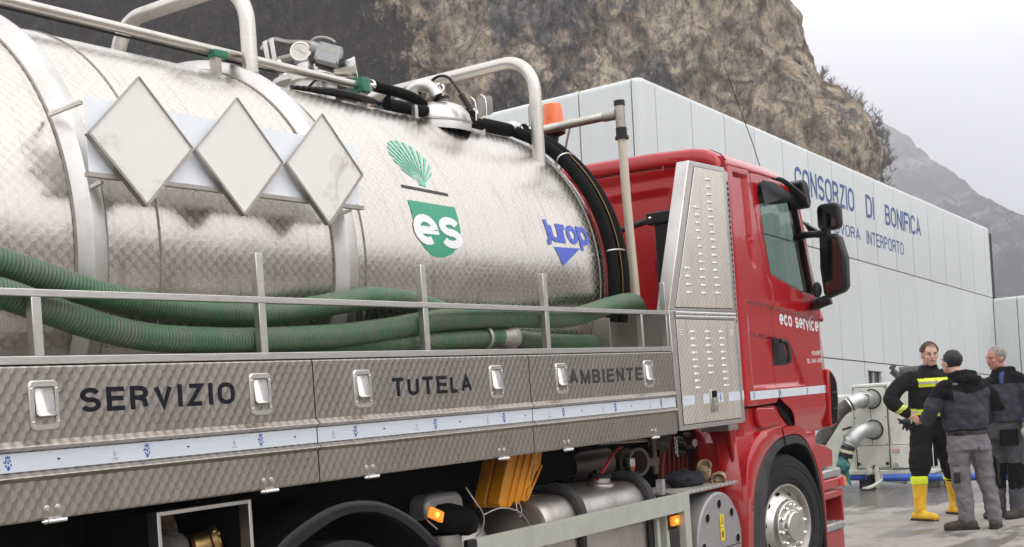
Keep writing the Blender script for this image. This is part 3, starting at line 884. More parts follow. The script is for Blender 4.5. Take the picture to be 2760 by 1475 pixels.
# bottom-row bay with the small window
wx0, wx1, wz1, wz0 = 9.0, 9.82, HB - 4.23, HB - 5.25
z0, z1 = ROWS[0]
mb = MB()
a, b = cols[7] + G / 2, cols[8] - G / 2
mb.box(a, wx0, 0, 0.06, z0, z1 - G); mb.box(wx1, b, 0, 0.06, z0, z1 - G)
mb.box(wx0, wx1, 0, 0.06, wz1, z1 - G); mb.box(wx0, wx1, 0, 0.06, z0, wz0)
mb.build('wall_panel', 'wall', station, local=True, smooth=False)
wf = MB()
wf.box(wx0, wx1, -0.035, 0.04, wz1 - 0.05, wz1); wf.box(wx0, wx1, 0.0, 0.05, wz0, wz0 + 0.04)
wf.box(wx0, wx0 + 0.03, 0.003, 0.05, wz0 + .04, wz1 - .05); wf.box(wx1 - 0.03, wx1, 0.003, 0.05, wz0 + .04, wz1 - .05)
wf.box(wx0 + 0.36, wx0 + 0.39, 0.01, 0.05, wz0 + .04, wz1 - .05); wf.box(wx0 + .03, wx0 + 0.36, 0.012, 0.05, wz1 - 0.42, wz1 - 0.38)
win = wf.build('window', 'wall', station, local=True, smooth=False)
MB().box(wx0 + .03, wx1 - .03, 0.052, 0.07, wz0, wz1).build('pane', 'darkwin', win, local=True, smooth=False)

def wall_word(txt, x0, x1, ztop, h, bold=0.02):
    vs, fs = stroke_text(txt, x1 - x0, h, 0.155 if h > 0.4 else 0.13, 0.26)
    mb = MB(); mb.add([(x0 + u, -0.003 - l * 2, HB + ztop - h + v) for u, v, l in vs], fs)
    return mb.build('lettering', 'signblue', station, local=True, smooth=False)
wall_word('CONSORZIO', 5.74, 8.80, -0.475, 0.50)
wall_word('DI', 9.48, 9.98, -0.48, 0.50)
wall_word('BONIFICA', 10.66, 13.08, -0.49, 0.50)
wall_word('IDROVORA', 6.98, 9.04, -1.27, 0.29, 0.012)
wall_word('INTERPORTO', 9.42, 11.76, -1.27, 0.29, 0.012)

# the other side of the valley, behind the photographer: wooded slopes that the steel reflects
NC, NR = 90, 10; vs = []
for i in range(NC + 1):
    t = i / NC; ang = R(105 + 247 * t)
    H = 34 + 16 * noise.noise(Vector((t * 7, 0, 3))) + 5 * noise.noise(Vector((t * 40, 1, 3)))
    for j in range(NR + 1):
        k = j / NR; r = 170 + 70 * k
        vs.append(CAM + Vector((math.cos(ang) * r, math.sin(ang) * r, -8 + (H + 6) * k + 2.0 * noise.noise(Vector((t * 60, k * 4, 0))))))
n = NR + 1; mb = MB(); mb.add(vs, [(i * n + j, (i + 1) * n + j, (i + 1) * n + j + 1, i * n + j + 1) for i in range(NC) for j in range(NR)])
o = mb.build('hillside', 'farwood', autosmooth=60); o['kind'] = 'structure'

# ================================================================ the tanker truck
truck = thing('tanker_truck', (5.0, 1.25, 0), 'red cab vacuum tanker truck with shiny steel tank and SERVIZIO TUTELA AMBIENTE side lockers', 'truck')
TY, TZ, TR = 1.25, 2.23, 0.985
def on_tank(x, deg, r=TR):
    return Vector((x, TY - r * math.cos(R(deg)), TZ + r * math.sin(R(deg))))

# ---- tank shell, rings, weld seams
mb = MB()
prof = [(-1.2, TR)] + [(x, TR) for x in (0.5, 2.0, 2.8, 3.17, 4.12, 4.33, 5.0, 5.7)] + [(6.38, TR), (6.44, 0.982), (6.49, 0.965), (6.53, 0.935), (6.56, 0.89), (6.60, 0.78), (6.65, 0.55), (6.68, 0.3), (6.69, 0.0)]
mb.lathe([(x, r) for x, r in prof], (0, TY, TZ), (1, 0, 0), 160)
tank = mb.build('tank', 'tank', truck, autosmooth=40)
def ring(x0, x1):
    w = x1 - x0
    mb = MB()
    mb.lathe([(x0, TR - .002), (x0 + 0.004, TR + .004), (x0 + 0.030, TR + 0.042), (x0 + 0.042, TR + 0.052), (x0 + w * 0.55, TR + 0.053), (x0 + w * 0.75, TR + 0.043), (x1 - 0.012, TR + 0.010), (x1, TR + 0.003), (x1, TR - .002)], (0, TY, TZ), (1, 0, 0), 144)
    o = mb.build('reinforcing_ring', 'steel', tank, autosmooth=25)
    mb = MB()
    for x in (x0, x1): mb.tube([on_tank(x, a, TR + 0.003) for a in range(-60, 240, 3)], 0.0045, 6, False)
    mb.build('weld_bead', 'weld', tank)
    return o
ring(2.800, 2.935); ring(4.120, 4.268); ring(1.45, 1.59)
for x in (3.175, 4.330, 2.0):
    mb = MB(); mb.tube([on_tank(x, a, TR + 0.001) for a in range(-60, 240, 3)], 0.0045, 6, False)
    mb.build('weld_bead', 'weld', tank)
# front rim bead where the dished end is welded on
MB().tube([on_tank(6.385, a, TR + 0.0) for a in range(-60, 240, 3)], 0.004, 6, False).build('weld_bead', 'weld', tank)

# ---- decals on the tank
def tank_decal(name, vs, fs, x0, deg0, mat, lift=0.0022, slant=0.0):
    h = max(v[1] for v in vs)
    vs2, fs2 = flat_mesh(vs, fs, cuts_v=[min(v[1] for v in vs) + 0.02 * i for i in range(1, 30)])
    mb = MB(); mb.add([on_tank(x0 + u + slant * v, deg0 + math.degrees(v / TR), TR + lift + l) for u, v, l in vs2], fs2)
    return mb.build(name, mat, tank, smooth=True)
D2M = TR * math.pi / 180
# leaf fan
wed = []; bx, bv = 0.148, 0.0
cx_, cv_, ax_, av_ = 0.150, 0.155, 0.145, 0.135; tilt = R(0)
def leaf_r(a):
    for k in range(200, 0, -1):
        r = k * 0.0018; x = bx + r * math.cos(a) - cx_; v = bv + r * math.sin(a) - cv_
        p = x * math.cos(tilt) + v * math.sin(tilt); q = -x * math.sin(tilt) + v * math.cos(tilt)
        if (p / (ax_ * 0.98)) ** 2 + (q / av_) ** 2 < 1: return r
    return 0.02
vs = []; fs = []
for k in range(13):
    a0 = R(32 + k * 9.2); a1 = a0 + R(4.8)
    i = len(vs); r0, r1 = leaf_r(a0), leaf_r(a1)
    vs += [(bx + 0.02 * math.cos(a0), bv + 0.02 * math.sin(a0)), (bx + r0 * math.cos(a0), bv + r0 * math.sin(a0)), (bx + r1 * math.cos(a1), bv + r1 * math.sin(a1)), (bx + 0.02 * math.cos(a1), bv + 0.02 * math.sin(a1))]
    fs.append((i, i + 1, i + 2, i + 3))
i = len(vs); vs += [(bx + 0.026 * math.cos(R(a)), bv + 0.026 * math.sin(R(a))) for a in range(20, 170, 15)] + [(bx - 0.03, 0), (bx + 0.02, -0.008)]
fs.append(tuple(range(i, len(vs))))
tank_decal('leaf_emblem', vs, fs, 4.735, 23.4, 'logo_leaf')
tank_decal('emblem_bar', [(0, 0.012), (0.355, 0), (0.355, 0.016), (0, 0.028)], [(0, 1, 2, 3)], 4.705, 20.9, 'logo_black')
pl = [(0.0, 17.8), (0.365, 17.4), (0.360, 10.0), (0.345, 7.5), (0.31, 5.0), (0.26, 3.0), (0.20, 1.9), (0.15, 1.7), (0.10, 2.2), (0.05, 4.0), (0.02, 6.0), (0.0, 8.5)]
pl = [(x, (d - 1.7) * D2M) for x, d in pl]
tank_decal('green_emblem', pl, [tuple(range(len(pl)))], 4.713, 1.7, 'logo_green', 0.0018)
vs, fs = stroke_text('es', 0.375, 0.160, 0.185, 0.22)
tank_decal('lettering', vs, fs, 4.700, 4.6, 'logo_white', 0.0034)
vs, fs = stroke_text('jurop', 0.455, 0.165, 0.205, 0.22)
tank_decal('lettering', vs, fs, 5.862, 8.0, 'logo_blue')
tri = [(5.920, 8.3), (6.195, 8.7), (5.985, 2.3)]
tank_decal('blue_triangle', [(x - 5.92, (d - 2.3) * D2M) for x, d in tri], [(0, 1, 2)], 5.92, 2.3, 'logo_blue')

# ---- hazard placard carrier with three blank diamond plates
mb = MB(); py = 0.165
mb.add([(2.80, py, 2.435), (4.20, py, 2.443), (4.20, py, 2.705), (2.80, py, 2.700)], [(0, 1, 2, 3)])
carrier = mb.build('placard_carrier', 'whiteplate', truck, smooth=False, solid=0.003)
mb = MB()
mb.box(2.785, 4.205, 0.146, 0.170, 2.420, 2.436)
mb.build('carrier_edge', 'steel_dull', carrier, smooth=False)
for x, z, y2 in ((2.795, 2.680, 0.34), (2.86, 2.412, 0.24), (4.15, 2.42, 0.24), (3.5, 2.42, .24)):
    MB().bar((x, 0.175, z), (x - 0.01, y2, z - 0.015), 0.013, 0.013).build('bracket', 'steel', carrier, smooth=False)
def diamond(xc, zc, hw, y):
    mb = MB(); i = 0.985
    P = [(xc, zc - hw), (xc + hw, zc), (xc, zc + hw), (xc - hw, zc)]
    mb.prism(P, lambda u, v, d: (u, d, v), y, y + 0.004)
    pl = mb.build('placard', 'placard', carrier, smooth=False, bevel=0.001)
    mb = MB()
    for (a, b) in ((P[3], P[0]), (P[0], P[1])):          # turned-up channel on the two lower edges
        mb.bar((a[0], y + 0.006, a[1] - 0.001), (b[0], y + 0.006, b[1] - 0.001), 0.010, 0.026, (0, 1, 0))
    for (a, b) in ((P[3], P[2]), (P[2], P[1])):
        mb.bar((a[0], y - 0.002, a[1]), (b[0], y - 0.002, b[1]), 0.004, 0.010, (0, 1, 0))
    mb.build('placard_channel', 'steel_dull', pl, smooth=False)
diamond(3.01, 2.566, 0.229, 0.13); diamond(3.478, 2.566, 0.226, 0.13); diamond(3.955, 2.568, 0.230, 0.13)

# ---- roll bars over the tank top
def hoop(x, y0, y1, zt, zb0, name='roll_bar', r=0.037, lean=0.0):
    rad = 0.20
    pts = [(x, y0, zb0), (x, y0, zt - rad)]
    pts += [(x, y0 + rad - rad * math.cos(R(a)), zt - rad + rad * math.sin(R(a))) for a in range(10, 91, 10)]
    pts += [(x, y1 - rad + rad * math.sin(R(a)), zt - rad + rad * math.cos(R(a))) for a in range(0, 91, 10)] + [(x, y1, zb0)]
    o = MB().tube(pts, r, 20).build(name, 'tube', truck)
    return o
hoop(4.21, 0.785, 1.715, 3.575, 3.14)
hoop(6.28, 0.565, 1.935, 3.545, 2.90)
# washing tube along the top in its green clamps
MB().tube([(-0.5, 0.852, 3.232), (5.06, 0.852, 3.232)], 0.0215, 16).build('top_tube', 'tube', truck)
MB().tube([(-0.5, 0.862, 3.203), (1.5, 0.862, 3.203), (3.2, 0.862, 3.202), (4.45, 0.86, 3.200)], 0.006, 6).build('cable', 'black', truck)
for x in (4.02, 5.02):
    mb = MB(); mb.box(x, x + 0.085, 0.81, 0.89, 3.195, 3.228) if x < 5 else mb.box(x, x + 0.055, 0.80, 0.90, 3.190, 3.268)
    mb.build('green_clamp', 'green', truck, bevel=0.006)
    MB().box(x + .01, x + 0.045, 0.82, 0.86, 3.10, 3.196).build('clamp_post', 'steel_dull', truck, smooth=False)

# ---- sight-glass pipe with T-piece in front of the tank
MB().tube([(6.62, 0.98, 3.215), (6.75, 0.86, 3.225), (6.75, 0.33, 3.227)], 0.027, 16).build('vent_pipe', 'tube', truck)
mb = MB(); mb.tube([(6.75, 0.268, 3.275), (6.75, 0.268, 3.10)], 0.030, 16)
mb.tube([(6.75, 0.38, 3.227), (6.75, 0.29, 3.227)], 0.033, 16)
mb.build('tee_piece', 'steel_dull', truck)
MB().tube([(6.75, 0.268, 3.305), (6.75, 0.268, 3.272)], 0.034, 10).build('pipe_cap', 'black', truck)
mb = MB(); mb.tube([(6.75, 0.266, 3.14), (6.75, 0.266, 3.085)], 0.034, 10); mb.tube([(6.75, 0.266, 3.088), (6.75, 0.266, 3.07)], 0.042, 16)
mb.build('pipe_collar', 'black', truck)
MB().tube([(6.75, 0.266, 3.08), (6.752, 0.262, 2.7), (6.755, 0.256, 2.45), (6.76, 0.24, 1.9)], 0.0275, 18).build('sight_tube', 'sight', truck)
# rotating beacon on its stalk
bx, by, bz = 6.90, 0.84, 3.22
mb = MB(); mb.tube([(bx, by, 2.6), (bx, by, bz - 0.03)], 0.012, 8); beacon = mb.build('beacon_post', 'steel_dull', truck)
mb = MB(); mb.bar((bx, by - 0.02, 2.95), (bx, by - 0.12, 3.24), 0.02, 0.006); mb.build('beacon_bracket', 'steel_dull', beacon, smooth=False)
MB().lathe([(-0.09, 0.018), (-0.02, 0.03), (0.0, 0.075), (0.035, 0.078), (0.036, 0)], (bx, by, bz), (0, 0, 1), 24).build('beacon_base', 'black', beacon)
MB().lathe([(0.036, 0.074), (0.06, 0.072), (0.15, 0.066), (0.185, 0.060), (0.197, 0.045), (0.20, 0.0)], (bx, by, bz), (0, 0, 1), 28).build('beacon_lens', 'beacon', beacon)

# ---- side tray with rail
def rect(x0, x1, y0, y1, z0, z1, name, mat='steel_dull', par=None, bv=0.0025):
    return MB().box(x0, x1, y0, y1, z0, z1).build(name, mat, par or truck, bevel=bv, smooth=True)
rect(-0.5, 6.700, 0.0, 0.035, 1.770, 1.797, 'tray_edge', 'steel')
rect(-0.5, 6.700, 0.0, 0.034, 1.984, 2.008, 'tray_rail', 'steel')
rect(-0.5, 6.68, 0.036, 0.345, 1.765, 1.778, 'tray_floor', 'steel_dull')
rect(-0.5, 6.90, 0.345, 0.352, 1.72, 1.985, 'tray_back', 'steel_dull')
rect(6.70, 6.712, 0.003, 0.352, 1.60, 2.0, 'tray_end', 'steel_dull')
for x in (0.45, 1.43, 2.445, 3.418, 4.405, 5.385, 6.371, 6.672):
    tall = x in (1.43, 3.418, 4.405, 5.385, 6.672)
    w = 0.036 if x < 6 else 0.022
    mb = MB(); mb.box(x - w / 2, x + w / 2, 0.002, 0.034, 1.797, 1.984)
    if tall: mb.box(x - w / 2, x + w / 2, 0.002, 0.034, 2.008, 2.174)
    mb.build('tray_post', 'steel', truck, bevel=0.0025)
rect(6.34, 6.35, 0.20, 0.345, 1.778, 1.98, 'tray_divider', 'steel_dull')

# ---- lockers under the tray
def crest(x, zc, par, y=-0.0065, s=1.0):
    """small blue crowned beast's-head badge printed on the tape"""
    mb = MB()
    def poly(P): mb.add([(x + u * s, y, zc + v * s) for u, v in P], [tuple(range(len(P)))])
    poly([(-.007, .014), (.009, .014), (.011, .022), (.005, .019), (.002, .025), (-.002, .019), (-.008, .022)])
    poly([(-.006, .011), (-.001, .011), (-.005, .003), (-.017, .006), (-.012, .001), (-.006, -.002)])
    poly([(.001, .011), (.010, .011), (.013, .002), (.009, .004)])
    poly([(.0, .006), (.006, .003), (.004, -.004), (-.002, -.001)])
    poly([(.009, -.001), (.014, -.004), (.013, -.012), (.008, -.007)])
    poly([(-.009, -.004), (-.003, -.006), (-.004, -.014), (-.009, -.010)])
    poly([(.0, -.008), (.006, -.009), (.008, -.017), (.001, -.024), (-.004, -.018)])
    return mb.build('badge', 'crest_blue', par, smooth=False)
def smallprint(x, zc, par):
    mb = MB(); y = -0.0065
    for P in ([(-.001, .014), (.001, .014), (.001, .008), (-.001, .008)], [(-.005, .003), (.0, .007), (.005, .003), (.003, .001), (.0, .004), (-.003, .001)],
              [(-.005, -.001), (.005, -.001), (.004, -.006), (-.004, -.006)], [(-.012, -.014), (-.004, -.014), (-.004, -.017), (-.012, -.017)], [(-.002, -.014), (.012, -.014), (.012, -.017), (-.002, -.017)]):
        mb.add([(x + u, y, zc + v) for u, v in P], [tuple(range(len(P)))])
    return mb.build('small_print', 'ink_pale', par, smooth=False)
LP = [(0.03, 1.764), (0.003, 1.764), (0.0, 1.760), (0.0, 1.533), (-0.020, 1.517), (-0.021, 1.515), (-0.002, 1.502), (0.0, 1.500), (0.0, 1.438), (-0.002, 1.436), (-0.020, 1.424), (-0.021, 1.422), (-0.002, 1.410), (0.0, 1.407), (0.0, 1.290), (0.003, 1.285), (0.02, 1.284)]
def handle(x, par):
    zc = 1.641
    mb = MB()
    out = rrect(x - .054, x + .054, zc - .079, zc + .079, .018); inn = rrect(x - .037, x + .037, zc - .060, zc + .060, .008)
    n = len(out)
    lv = [(out, 0.0), (out, -0.004), ([(x + (a - x) * .93, zc + (b - zc) * .95) for a, b in out], -0.008), (inn, -0.008), (inn, 0.02)]
    vs = [(a, y, b) for P, y in lv for a, b in P]
    mb.add(vs, [(i * n + k, i * n + (k + 1) % n, (i + 1) * n + (k + 1) % n, (i + 1) * n + k) for i in range(len(lv) - 1) for k in range(n)])
    f = mb.build('handle_frame', 'steel', par, autosmooth=30)
    MB().box(x - .037, x + .037, 0.012, 0.016, zc - .060, zc + .060).build('handle_well', 'steel_dull', f, smooth=False)
    mb = MB()
    mb.add([(x - .034, -0.004, zc + .058), (x + .034, -0.004, zc + .058), (x + .034, -0.010, zc - .024), (x - .034, -0.010, zc - .024),
            (x + .034, -0.024, zc - .034), (x - .034, -0.024, zc - .034)], [(0, 1, 2, 3), (3, 2, 4, 5)])
    mb.build('handle_paddle', 'steel', f, smooth=True, solid=0.003, autosmooth=60)
    mb = MB(); mb.box(x - .030, x + .030, 0.002, 0.011, zc - .056, zc - .052); mb.box(x + .016, x + .019, 0.000, 0.011, zc - .056, zc - .02)
    mb.build('handle_catch', 'chrome', f, smooth=False)
    mb = MB()
    for sx in (-1, 1):
        for sz in (-1, 1):
            mb.ball((x + sx * .045, -0.008, zc + sz * .052), (.0045, .0025, .0045), 8, 5)
    mb.build('screw', 'chrome', f)['kind'] = 'stuff'
    return f
def hinge(x, par):
    mb = MB(); mb.tube([(x - .042, -0.006, 1.278), (x - .030, -0.006, 1.278)], 0.0085, 10); mb.tube([(x - .027, -0.006, 1.278), (x + .042, -0.006, 1.278)], 0.0082, 10)
    mb.tube([(x - .048, -0.006, 1.278), (x - .042, -0.006, 1.278)], 0.004, 8)
    mb.box(x - .02, x + .03, -0.002, 0.006, 1.280, 1.292)
    h = mb.build('hinge', 'chrome', par, autosmooth=30)
    mb = MB()
    for dx in (-.022, .018):
        mb.lathe([(0, .011), (.002, .011), (.003, .008), (.007, .007), (.008, 0)], (x + dx, 0.0, 1.318), (0, -1, 0), 10)
    mb.build('bolt', 'steel', par)['kind'] = 'stuff'
    return h
doors = [(0.62, 1.93), (1.94, 3.659), (3.665, 5.180), (5.186, 6.700)]
dobj = []
for i, (a, b) in enumerate(doors):
    d = MB().extrude_x(LP, a, b).build('locker_door', 'panel', truck, smooth=False, solid=0.003)
    dobj.append(d)
    mb = MB(); mb.add([(a, -0.0035, 1.4405), (b, -0.0035, 1.4405), (b, -0.0035, 1.4985), (a, -0.0035, 1.4985)], [(0, 1, 2, 3)])
    mb.build('reflective_tape', 'tape', d, smooth=False)
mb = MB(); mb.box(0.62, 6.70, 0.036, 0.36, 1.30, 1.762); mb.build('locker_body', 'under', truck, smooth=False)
rect(-0.5, 6.712, 0.02, 0.04, 1.735, 1.7695, 'locker_frame', 'under')
mb = MB(); mb.extrude_x([(0.0, 1.768), (-0.0, 1.30), (0.02, 1.29), (0.34, 1.29)], 6.706, 6.712); mb.build('locker_end', 'steel_dull', truck, smooth=False, solid=0.004)
for x, d in ((1.7, 0), (2.445, 1), (3.374, 1), (3.948, 2), (4.897, 2), (5.470, 3), (6.392, 3)): handle(x, dobj[d])
for x, d in ((1.9, 0), (2.453, 1), (3.384, 1), (3.964, 2), (4.909, 2), (5.484, 3), (6.418, 3)): hinge(x, dobj[d])
k = 0; x = 1.776
while x < 6.6:
    d = 1 if x < 3.66 else 2 if x < 5.183 else 3
    crest(x, 1.470, dobj[d], -0.0045)
    if x + 0.395 < 6.6: smallprint(x + 0.395, 1.470, dobj[1 if x + .4 < 3.66 else 2 if x + .4 < 5.18 else 3])
    MB().box(x + 0.176, x + 0.186, -0.0046, -0.0036, 1.468, 1.473).build('tape_mark', 'ink', dobj[d], smooth=False)
    x += 0.527
def locker_word(txt, x0, x1, d, mat='ink', z0=1.602, h=0.089, bold=0.022):
    vs, fs = stroke_text(txt, x1 - x0, h, 0.20, 0.45)
    mb = MB(); mb.add([(x0 + u, -0.0022 - l, z0 + v) for u, v, l in vs], fs)
    return mb.build('lettering', mat, dobj[d], smooth=False)
locker_word('SERVIZIO', 2.580, 3.246, 1); locker_word('TUTELA', 4.138, 4.703, 2); locker_word('AMBIENTE', 5.548, 6.322, 3, 'ink_grey')

# ---- ventilated equipment cabinet behind the cab
frame = MB()
def xz(u, v, d): return (u, d, v)
low = [(6.742, 1.295), (7.628, 1.295), (7.612, 2.012), (6.698, 2.012)]
upp = [(6.700, 2.014), (7.612, 2.014), (7.600, 2.950), (7.090, 2.940)]
frame.prism(low, xz, 0.0, 0.12); cab_low = frame.build('cabinet', 'steel', truck, bevel=0.004)
frame = MB(); frame.prism(upp, xz, 0.0, 0.085); cab_up = frame.build('cabinet', 'steel', truck, bevel=0.004); cab_up['label'] = 'tapering upper cabinet with louvres'
mb = MB(); mb.add([(7.630, 0.001, 1.30), (7.705, 0.020, 1.30), (7.685, 0.020, 2.93), (7.602, 0.001, 2.93)], [(0, 1, 2, 3)])
side = mb.build('cabinet_flank', 'steel', truck, smooth=False, solid=0.004)
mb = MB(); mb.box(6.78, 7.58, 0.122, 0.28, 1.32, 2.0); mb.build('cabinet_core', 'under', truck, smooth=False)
mb = MB()
for i in range(26):
    z = 2.86 - i * 0.036
    mb.bar((7.640, 0.006, z), (7.655, 0.010, z - 0.012), 0.008, 0.013)
mb.build('louvre_strip', 'under', side, smooth=False)['kind'] = 'stuff'
def sheet(P, y, name, mat, par, th=0.004):
    mb = MB(); mb.prism(P, xz, y - th, y); return mb.build(name, mat, par, bevel=0.0015)
dup_ = sheet([(6.783, 2.032), (7.578, 2.036), (7.560, 2.915), (7.160, 2.908)], -0.001, 'upper_door', 'tower', cab_up)
ddn_ = sheet([(6.790, 1.330), (7.596, 1.330), (7.586, 1.958), (6.778, 1.958)], -0.001, 'lower_door', 'tower', cab_low)
for par, P in ((dup_, [(6.778, 2.027), (7.583, 2.031), (7.565, 2.920), (7.155, 2.913)]), (ddn_, [(6.785, 1.325), (7.601, 1.325), (7.591, 1.963), (6.773, 1.963)])):
    mb = MB(); mb.prism(P, xz, -0.0012, -0.0006); mb.build('door_gap', 'joint', par, smooth=False)
mb = MB(); mb.tube([(6.765, -0.006, 2.000), (7.60, -0.006, 2.000)], 0.008, 10); mb.tube([(6.765, -0.006, 1.977), (7.60, -0.006, 1.977)], 0.008, 10)
mb.box(6.765, 7.60, -0.004, 0, 1.972, 2.005)
mb.build('cabinet_trim', 'chrome', truck, autosmooth=30)
def louvre_mesh():
    mb = MB(); n = 8; w = 0.034
    vs = []; fs = []
    for i in range(n + 1):
        t = -1 + 2 * i / n; x = w * t; k = max(0.0, 1 - t ** 6)
        vs += [(x, 0, 0.009), (x, -0.005 * k, 0.004), (x, -0.0095 * k, -0.005), (x, 0.001, -0.005)]
    for i in range(n):
        for j in range(3): fs.append((i * 4 + j, (i + 1) * 4 + j, (i + 1) * 4 + j + 1, i * 4 + j + 1))
    return mb.add(vs, fs)
louv0 = None
def louvre(x, z, par):
    global louv0
    if louv0 is None:
        louv0 = louvre_mesh().build('louvre', 'steel', par, local=True, autosmooth=50); o = louv0
    else:
        o = louv0.copy(); COL.objects.link(o); o.parent = par
    p = Vector((x, -0.0055, z)); o.location = p - ORIGIN[par.name]; ORIGIN[o.name] = p
    return o
for i in range(16): louvre(7.333 + 0.0025 * i, 2.846 - 0.0477 * i, dup_)
for i in range(12): louvre(7.148 + 0.0025 * i, 2.655 - 0.0482 * i, dup_)
for i in range(4): louvre(6.962 + 0.004 * i, 2.271 - 0.0495 * i, dup_)
for i in range(9): louvre(6.980 + 0.003 * i, 1.884 - 0.0425 * i, ddn_)
for i in range(7): louvre(7.184 + 0.003 * i, 1.885 - 0.0425 * i, ddn_)
for i in range(9): louvre(7.382 + 0.003 * i, 1.885 - 0.0425 * i, ddn_)
mb = MB()
for xx in (6.815, 6.843, 7.520, 7.548):
    for zz in (1.892, 1.878, 1.864): mb.ball((xx, -0.007, zz), (.004, .003, .004), 8, 5)
mb.build('rivet', 'chrome', ddn_)['kind'] = 'stuff'
for i, (a, b) in enumerate(((6.788, 6.945), (7.060, 7.152), (7.262, 7.348), (7.425, 7.600))):
    mb = MB(); mb.add([(a, -0.0062, 1.441), (b, -0.0062, 1.443), (b, -0.0062, 1.501), (a, -0.0062, 1.499)], [(0, 1, 2, 3)])
    tp_ = mb.build('reflective_tape', 'tape', ddn_, smooth=False)
    if i in (2,): crest(7.305, 1.471, tp_, -0.0075)
mb = MB(); mb.add([(7.631, -0.003, 1.443), (7.703, 0.014, 1.443), (7.702, 0.014, 1.503), (7.630, -0.003, 1.503)], [(0, 1, 2, 3)])
mb.build('reflective_tape', 'tape', side, smooth=False)
mb = MB(); mb.box(7.166, 7.250, -0.012, -0.005, 1.383, 1.525); lat = mb.build('latch', 'steel', ddn_, bevel=0.004)
MB().box(7.176, 7.240, -0.0135, -0.0115, 1.47, 1.517).build('latch_opening', 'under', lat, smooth=False)
mb = MB(); mb.box(7.180, 7.236, -0.024, -0.012, 1.392, 1.476); mb.ball((7.21, -0.026, 1.43), (.008, .005, .008), 10, 6); mb.build('latch_lever', 'steel_dull', lat, bevel=0.002)

# ---------------------------------------------------------------- the red cab
YS = 0.05
def belt(x, z):
    """shape of the cab's pressed side: how far the skin lies in from the widest plane"""
    y = 0.0
    cA = 2.109 + (x - 7.945) * (-0.088) if x > 7.93 else 2.11
    if x > 7.93: y += 0.022 * sm(z, cA + 0.004, cA - 0.010) * sm(x, 7.93, 7.99)
    # recessed lower panel that sweeps down behind the handle
    zB = 1.898 - 0.092 * (x - 7.955) if x < 8.62 else 1.838 - 2.2 * (x - 8.62) ** 1.5 * 1.0
    if 7.93 < x < 8.96:
        e = min(sm(z, zB, zB - 0.011), sm(x, 7.95, 7.975), sm(z, 1.50, 1.52))
        y += 0.020 * e
    # pressed window-shaped blank behind the door
    if z > 2.30:
        t = (z - 2.34) / 0.62
        xl = 7.885 + 0.20 * max(0, 1 - t) ** 2.2; xr = 8.105
        e = min(sm(x, xl, xl + .014), sm(x, xr + .014, xr), sm(z, 2.33, 2.37), sm(z, 2.965, 2.950))
        y += 0.026 * e
    # wheel-arch swell and lower tuck
    y += 0.10 * sm(z, 1.34, 1.10) * sm(x, 8.4, 8.75) * 0.6
    y += 0.022 * sm(x, 9.22, 9.38) ** 2 * (1 if z < 2.2 else 0.3)
    y += 0.05 * sm(x, 7.84, 7.745) ** 2
    # tumblehome above the belt
    y += 0.03 * max(0.0, (z - 2.25) / 0.7) ** 1.4
    y += 0.012 * math.sin((z - 1.4) * 2.0)
    return YS + y
def skin(outer, holes, name, par, mat='red', step=0.0135, lift=0.0, solid=0.010, sharp=28):
    vs, fs = poly_sheet(outer, holes, step)
    mb = MB(); mb.add([(u, belt(u, v) + lift, v) for u, v in vs], fs)
    return mb.build(name, mat, par, autosmooth=sharp, solid=solid)
seam = [(8.347, 1.398), (8.402, 1.435), (8.400, 1.51), (8.380, 1.67), (8.390, 1.858), (8.378, 2.07), (8.390, 2.16), (8.372, 2.235), (8.270, 2.33), (8.215, 2.60), (8.168, 2.93), (8.150, 2.985)]
quarter = [(7.745, 1.395), (7.95, 1.392)] + seam + [(8.146, 3.0), (7.745, 3.0)]
cab = MB()
# roof, rear wall and front of the cab as one shell
def roof_section(x, drop, inset=0.0):
    b = lambda z: belt(min(max(x, 7.8), 9.0), z)
    P = [(b(3.0) , 3.0), (b(3.0) + .010, 3.035), (0.125, 3.080), (0.19, 3.115), (0.28, 3.137), (0.60, 3.155), (1.25, 3.165)]
    P = [(max(y, b(3.0)), z) for y, z in P]
    P = P + [(2.5 - y, z) for y, z in reversed(P[:-1])]
    return [(x, y, z - drop) for y, z in P]
secs = [(7.735, 0.11), (7.722, 0.085), (7.720, 0.030), (7.735, 0.008), (7.76, 0.0), (8.0, 0.004), (8.4, 0.010), (8.66, 0.018), (8.80, 0.035), (8.88, 0.07), (8.935, 0.13)]
vs = []
for x, d in secs: vs += roof_section(x, d)
n = 13
cab.add(vs, [(i * n + j, i * n + j + 1, (i + 1) * n + j + 1, (i + 1) * n + j) for i in range(len(secs) - 1) for j in range(n - 1)])
roof = cab.build('cab_roof', 'red', truck, autosmooth=60, solid=0.008)
mb = MB(); mb.tube([(7.83, y, z + 0.004) for x, y, z in roof_section(7.83, 0.0)[1:7]], 0.006, 6); mb.build('roof_seam', 'black', roof)
for x in (7.80,):
    for yy in (0.5, 0.8, 1.1, 1.4, 1.7, 2.0): MB().box(7.724, 7.728, yy, yy + 0.01, 3.02, 3.12).build('roof_rib', 'red', roof, smooth=False)
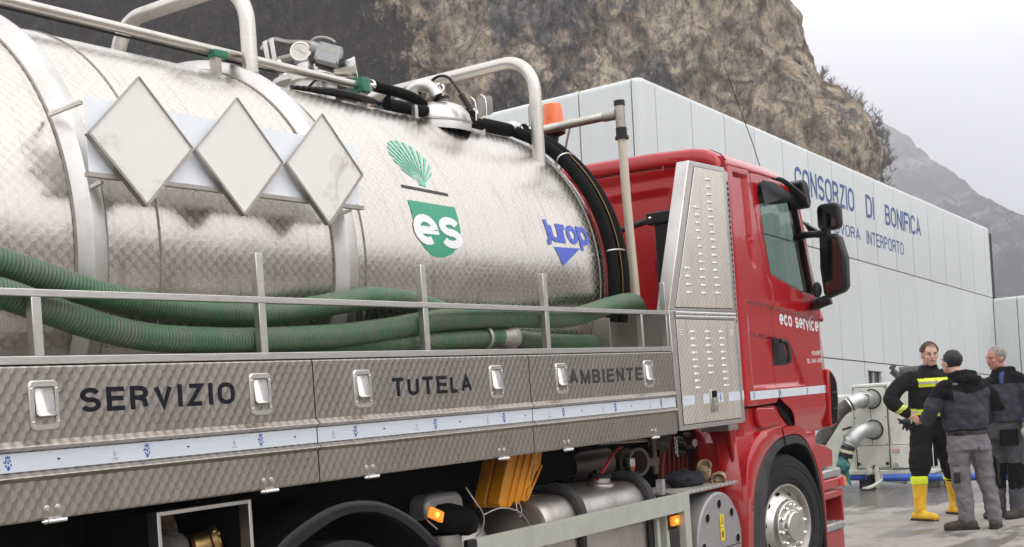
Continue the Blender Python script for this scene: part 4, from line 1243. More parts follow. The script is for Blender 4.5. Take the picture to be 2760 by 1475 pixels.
# rear wall: lip, then pressed panels
mb = MB()
rw = [(y, z) for y in [0.09 + i * 0.0232 * 1 for i in range(101)] for z in [0]]
NY, NZ = 100, 80; vs = []
for i in range(NY + 1):
    for j in range(NZ + 1):
        y = 0.075 + 2.35 * i / NY; z = 1.2 + 1.86 * j / NZ
        x = 7.758 - 0.02 * sm(z, 2.98, 3.03)
        e = min(sm(z, 1.5, 1.53), sm(z, 2.90, 2.87))
        for y0, y1 in ((0.16, 0.42), (0.47, 0.93), (0.98, 1.5), (1.56, 2.1)):
            x += 0.018 * e * min(sm(y, y0, y0 + .03), sm(y, y1 + .03, y1))
        if y < 0.13: x += 0.035 * (1 - (y - 0.075) / 0.055) ** 2
        vs.append((x, y, z))
n = NZ + 1
mb.add(vs, [(i * n + j, i * n + j + 1, (i + 1) * n + j + 1, (i + 1) * n + j) for i in range(NY) for j in range(NZ)])
mb.build('cab_rear_wall', 'red', truck, autosmooth=50)
skin(quarter, [], 'cab_side', truck)
win = [(8.278, 2.885), (8.290, 2.915), (8.325, 2.932), (8.60, 2.925), (8.86, 2.898), (8.935, 2.858), (8.965, 2.80), (9.035, 2.570), (9.115, 2.295), (9.148, 2.165), (8.90, 2.190), (8.68, 2.233), (8.372, 2.298), (8.315, 2.54)]
def off(P, d): return [(x + d, z) for x, z in P]
door = off(seam[1:], 0.009) + [(8.30, 2.990), (8.72, 2.975), (8.88, 2.94), (8.960, 2.885), (9.000, 2.80), (9.070, 2.570), (9.150, 2.30), (9.225, 2.14), (9.335, 1.985), (9.360, 1.75), (9.362, 1.60), (9.345, 1.43), (9.325, 1.172), (9.0, 1.148), (8.80, 1.162), (8.722, 1.215), (8.66, 1.295), (8.60, 1.345), (8.50, 1.385)]
d_ = skin(door, [win], 'door', truck)
mb = MB()
for k in range(len(win)):
    a, b = win[k], win[(k + 1) % len(win)]
    c_ = (8.68, 2.55)
    ins = lambda p, s: (c_[0] + (p[0] - c_[0]) * s, c_[1] + (p[1] - c_[1]) * s)
    A0, B0, A1, B1 = ins(a, 1.0), ins(b, 1.0), ins(a, 0.965), ins(b, 0.965)
    mb.add([(A0[0], belt(*A0) - 0.004, A0[1]), (B0[0], belt(*B0) - 0.004, B0[1]), (B1[0], belt(*B1) + 0.006, B1[1]), (A1[0], belt(*A1) + 0.006, A1[1])], [(0, 1, 2, 3)])
mb.build('window_seal', 'black', d_, solid=0.006)
mb = MB(); mb.add([(x, belt(x, z) + 0.012, z) for x, z in win], [tuple(range(len(win)))]); mb.build('window_glass', 'glass', d_, smooth=False)
mb = MB(); mb.tube([(8.955, belt(8.95, 2.80) - .004, 2.80), (9.045, belt(9.04, 2.5) - .004, 2.50), (9.135, belt(9.13, 2.2) - .004, 2.20)], 0.010, 6); mb.build('window_divider', 'black', d_)
# smoked wind deflector over the glass
dfl = [(8.262, 2.905), (8.30, 2.945), (8.50, 2.948), (8.62, 2.93), (8.94, 2.862), (8.95, 2.80), (8.80, 2.825), (8.62, 2.84), (8.52, 2.82), (8.42, 2.800), (8.325, 2.79), (8.285, 2.76)]
mb = MB(); mb.add([(x, YS - 0.010 if z > 2.88 else YS - 0.02, z) for x, z in dfl], [tuple(range(len(dfl)))]); mb.build('window_deflector', 'black', d_, smooth=False, solid=0.004)
MB().tube(spline([(8.36, -0.01, 2.955), (8.45, -0.035, 2.952), (8.62, -0.04, 2.915), (8.80, -0.035, 2.873), (8.87, -0.01, 2.86)], 5), [0.012] * 3 + [0.024] * 15 + [0.02] * 2 + [0.012], 12, sq=0.6).build('window_visor', 'black', d_)
mb = MB(); P = [(8.83, 2.975), (8.90, 3.005), (8.965, 2.985), (9.020, 2.845), (8.985, 2.795), (8.93, 2.80)]
mb.prism(P, xz, -0.03, 0.10); mb.build('sun_visor_end', 'black', truck, bevel=0.015)
mb = MB(); mb.box(8.93, 9.12, 0.10, 2.40, 2.88, 2.90); mb.build('sun_visor', 'black', truck, bevel=0.01)
# handle in its black dish
P = [(8.400, 1.856), (8.560, 1.848), (8.600, 1.83), (8.680, 1.655), (8.400, 1.652)]
mb = MB(); mb.prism(P, lambda u, v, d: (u, belt(u, v) + d, v), -0.006, 0.012); h_ = mb.build('door_handle', 'black', d_, bevel=0.006)
mb = MB(); mb.tube(spline([(8.455, 0.050, 1.825), (8.500, 0.036, 1.822), (8.540, 0.034, 1.780), (8.560, 0.036, 1.72), (8.575, 0.048, 1.675)], 5), 0.017, 10); mb.build('grip', 'trim', h_)
mb = MB(); mb.add([(8.425, belt(8.425, 1.83) - .0072, 1.82), (8.49, belt(8.49, 1.83) - .0072, 1.80), (8.53, belt(8.5, 1.7) - .0072, 1.70), (8.425, belt(8.425, 1.7) - .0072, 1.69)], [(0, 1, 2, 3)]); mb.build('handle_well', 'under', h_, smooth=False)
MB().ball((8.60, 0.052, 1.68), (.012, .006, .012), 10, 6).build('lock', 'chrome', h_)
# lettering and tape on the door
def on_door(vs, fs, x0, z0, mat, par, shear=0.0, lift=0.0075):
    vs2, fs2 = flat_mesh(vs, fs, [0.04 * i for i in range(1, 30)], [0.02 * i for i in range(1, 10)])
    mb = MB(); mb.add([(x0 + u, belt(x0 + u, z0 + v + shear * u) - lift - l, z0 + v + shear * u) for u, v, l in vs2], fs2)
    return mb.build('lettering', mat, par, smooth=False)
vs, fs = stroke_text('eco service', 0.735, 0.120, 0.19, 0.27); on_door(vs, fs, 8.520, 1.932, 'logo_white', d_, -0.072)
vs, fs = stroke_text('ROVERETO', 0.205, 0.036, 0.16, 0.30); on_door(vs, fs, 9.088, 1.716, 'logo_white', d_)
vs, fs = stroke_text('TEL. 0464 438551', 0.322, 0.036, 0.16, 0.34); on_door(vs, fs, 8.972, 1.661, 'logo_white', d_)
def door_tape(a, b, par):
    n = 14; vs = []
    for i in range(n + 1):
        x = a + (b - a) * i / n
        for z in (1.432, 1.460, 1.490): vs.append((x, belt(x, z) - 0.0085, z))
    mb = MB(); mb.add(vs, [(i * 3 + j, i * 3 + j + 1, (i + 1) * 3 + j + 1, (i + 1) * 3 + j) for i in range(n) for j in range(2)])
    return mb.build('reflective_tape', 'tape', par)
side_ = bpy.data.objects['cab_side']
t1 = door_tape(7.868, 8.395, side_); t2 = door_tape(8.410, 9.345, d_)
for x, p in ((7.925, t1), (8.425, t2), (8.925, t2), (9.29, t2)): crest(x, 1.462, p, belt(x, 1.46) - 0.0105, 0.95)
for x, p in ((8.30, t1), (8.80, t2), (9.20, t2)): smallprint(x, 1.462, p).location.y += belt(x, 1.46) - 0.004

# windscreen, pillars, front
mb = MB(); mb.add([(8.96, 0.14, 2.93), (8.96, 2.36, 2.93), (9.29, 2.40, 2.12), (9.29, 0.10, 2.12)], [(0, 1, 2, 3)]); mb.build('windscreen', 'glass', truck, smooth=False)
for s in (0, 1):
    f = (lambda y: 2.5 - y) if s else (lambda y: y)
    mb = MB(); P = [(8.925, 2.93), (8.985, 2.93), (9.09, 2.64), (9.19, 2.30), (9.255, 2.14), (9.36, 1.985), (9.33, 1.97), (9.20, 2.10), (9.135, 2.26), (9.03, 2.60)]
    mb.prism(P, lambda u, v, d: (u + 0.03, f(d), v), 0.075, 0.15); mb.build('windscreen_pillar', 'red', truck, bevel=0.01)
MB().tube([(9.02, 0.10, 2.86), (9.13, 0.085, 2.52), (9.20, 0.08, 2.30), (9.235, 0.07, 2.17)], 0.014, 8).build('pillar_trim', 'chrome', truck)
mb = MB(); mb.prism([(9.30, 2.12), (9.42, 2.0), (9.47, 1.6), (9.47, 1.15), (9.0, 1.15), (9.2, 2.08)], xz, 0.12, 2.38); mb.build('cab_front', 'red', truck, bevel=0.02)
# far side of the cab with its own window
mb = MB(); vs, fs = poly_sheet([(7.745, 1.395), (9.36, 1.395), (9.36, 1.985), (9.225, 2.14), (9.0, 2.80), (8.88, 2.94), (8.72, 3.0), (7.745, 3.0)], [win], 0.3)
mb.add([(u, 2.45, v) for u, v in vs], fs); fs_ = mb.build('cab_side', 'red', truck, solid=0.01); fs_['label'] = 'far side of the cab'
# interior
ci = MB(); ci.box(7.79, 9.2, 0.11, 2.40, 1.40, 2.00); ci.build('cab_floor', 'under', truck, smooth=False)
mb = MB(); mb.box(8.15, 8.95, 0.14, 2.36, 2.88, 2.95); mb.prism([(7.79, 2.95), (8.35, 2.95), (8.42, 2.80), (8.36, 2.66), (8.22, 2.62), (7.79, 2.62)], xz, 0.16, 0.5)
mb.build('headliner', 'black', truck, bevel=0.02)
mb = MB(); mb.box(8.22, 8.40, 0.32, 0.82, 1.95, 2.52); mb.ball((8.31, 0.57, 2.60), (.07, .14, .12)); mb.build('seat', 'black', truck, bevel=0.05)
mb = MB(); mb.prism([(8.98, 1.98), (9.27, 1.98), (9.22, 2.16), (9.05, 2.20)], xz, 0.16, 2.3); mb.build('dashboard', 'black', truck, bevel=0.02)
mb = MB(); mb.tube([(8.86 + .07 * math.sin(R(a)), 0.60 + 0.22 * math.cos(R(a)), 2.16 + 0.20 * math.sin(R(a))) for a in range(0, 360, 15)], 0.014, 8, closed=True); mb.build('steering_wheel', 'black', truck)

# mirrors
mir = MB(); P = rrect(-0.243, -0.072, 2.622, 2.818, 0.045); 
def yz(x): return lambda u, v, d: (x + d, u, v)
mir.prism(P, yz(8.98), 0.0, 0.085); mr1 = mir.build('mirror', 'black', truck, bevel=0.018, seg=3)
mb = MB(); mb.prism(rrect(-0.222, -0.088, 2.638, 2.802, 0.035), yz(8.975), 0.0, 0.002); mb.build('mirror_glass', 'mirror', mr1, smooth=False)
mir = MB(); P = [(-0.078, 2.600), (-0.20, 2.592), (-0.232, 2.565), (-0.268, 2.41), (-0.262, 2.20), (-0.235, 2.165), (-0.11, 2.125), (-0.085, 2.16), (-0.068, 2.35)]
mir.prism(P, yz(8.98), 0.0, 0.10); mr2 = mir.build('mirror', 'black', truck, bevel=0.02, seg=3)
mb = MB(); mb.prism([(-0.098, 2.56), (-0.19, 2.55), (-0.212, 2.535), (-0.238, 2.41), (-0.235, 2.22), (-0.215, 2.19), (-0.12, 2.158), (-0.105, 2.18), (-0.092, 2.35)], yz(8.975), 0.0, 0.002)
mb.build('mirror_glass', 'mirror', mr2, smooth=False)
MB().tube([(9.0, -0.145, 2.58), (9.0, -0.145, 2.64)], 0.022, 10).build('mirror_joint', 'black', truck)
MB().tube(spline([(9.06, 0.13, 2.595), (9.0, 0.04, 2.607), (9.0, -0.08, 2.603), (9.0, -0.13, 2.60)], 4), 0.026, 10).build('mirror_arm', 'black', truck)
MB().tube(spline([(9.24, 0.09, 2.13), (9.10, 0.02, 2.09), (9.0, -0.04, 2.095), (9.0, -0.13, 2.12)], 4), 0.040, 12).build('mirror_arm', 'black', truck)
MB().ball((9.06, -0.01, 2.20), (.035, .035, .06), 14, 10).build('mirror_motor', 'trim', truck)
mb = MB(); mb.prism([(0.10, 2.62), (0.16, 2.74), (0.2, 2.76), (-0.02, 2.62)], yz(9.30), 0, 0.12); mb.build('mirror_bracket', 'black', truck, bevel=0.02)
# radio aerial
MB().tube([(9.0, 0.334, 3.10), (9.0, 0.40, 3.36), (9.0, 0.583, 3.965)], 0.0035, 6).build('aerial', 'black', truck)

# front corner deflector with its dark slot
mb = MB(); P = [(9.352, 1.615), (9.42, 1.60), (9.490, 1.552), (9.525, 1.50), (9.530, 1.36), (9.495, 1.195), (9.40, 1.168), (9.335, 1.172)]
mb.prism(P, xz, 0.055, 0.30); dfx = mb.build('corner_deflector', 'red', truck, bevel=0.014, seg=3)
mb = MB(); P = [(9.378, 1.588), (9.43, 1.568), (9.500, 1.500), (9.504, 1.36), (9.468, 1.195), (9.352, 1.186)]
mb.prism(P, xz, 0.0535, 0.0545); mb.build('slot', 'under', dfx, smooth=False)
for z in (1.30, 1.42): MB().box(9.385, 9.49, 0.050, 0.0532, z, z + 0.016).build('slot_vane', 'black', dfx, smooth=False)

# ---------------------------------------------------------------- wheel arch, front step
arch_out = [(7.645, 0.20), (7.655, 0.50), (7.690, 0.80), (7.735, 1.00), (7.80, 1.10), (7.91, 1.175), (8.06, 1.215), (8.334, 1.224), (8.60, 1.220), (8.72, 1.190), (8.864, 1.103), (8.943, 0.985), (9.018, 0.897), (9.048, 0.75), (9.050, 0.50), (9.040, 0.20)]
arch_mid = [(7.735, 0.20), (7.745, 0.47), (7.785, 0.70), (7.850, 0.86), (7.934, 0.965), (8.067, 1.067), (8.240, 1.135), (8.385, 1.156), (8.577, 1.160), (8.720, 1.120), (8.830, 1.035), (8.930, 0.915), (9.000, 0.76), (9.025, 0.62), (9.034, 0.50), (9.030, 0.20)]
arch_in = [(7.945, 0.20), (7.955, 0.44), (7.985, 0.66), (8.050, 0.82), (8.108, 0.945), (8.206, 1.035), (8.328, 1.080), (8.462, 1.092), (8.62, 1.088), (8.772, 1.050), (8.86, 0.965), (8.925, 0.87), (8.975, 0.76), (9.005, 0.65), (9.018, 0.50), (9.020, 0.20)]
def band(A, B, y, name, mat, par, yi=0.35, lip=0.012):
    n = len(A); vs = []
    for k in range(n):
        a, b = Vector(A[k]), Vector(B[k])
        for p, yy in ((a, yi), (a, y + lip), (a.lerp(b, 0.10), y), (a.lerp(b, 0.9), y), (b, y + lip), (b, yi)): vs.append((p.x, yy, p.y))
    mb = MB(); mb.add(vs, [(i * 6 + j, i * 6 + j + 1, (i + 1) * 6 + j + 1, (i + 1) * 6 + j) for i in range(n - 1) for j in range(5)])
    return mb.build(name, mat, par, autosmooth=45)
def dens(P, k=4): return [(v.x, v.z) for v in spline([(a, 0, b) for a, b in P], k)]
AO, AM, AI = dens(arch_out), dens(arch_mid), dens(arch_in)
wa = band(AO, AM, 0.030, 'wheel_arch', 'red', truck)
band(AM, AI, 0.034, 'arch_liner', 'trim', wa, 0.5)
mb = MB()
for k, w in ((8.345, 0.022),): mb.bar((k - 0.012, 0.029, 1.222), (k + 0.03, 0.026, 1.075), 0.010, 0.004, (0, 1, 0))
mb.build('arch_split', 'under', wa, smooth=False)
mb = MB(); n = len(AI)
mb.add([(x, yy, z) for x, z in AI for yy in (0.05, 0.75)], [(i * 2, i * 2 + 1, i * 2 + 3, i * 2 + 2) for i in range(n - 1)]); mb.build('inner_arch', 'under', truck)
# body panel between door and arch, with the raised hatch
P = [(7.72, 1.385), (8.345, 1.385), (8.50, 1.370), (8.60, 1.33), (8.655, 1.28), (8.71, 1.205), (8.60, 1.20), (8.06, 1.20), (7.91, 1.16), (7.80, 1.08), (7.74, 0.98), (7.70, 1.0), (7.66, 1.25)]
mb = MB(); mb.prism(P, xz, 0.105, 0.14); fw_ = mb.build('fender_panel', 'red', truck, bevel=0.01)
P = [(8.030, 1.378), (8.31, 1.368), (8.40, 1.275), (8.36, 1.250), (8.10, 1.232), (8.045, 1.26), (8.025, 1.32)]
mb = MB(); mb.prism(P, xz, 0.070, 0.11); mb.build('hatch', 'red', fw_, bevel=0.012, seg=3)
P = [(8.42, 1.375), (8.52, 1.360), (8.61, 1.30), (8.70, 1.215), (8.62, 1.222), (8.50, 1.30)]
mb = MB(); mb.prism(P, xz, 0.095, 0.104); mb.build('storage_gap', 'under', fw_, smooth=False)  # near-black plate standing in for the shade inside the gap
# inner wing with ribs seen under the cabinet
mb = MB(); mb.prism([(7.30, 0.60), (7.66, 0.20), (7.70, 1.27), (7.45, 1.27), (7.36, 1.05)], xz, 0.46, 0.50)
iw = mb.build('inner_wing', 'underred', truck, bevel=0.01)
for i in range(5):
    x = 7.40 + 0.065 * i
    MB().bar((x, 0.452, 0.92), (x + 0.03, 0.452, 1.18), 0.018, 0.028, (0, 1, 0)).build('wing_rib', 'underred', iw, bevel=0.005)
mb = MB(); mb.add([(7.645, 0.06, 0.20), (7.70, 0.46, 0.20), (7.70, 0.46, 1.0), (7.72, 0.46, 1.27), (7.70, 0.10, 1.27), (7.69, 0.06, 0.80)], [(0, 1, 2, 3, 4, 5)])
mb.build('arch_rear_face', 'red', truck, solid=0.006)
MB().box(7.52, 7.68, 0.20, 0.24, 0.585, 0.66).build('arch_bracket', 'red', truck, bevel=0.01)
# step assembly ahead of the wheel
P = [(8.86, 1.16), (9.13, 1.16), (9.12, 1.06), (9.30, 1.035), (9.452, 0.985), (9.44, 0.86), (9.03, 0.865), (9.04, 0.92), (8.93, 1.07)]
mb = MB(); mb.prism(P, xz, 0.10, 0.60); stp = mb.build('front_step', 'red', truck, bevel=0.015)
def step_plate(x0, x1, z, name, par, fh):
    mb = MB(); mb.box(x0, x1, 0.045, 0.40, z - fh, z)
    s = mb.build(name, 'zinc', par, bevel=0.012)
    mb = MB()
    for i in range(9):
        for j in range(7):
            xx = x0 + 0.03 + (x1 - x0 - 0.06) * i / 8; yy = 0.07 + 0.045 * j
            mb.bar((xx - 0.012, yy, z + 0.002), (xx + 0.012, yy + (0.010 if (i + j) % 2 else -0.010), z + 0.002), 0.006, 0.005)
    t_ = mb.build('tread', 'chrome', s, smooth=False); t_['kind'] = 'stuff'
    return s
step_plate(9.045, 9.455, 0.850, 'step_plate', stp, 0.062)
step_plate(9.03, 9.470, 0.445, 'step_plate', stp, 0.060)
mb = MB(); mb.box(9.055, 9.545, 0.045, 0.40, 0.700, 0.784); mk = mb.build('bumper_end', 'red', stp, bevel=0.018, seg=3)
MB().box(9.405, 9.475, 0.040, 0.046, 0.712, 0.770).build('marker_lens', 'redhandle', mk, bevel=0.002)
MB().box(9.477, 9.535, 0.038, 0.046, 0.708, 0.774).build('indicator_lens', 'amber', mk, bevel=0.003)
mb = MB(); mb.box(9.055, 9.48, 0.045, 0.35, 0.630, 0.690); mb.build('bumper_lower', 'red', stp, bevel=0.014)
mb = MB(); mb.box(9.04, 9.47, 0.20, 0.42, 0.40, 0.64); mb.box(9.44, 9.475, 0.05, 0.22, 0.44, 0.64); mb.box(9.03, 9.47, 0.06, 0.35, 0.16, 0.382)
mb.build('step_box', 'red', stp, bevel=0.006)
mb = MB(); mb.box(9.0, 9.6, 0.42, 2.4, 0.3, 1.15); mb.build('bumper', 'red', truck, bevel=0.03)

# ---------------------------------------------------------------- front wheel, steered slightly towards us
wc = Vector((8.49, 0.10, 0.515)); wa_ = R(9.5)
ax = Vector((-math.sin(wa_), -math.cos(wa_), 0))
fwd_w = Vector((math.cos(wa_), -math.sin(wa_), 0))
wheel = MB()
wheel.lathe([(-0.25, 0.30), (-0.27, 0.36), (-0.265, 0.44), (-0.245, 0.49), (-0.22, 0.515), (-0.04, 0.515), (-0.015, 0.500), (-0.004, 0.478), (0.004, 0.44), (0.008, 0.40), (0.006, 0.36), (-0.002, 0.325), (-0.012, 0.305), (-0.03, 0.296)], wc, ax, 96)
wheel_o = wheel.build('front_wheel', 'rubber', truck, autosmooth=40)
mb = MB()
for r in (0.345, 0.432, 0.462, 0.484):
    mb.tube([wc + ax * (0.0035 if r < .35 else 0.007 if r < .44 else 0.0 if r < .47 else -0.008) + (fwd_w * math.cos(R(a)) + UP * math.sin(R(a))) * r for a in range(0, 360, 4)], 0.0035, 6, closed=True)
o_ = mb.build('tyre_rib', 'rubber', wheel_o); o_['kind'] = 'stuff'
mb = MB()
mb.lathe([(-0.03, 0.297), (-0.004, 0.302), (0.004, 0.298), (0.002, 0.288), (-0.022, 0.278), (-0.050, 0.272), (-0.060, 0.262), (-0.030, 0.222), (-0.006, 0.198), (0.000, 0.190)], wc, ax, 72)
mb.lathe([(0.000, 0.190), (0.020, 0.186), (0.030, 0.182), (0.034, 0.176), (0.034, 0.120), (0.040, 0.112), (0.064, 0.106), (0.072, 0.098), (0.074, 0.0)], wc, ax, 64)
rim = mb.build('rim', 'chrome', wheel_o, autosmooth=30)
rim.data.materials[0] = M['steel']
mb = MB(); nb_ = None
for k in range(10):
    a = R(36 * k + 12); c = wc + ax * 0.034 + (fwd_w * math.cos(a) + UP * math.sin(a)) * 0.148
    mb = MB(); mb.lathe([(0, .0175), (.010, .0175), (.018, .014), (.026, .009), (.030, 0)], c, ax, 12); mb.build('wheel_nut', 'chrome', rim)
for k in range(10):
    a = R(36 * k + 30); d = (fwd_w * math.cos(a) + UP * math.sin(a)); c = wc + d * 0.236 + ax * (-0.038)
    nrm = (ax * 0.8 + d * 0.6).normalized(); tg = nrm.cross(d).normalized(); bt = nrm.cross(tg)
    mb = MB(); mb.add([c + nrm * 0.004 + tg * 0.022 * math.cos(R(t)) + bt * 0.013 * math.sin(R(t)) for t in range(0, 360, 20)], [tuple(range(18))])
    mb.build('rim_hole', 'under', rim, smooth=False)
def ring_text(txt, c, ax, r, a0, h, mat, par, up=True, step=None, weight=.2):
    """raised lettering following a circle on a wheel or cover"""
    mb = MB(); a = a0
    for ch in txt:
        w = GL[ch][0] * h * 0.85
        if GL[ch][1]:
            vs, fs = stroke_text(ch, max(w, h * weight * 0.9), h, weight)
            vs2 = []
            for u, v in vs:
                t = R(a) - (u / r); rr = r + v
                vs2.append(c + (fwd_w * math.cos(t) + UP * math.sin(t)) * rr)
            mb.add(vs2, fs)
        a -= math.degrees((w + h * 0.30) / r)
    return mb.build('lettering', mat, par, smooth=False)
ring_text('PROVERS', wc + ax * 0.0095, ax, 0.385, 128, 0.036, 'trim', wheel_o) if False else None

# ---------------------------------------------------------------- chassis and everything under the lockers
mb = MB(); mb.box(-0.6, 9.0, 0.80, 0.88, 0.78, 1.06); mb.build('chassis_rail', 'under', truck, smooth=False)
mb = MB(); mb.box(-0.6, 9.0, 1.62, 1.70, 0.78, 1.06); mb.build('chassis_rail', 'under', truck, smooth=False)
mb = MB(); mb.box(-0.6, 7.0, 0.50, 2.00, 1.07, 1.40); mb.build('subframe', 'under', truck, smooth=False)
mb = MB(); mb.box(-0.6, 7.2, 2.14, 2.50, 0.35, 1.78); mb.build('far_side_blackout', 'under', truck, smooth=False)  # plain dark box added to block daylight from the far side
mb = MB(); mb.box(4.6, 7.0, 0.90, 1.60, 0.45, 0.78); mb.build('gearbox_blackout', 'under', truck, bevel=0.04)  # plain dark box added to keep the underside black
mb = MB(); mb.box(-0.6, 2.6, 0.60, 1.90, 0.30, 1.0); mb.build('rear_axle_blackout', 'under', truck, bevel=0.04)  # another dark box added to close off light under the rear
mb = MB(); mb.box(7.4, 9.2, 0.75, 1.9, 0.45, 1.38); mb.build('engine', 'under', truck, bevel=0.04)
def plain_wheel(x, y, d):
    mb = MB(); w = 0.28 * d
    mb.lathe([(0, 0.28), (0.0, 0.44), (0.03, 0.50), (0.25, 0.50), (0.28, 0.44), (0.28, 0.28), (0.20, 0.26), (0.10, 0.15), (0.12, 0.0)], (x, y, 0.515), (0, d, 0), 48)
    return mb.build('wheel', 'rubber', truck, autosmooth=40)
plain_wheel(3.93, 0.14, 1); plain_wheel(3.93, 0.46, 1); plain_wheel(3.93, 2.36, -1); plain_wheel(8.49, 2.40, -1); plain_wheel(1.2, 0.14, 1)
# mudguard over the drive wheel
MGo = [(3.24, 0.60), (3.32, 0.86), (3.493, 1.045), (3.631, 1.120), (3.80, 1.172), (3.95, 1.186), (4.119, 1.166), (4.266, 1.113), (4.40, 1.035), (4.520, 0.93), (4.62, 0.80), (4.68, 0.60)]
MGi = [(3.30, 0.58), (3.385, 0.83), (3.55, 0.985), (3.67, 1.045), (3.84, 1.105), (3.96, 1.122), (4.09, 1.112), (4.22, 1.070), (4.34, 1.00), (4.455, 0.905), (4.56, 0.78), (4.62, 0.58)]
o_, i_ = dens(MGo), dens(MGi); n = len(o_); vs = []
for k in range(n):
    a, b = Vector(o_[k]), Vector(i_[k])
    for p, yy in ((a, .70), (a, .13), (a.lerp(b, .12), .105), (a.lerp(b, .5), .095), (a.lerp(b, .88), .102), (b, .125), (a.lerp(b, .9), .15), (a.lerp(b, .2), .70)): vs.append((p.x, yy, p.y))
mb = MB(); mb.add(vs, [(i * 8 + j, i * 8 + j + 1, (i + 1) * 8 + j + 1, (i + 1) * 8 + j) for i in range(n - 1) for j in range(7)])
mb.build('mudguard', 'fender', truck, autosmooth=50)
# open stainless tool box hung under the lockers
def tube_frame(P, w, h, name, mat, par):
    for a, b in zip(P, P[1:]): MB().bar(a, b, w, h, (0, 1, 0)).build(name, mat, par, bevel=0.003)
bxm = MB(); y0 = 0.10
bxm.box(2.935, 2.941, 0.14, 0.60, 0.62, 1.245); bxm.box(3.362, 3.368, 0.14, 0.60, 0.62, 1.245); bxm.box(2.941, 3.362, 0.14, 0.60, 1.240, 1.246); bxm.box(2.941, 3.362, 0.14, 0.60, 0.62, 0.626); bxm.box(2.935, 3.368, 0.60, 0.604, 0.62, 1.245)
tb = bxm.build('tool_box', 'under', truck, smooth=False)  # walls near-black: the shade inside the box put into their colour
for nm, a in (('box_frame', (2.928, 2.944, 0.62, 1.250)), ('box_frame', (3.359, 3.375, 0.62, 1.250)), ('box_frame', (2.944, 3.359, 1.234, 1.250)), ('box_frame', (2.944, 3.359, 0.62, 0.636))):
    MB().box(a[0], a[1], 0.085, 0.140, a[2], a[3]).build(nm, 'steel', tb, bevel=0.002)
for y in (0.20, 0.45): MB().box(2.96, 2.99, y, y + .04, 1.25, 1.30).build('box_hanger', 'under', tb, smooth=False)
# brake cylinder with side marker
cyl = MB(); cyl.lathe([(0, 0.0), (0, 0.12), (0.02, 0.155), (0.05, 0.160), (0.075, 0.160), (0.10, 0.150), (0.135, 0.10), (0.15, 0.0)], (4.85, 0.33, 0.93), (0.15, -0.1, 1), 28)
bc = cyl.build('brake_chamber', 'under', truck)
mb = MB(); mb.prism(rrect(4.685, 4.985, 0.99, 1.125, 0.06), xz, 0.30, 0.42); mb.build('chamber_plate', 'greycover', bc, bevel=0.02)
mb = MB(); mb.tube([(4.80, .3, .93), (4.80, .3, .70)], 0.09, 16); mb.build('chamber_stem', 'steel_dull', bc)
m1 = MB(); m1.bar((4.468, 0.10, 1.075), (4.560, 0.10, 1.038), 0.008, 0.052, (0, 1, 0))
def side_marker(x, z, y, tilt, par):
    d = Vector((math.cos(tilt), 0, math.sin(tilt))); c = Vector((x, y, z))
    a = MB().bar(c - d * 0.05, c + d * 0.05, 0.052, 0.02, (0, 1, 0)).build('side_marker', 'lit', par, bevel=0.006)
    MB().ball(c + Vector((0, -0.010, 0)), (0.013, 0.004, 0.013), 12, 8).build('bulb', 'bulb', a)
    return a
side_marker(4.515, 1.058, 0.11, R(-22), bc)
mb = MB(); mb.tube([(4.46, 0.12, 1.04), (4.53, 0.12, 0.99)], 0.004, 6); mb.build('marker_bracket', 'steel', bc)
MB().tube(spline([(4.94, .25, 1.14), (4.965, .22, 1.07), (5.0, .2, 1.0), (4.98, .2, .93), (4.95, .22, .90)], 5), 0.004, 6).build('wire', 'steel_dull', bc)
MB().tube(spline([(5.0, .2, 1.0), (5.12, .18, 1.02), (5.25, .16, .985), (5.33, .15, .90)], 6), 0.004, 6).build('wire', 'steel_dull', truck)
# air reservoir with a domed end
MB().lathe([(-0.45, 0.16), (0.0, 0.16), (0.06, 0.155), (0.11, 0.13), (0.145, 0.08), (0.155, 0.0)], (5.12, 0.48, 0.83), (1, -0.25, 0), 32).build('air_reservoir', 'alu', truck)
# fuel tank
def frect(y0, y1, z0, z1, r): return rrect(y0, y1, z0, z1, r, 6)
P = frect(0.10, 0.74, 0.36, 1.030, 0.13)
mb = MB(); vs = []; c2 = Vector((0.42, 0.695))
for x, s in ((5.405, 0.90), (5.415, 0.965), (5.435, 0.992), (5.47, 1.0), (6.54, 1.0), (6.575, 0.992), (6.595, 0.965), (6.60, 0.9)):
    vs += [(x, c2.x + (y - c2.x) * s, c2.y + (z - c2.y) * s) for y, z in P]
n = len(P)
mb.add(vs, [(i * n + j, i * n + (j + 1) % n, (i + 1) * n + (j + 1) % n, (i + 1) * n + j) for i in range(7) for j in range(n)] + [tuple(range(n)), tuple(7 * n + j for j in range(n))])
ft = mb.build('fuel_tank', 'alu', truck, autosmooth=35)
for x in (5.715, 6.465):
    Q = frect(0.085, 0.755, 0.345, 1.048, 0.145); vs = []
    for xx in (x - .032, x + .032): vs += [(xx, y, z) for y, z in Q]
    mb = MB(); mb.add(vs, [(j, (j + 1) % n, n + (j + 1) % n, n + j) for j in range(n)]); st_ = mb.build('tank_strap', 'black', ft, autosmooth=60, solid=0.010)
    mb = MB(); mb.tube(spline([(x, 0.36, 1.058), (x, 0.20, 1.050), (x, 0.115, 0.995), (x, 0.085, 0.925), (x, 0.080, 0.86)], 5), [0.024] * 3 + [0.034] * 14 + [0.022] * 4, 10, sq=1.0); mb.build('strap_buckle', 'trim', st_)
mb = MB(); mb.lathe([(-0.01, 0.085), (0.012, 0.078), (0.02, 0.062), (0.045, 0.060)], (6.21, 0.26, 1.030), (0, -0.10, 1), 28); fc = mb.build('filler_neck', 'alu', ft)
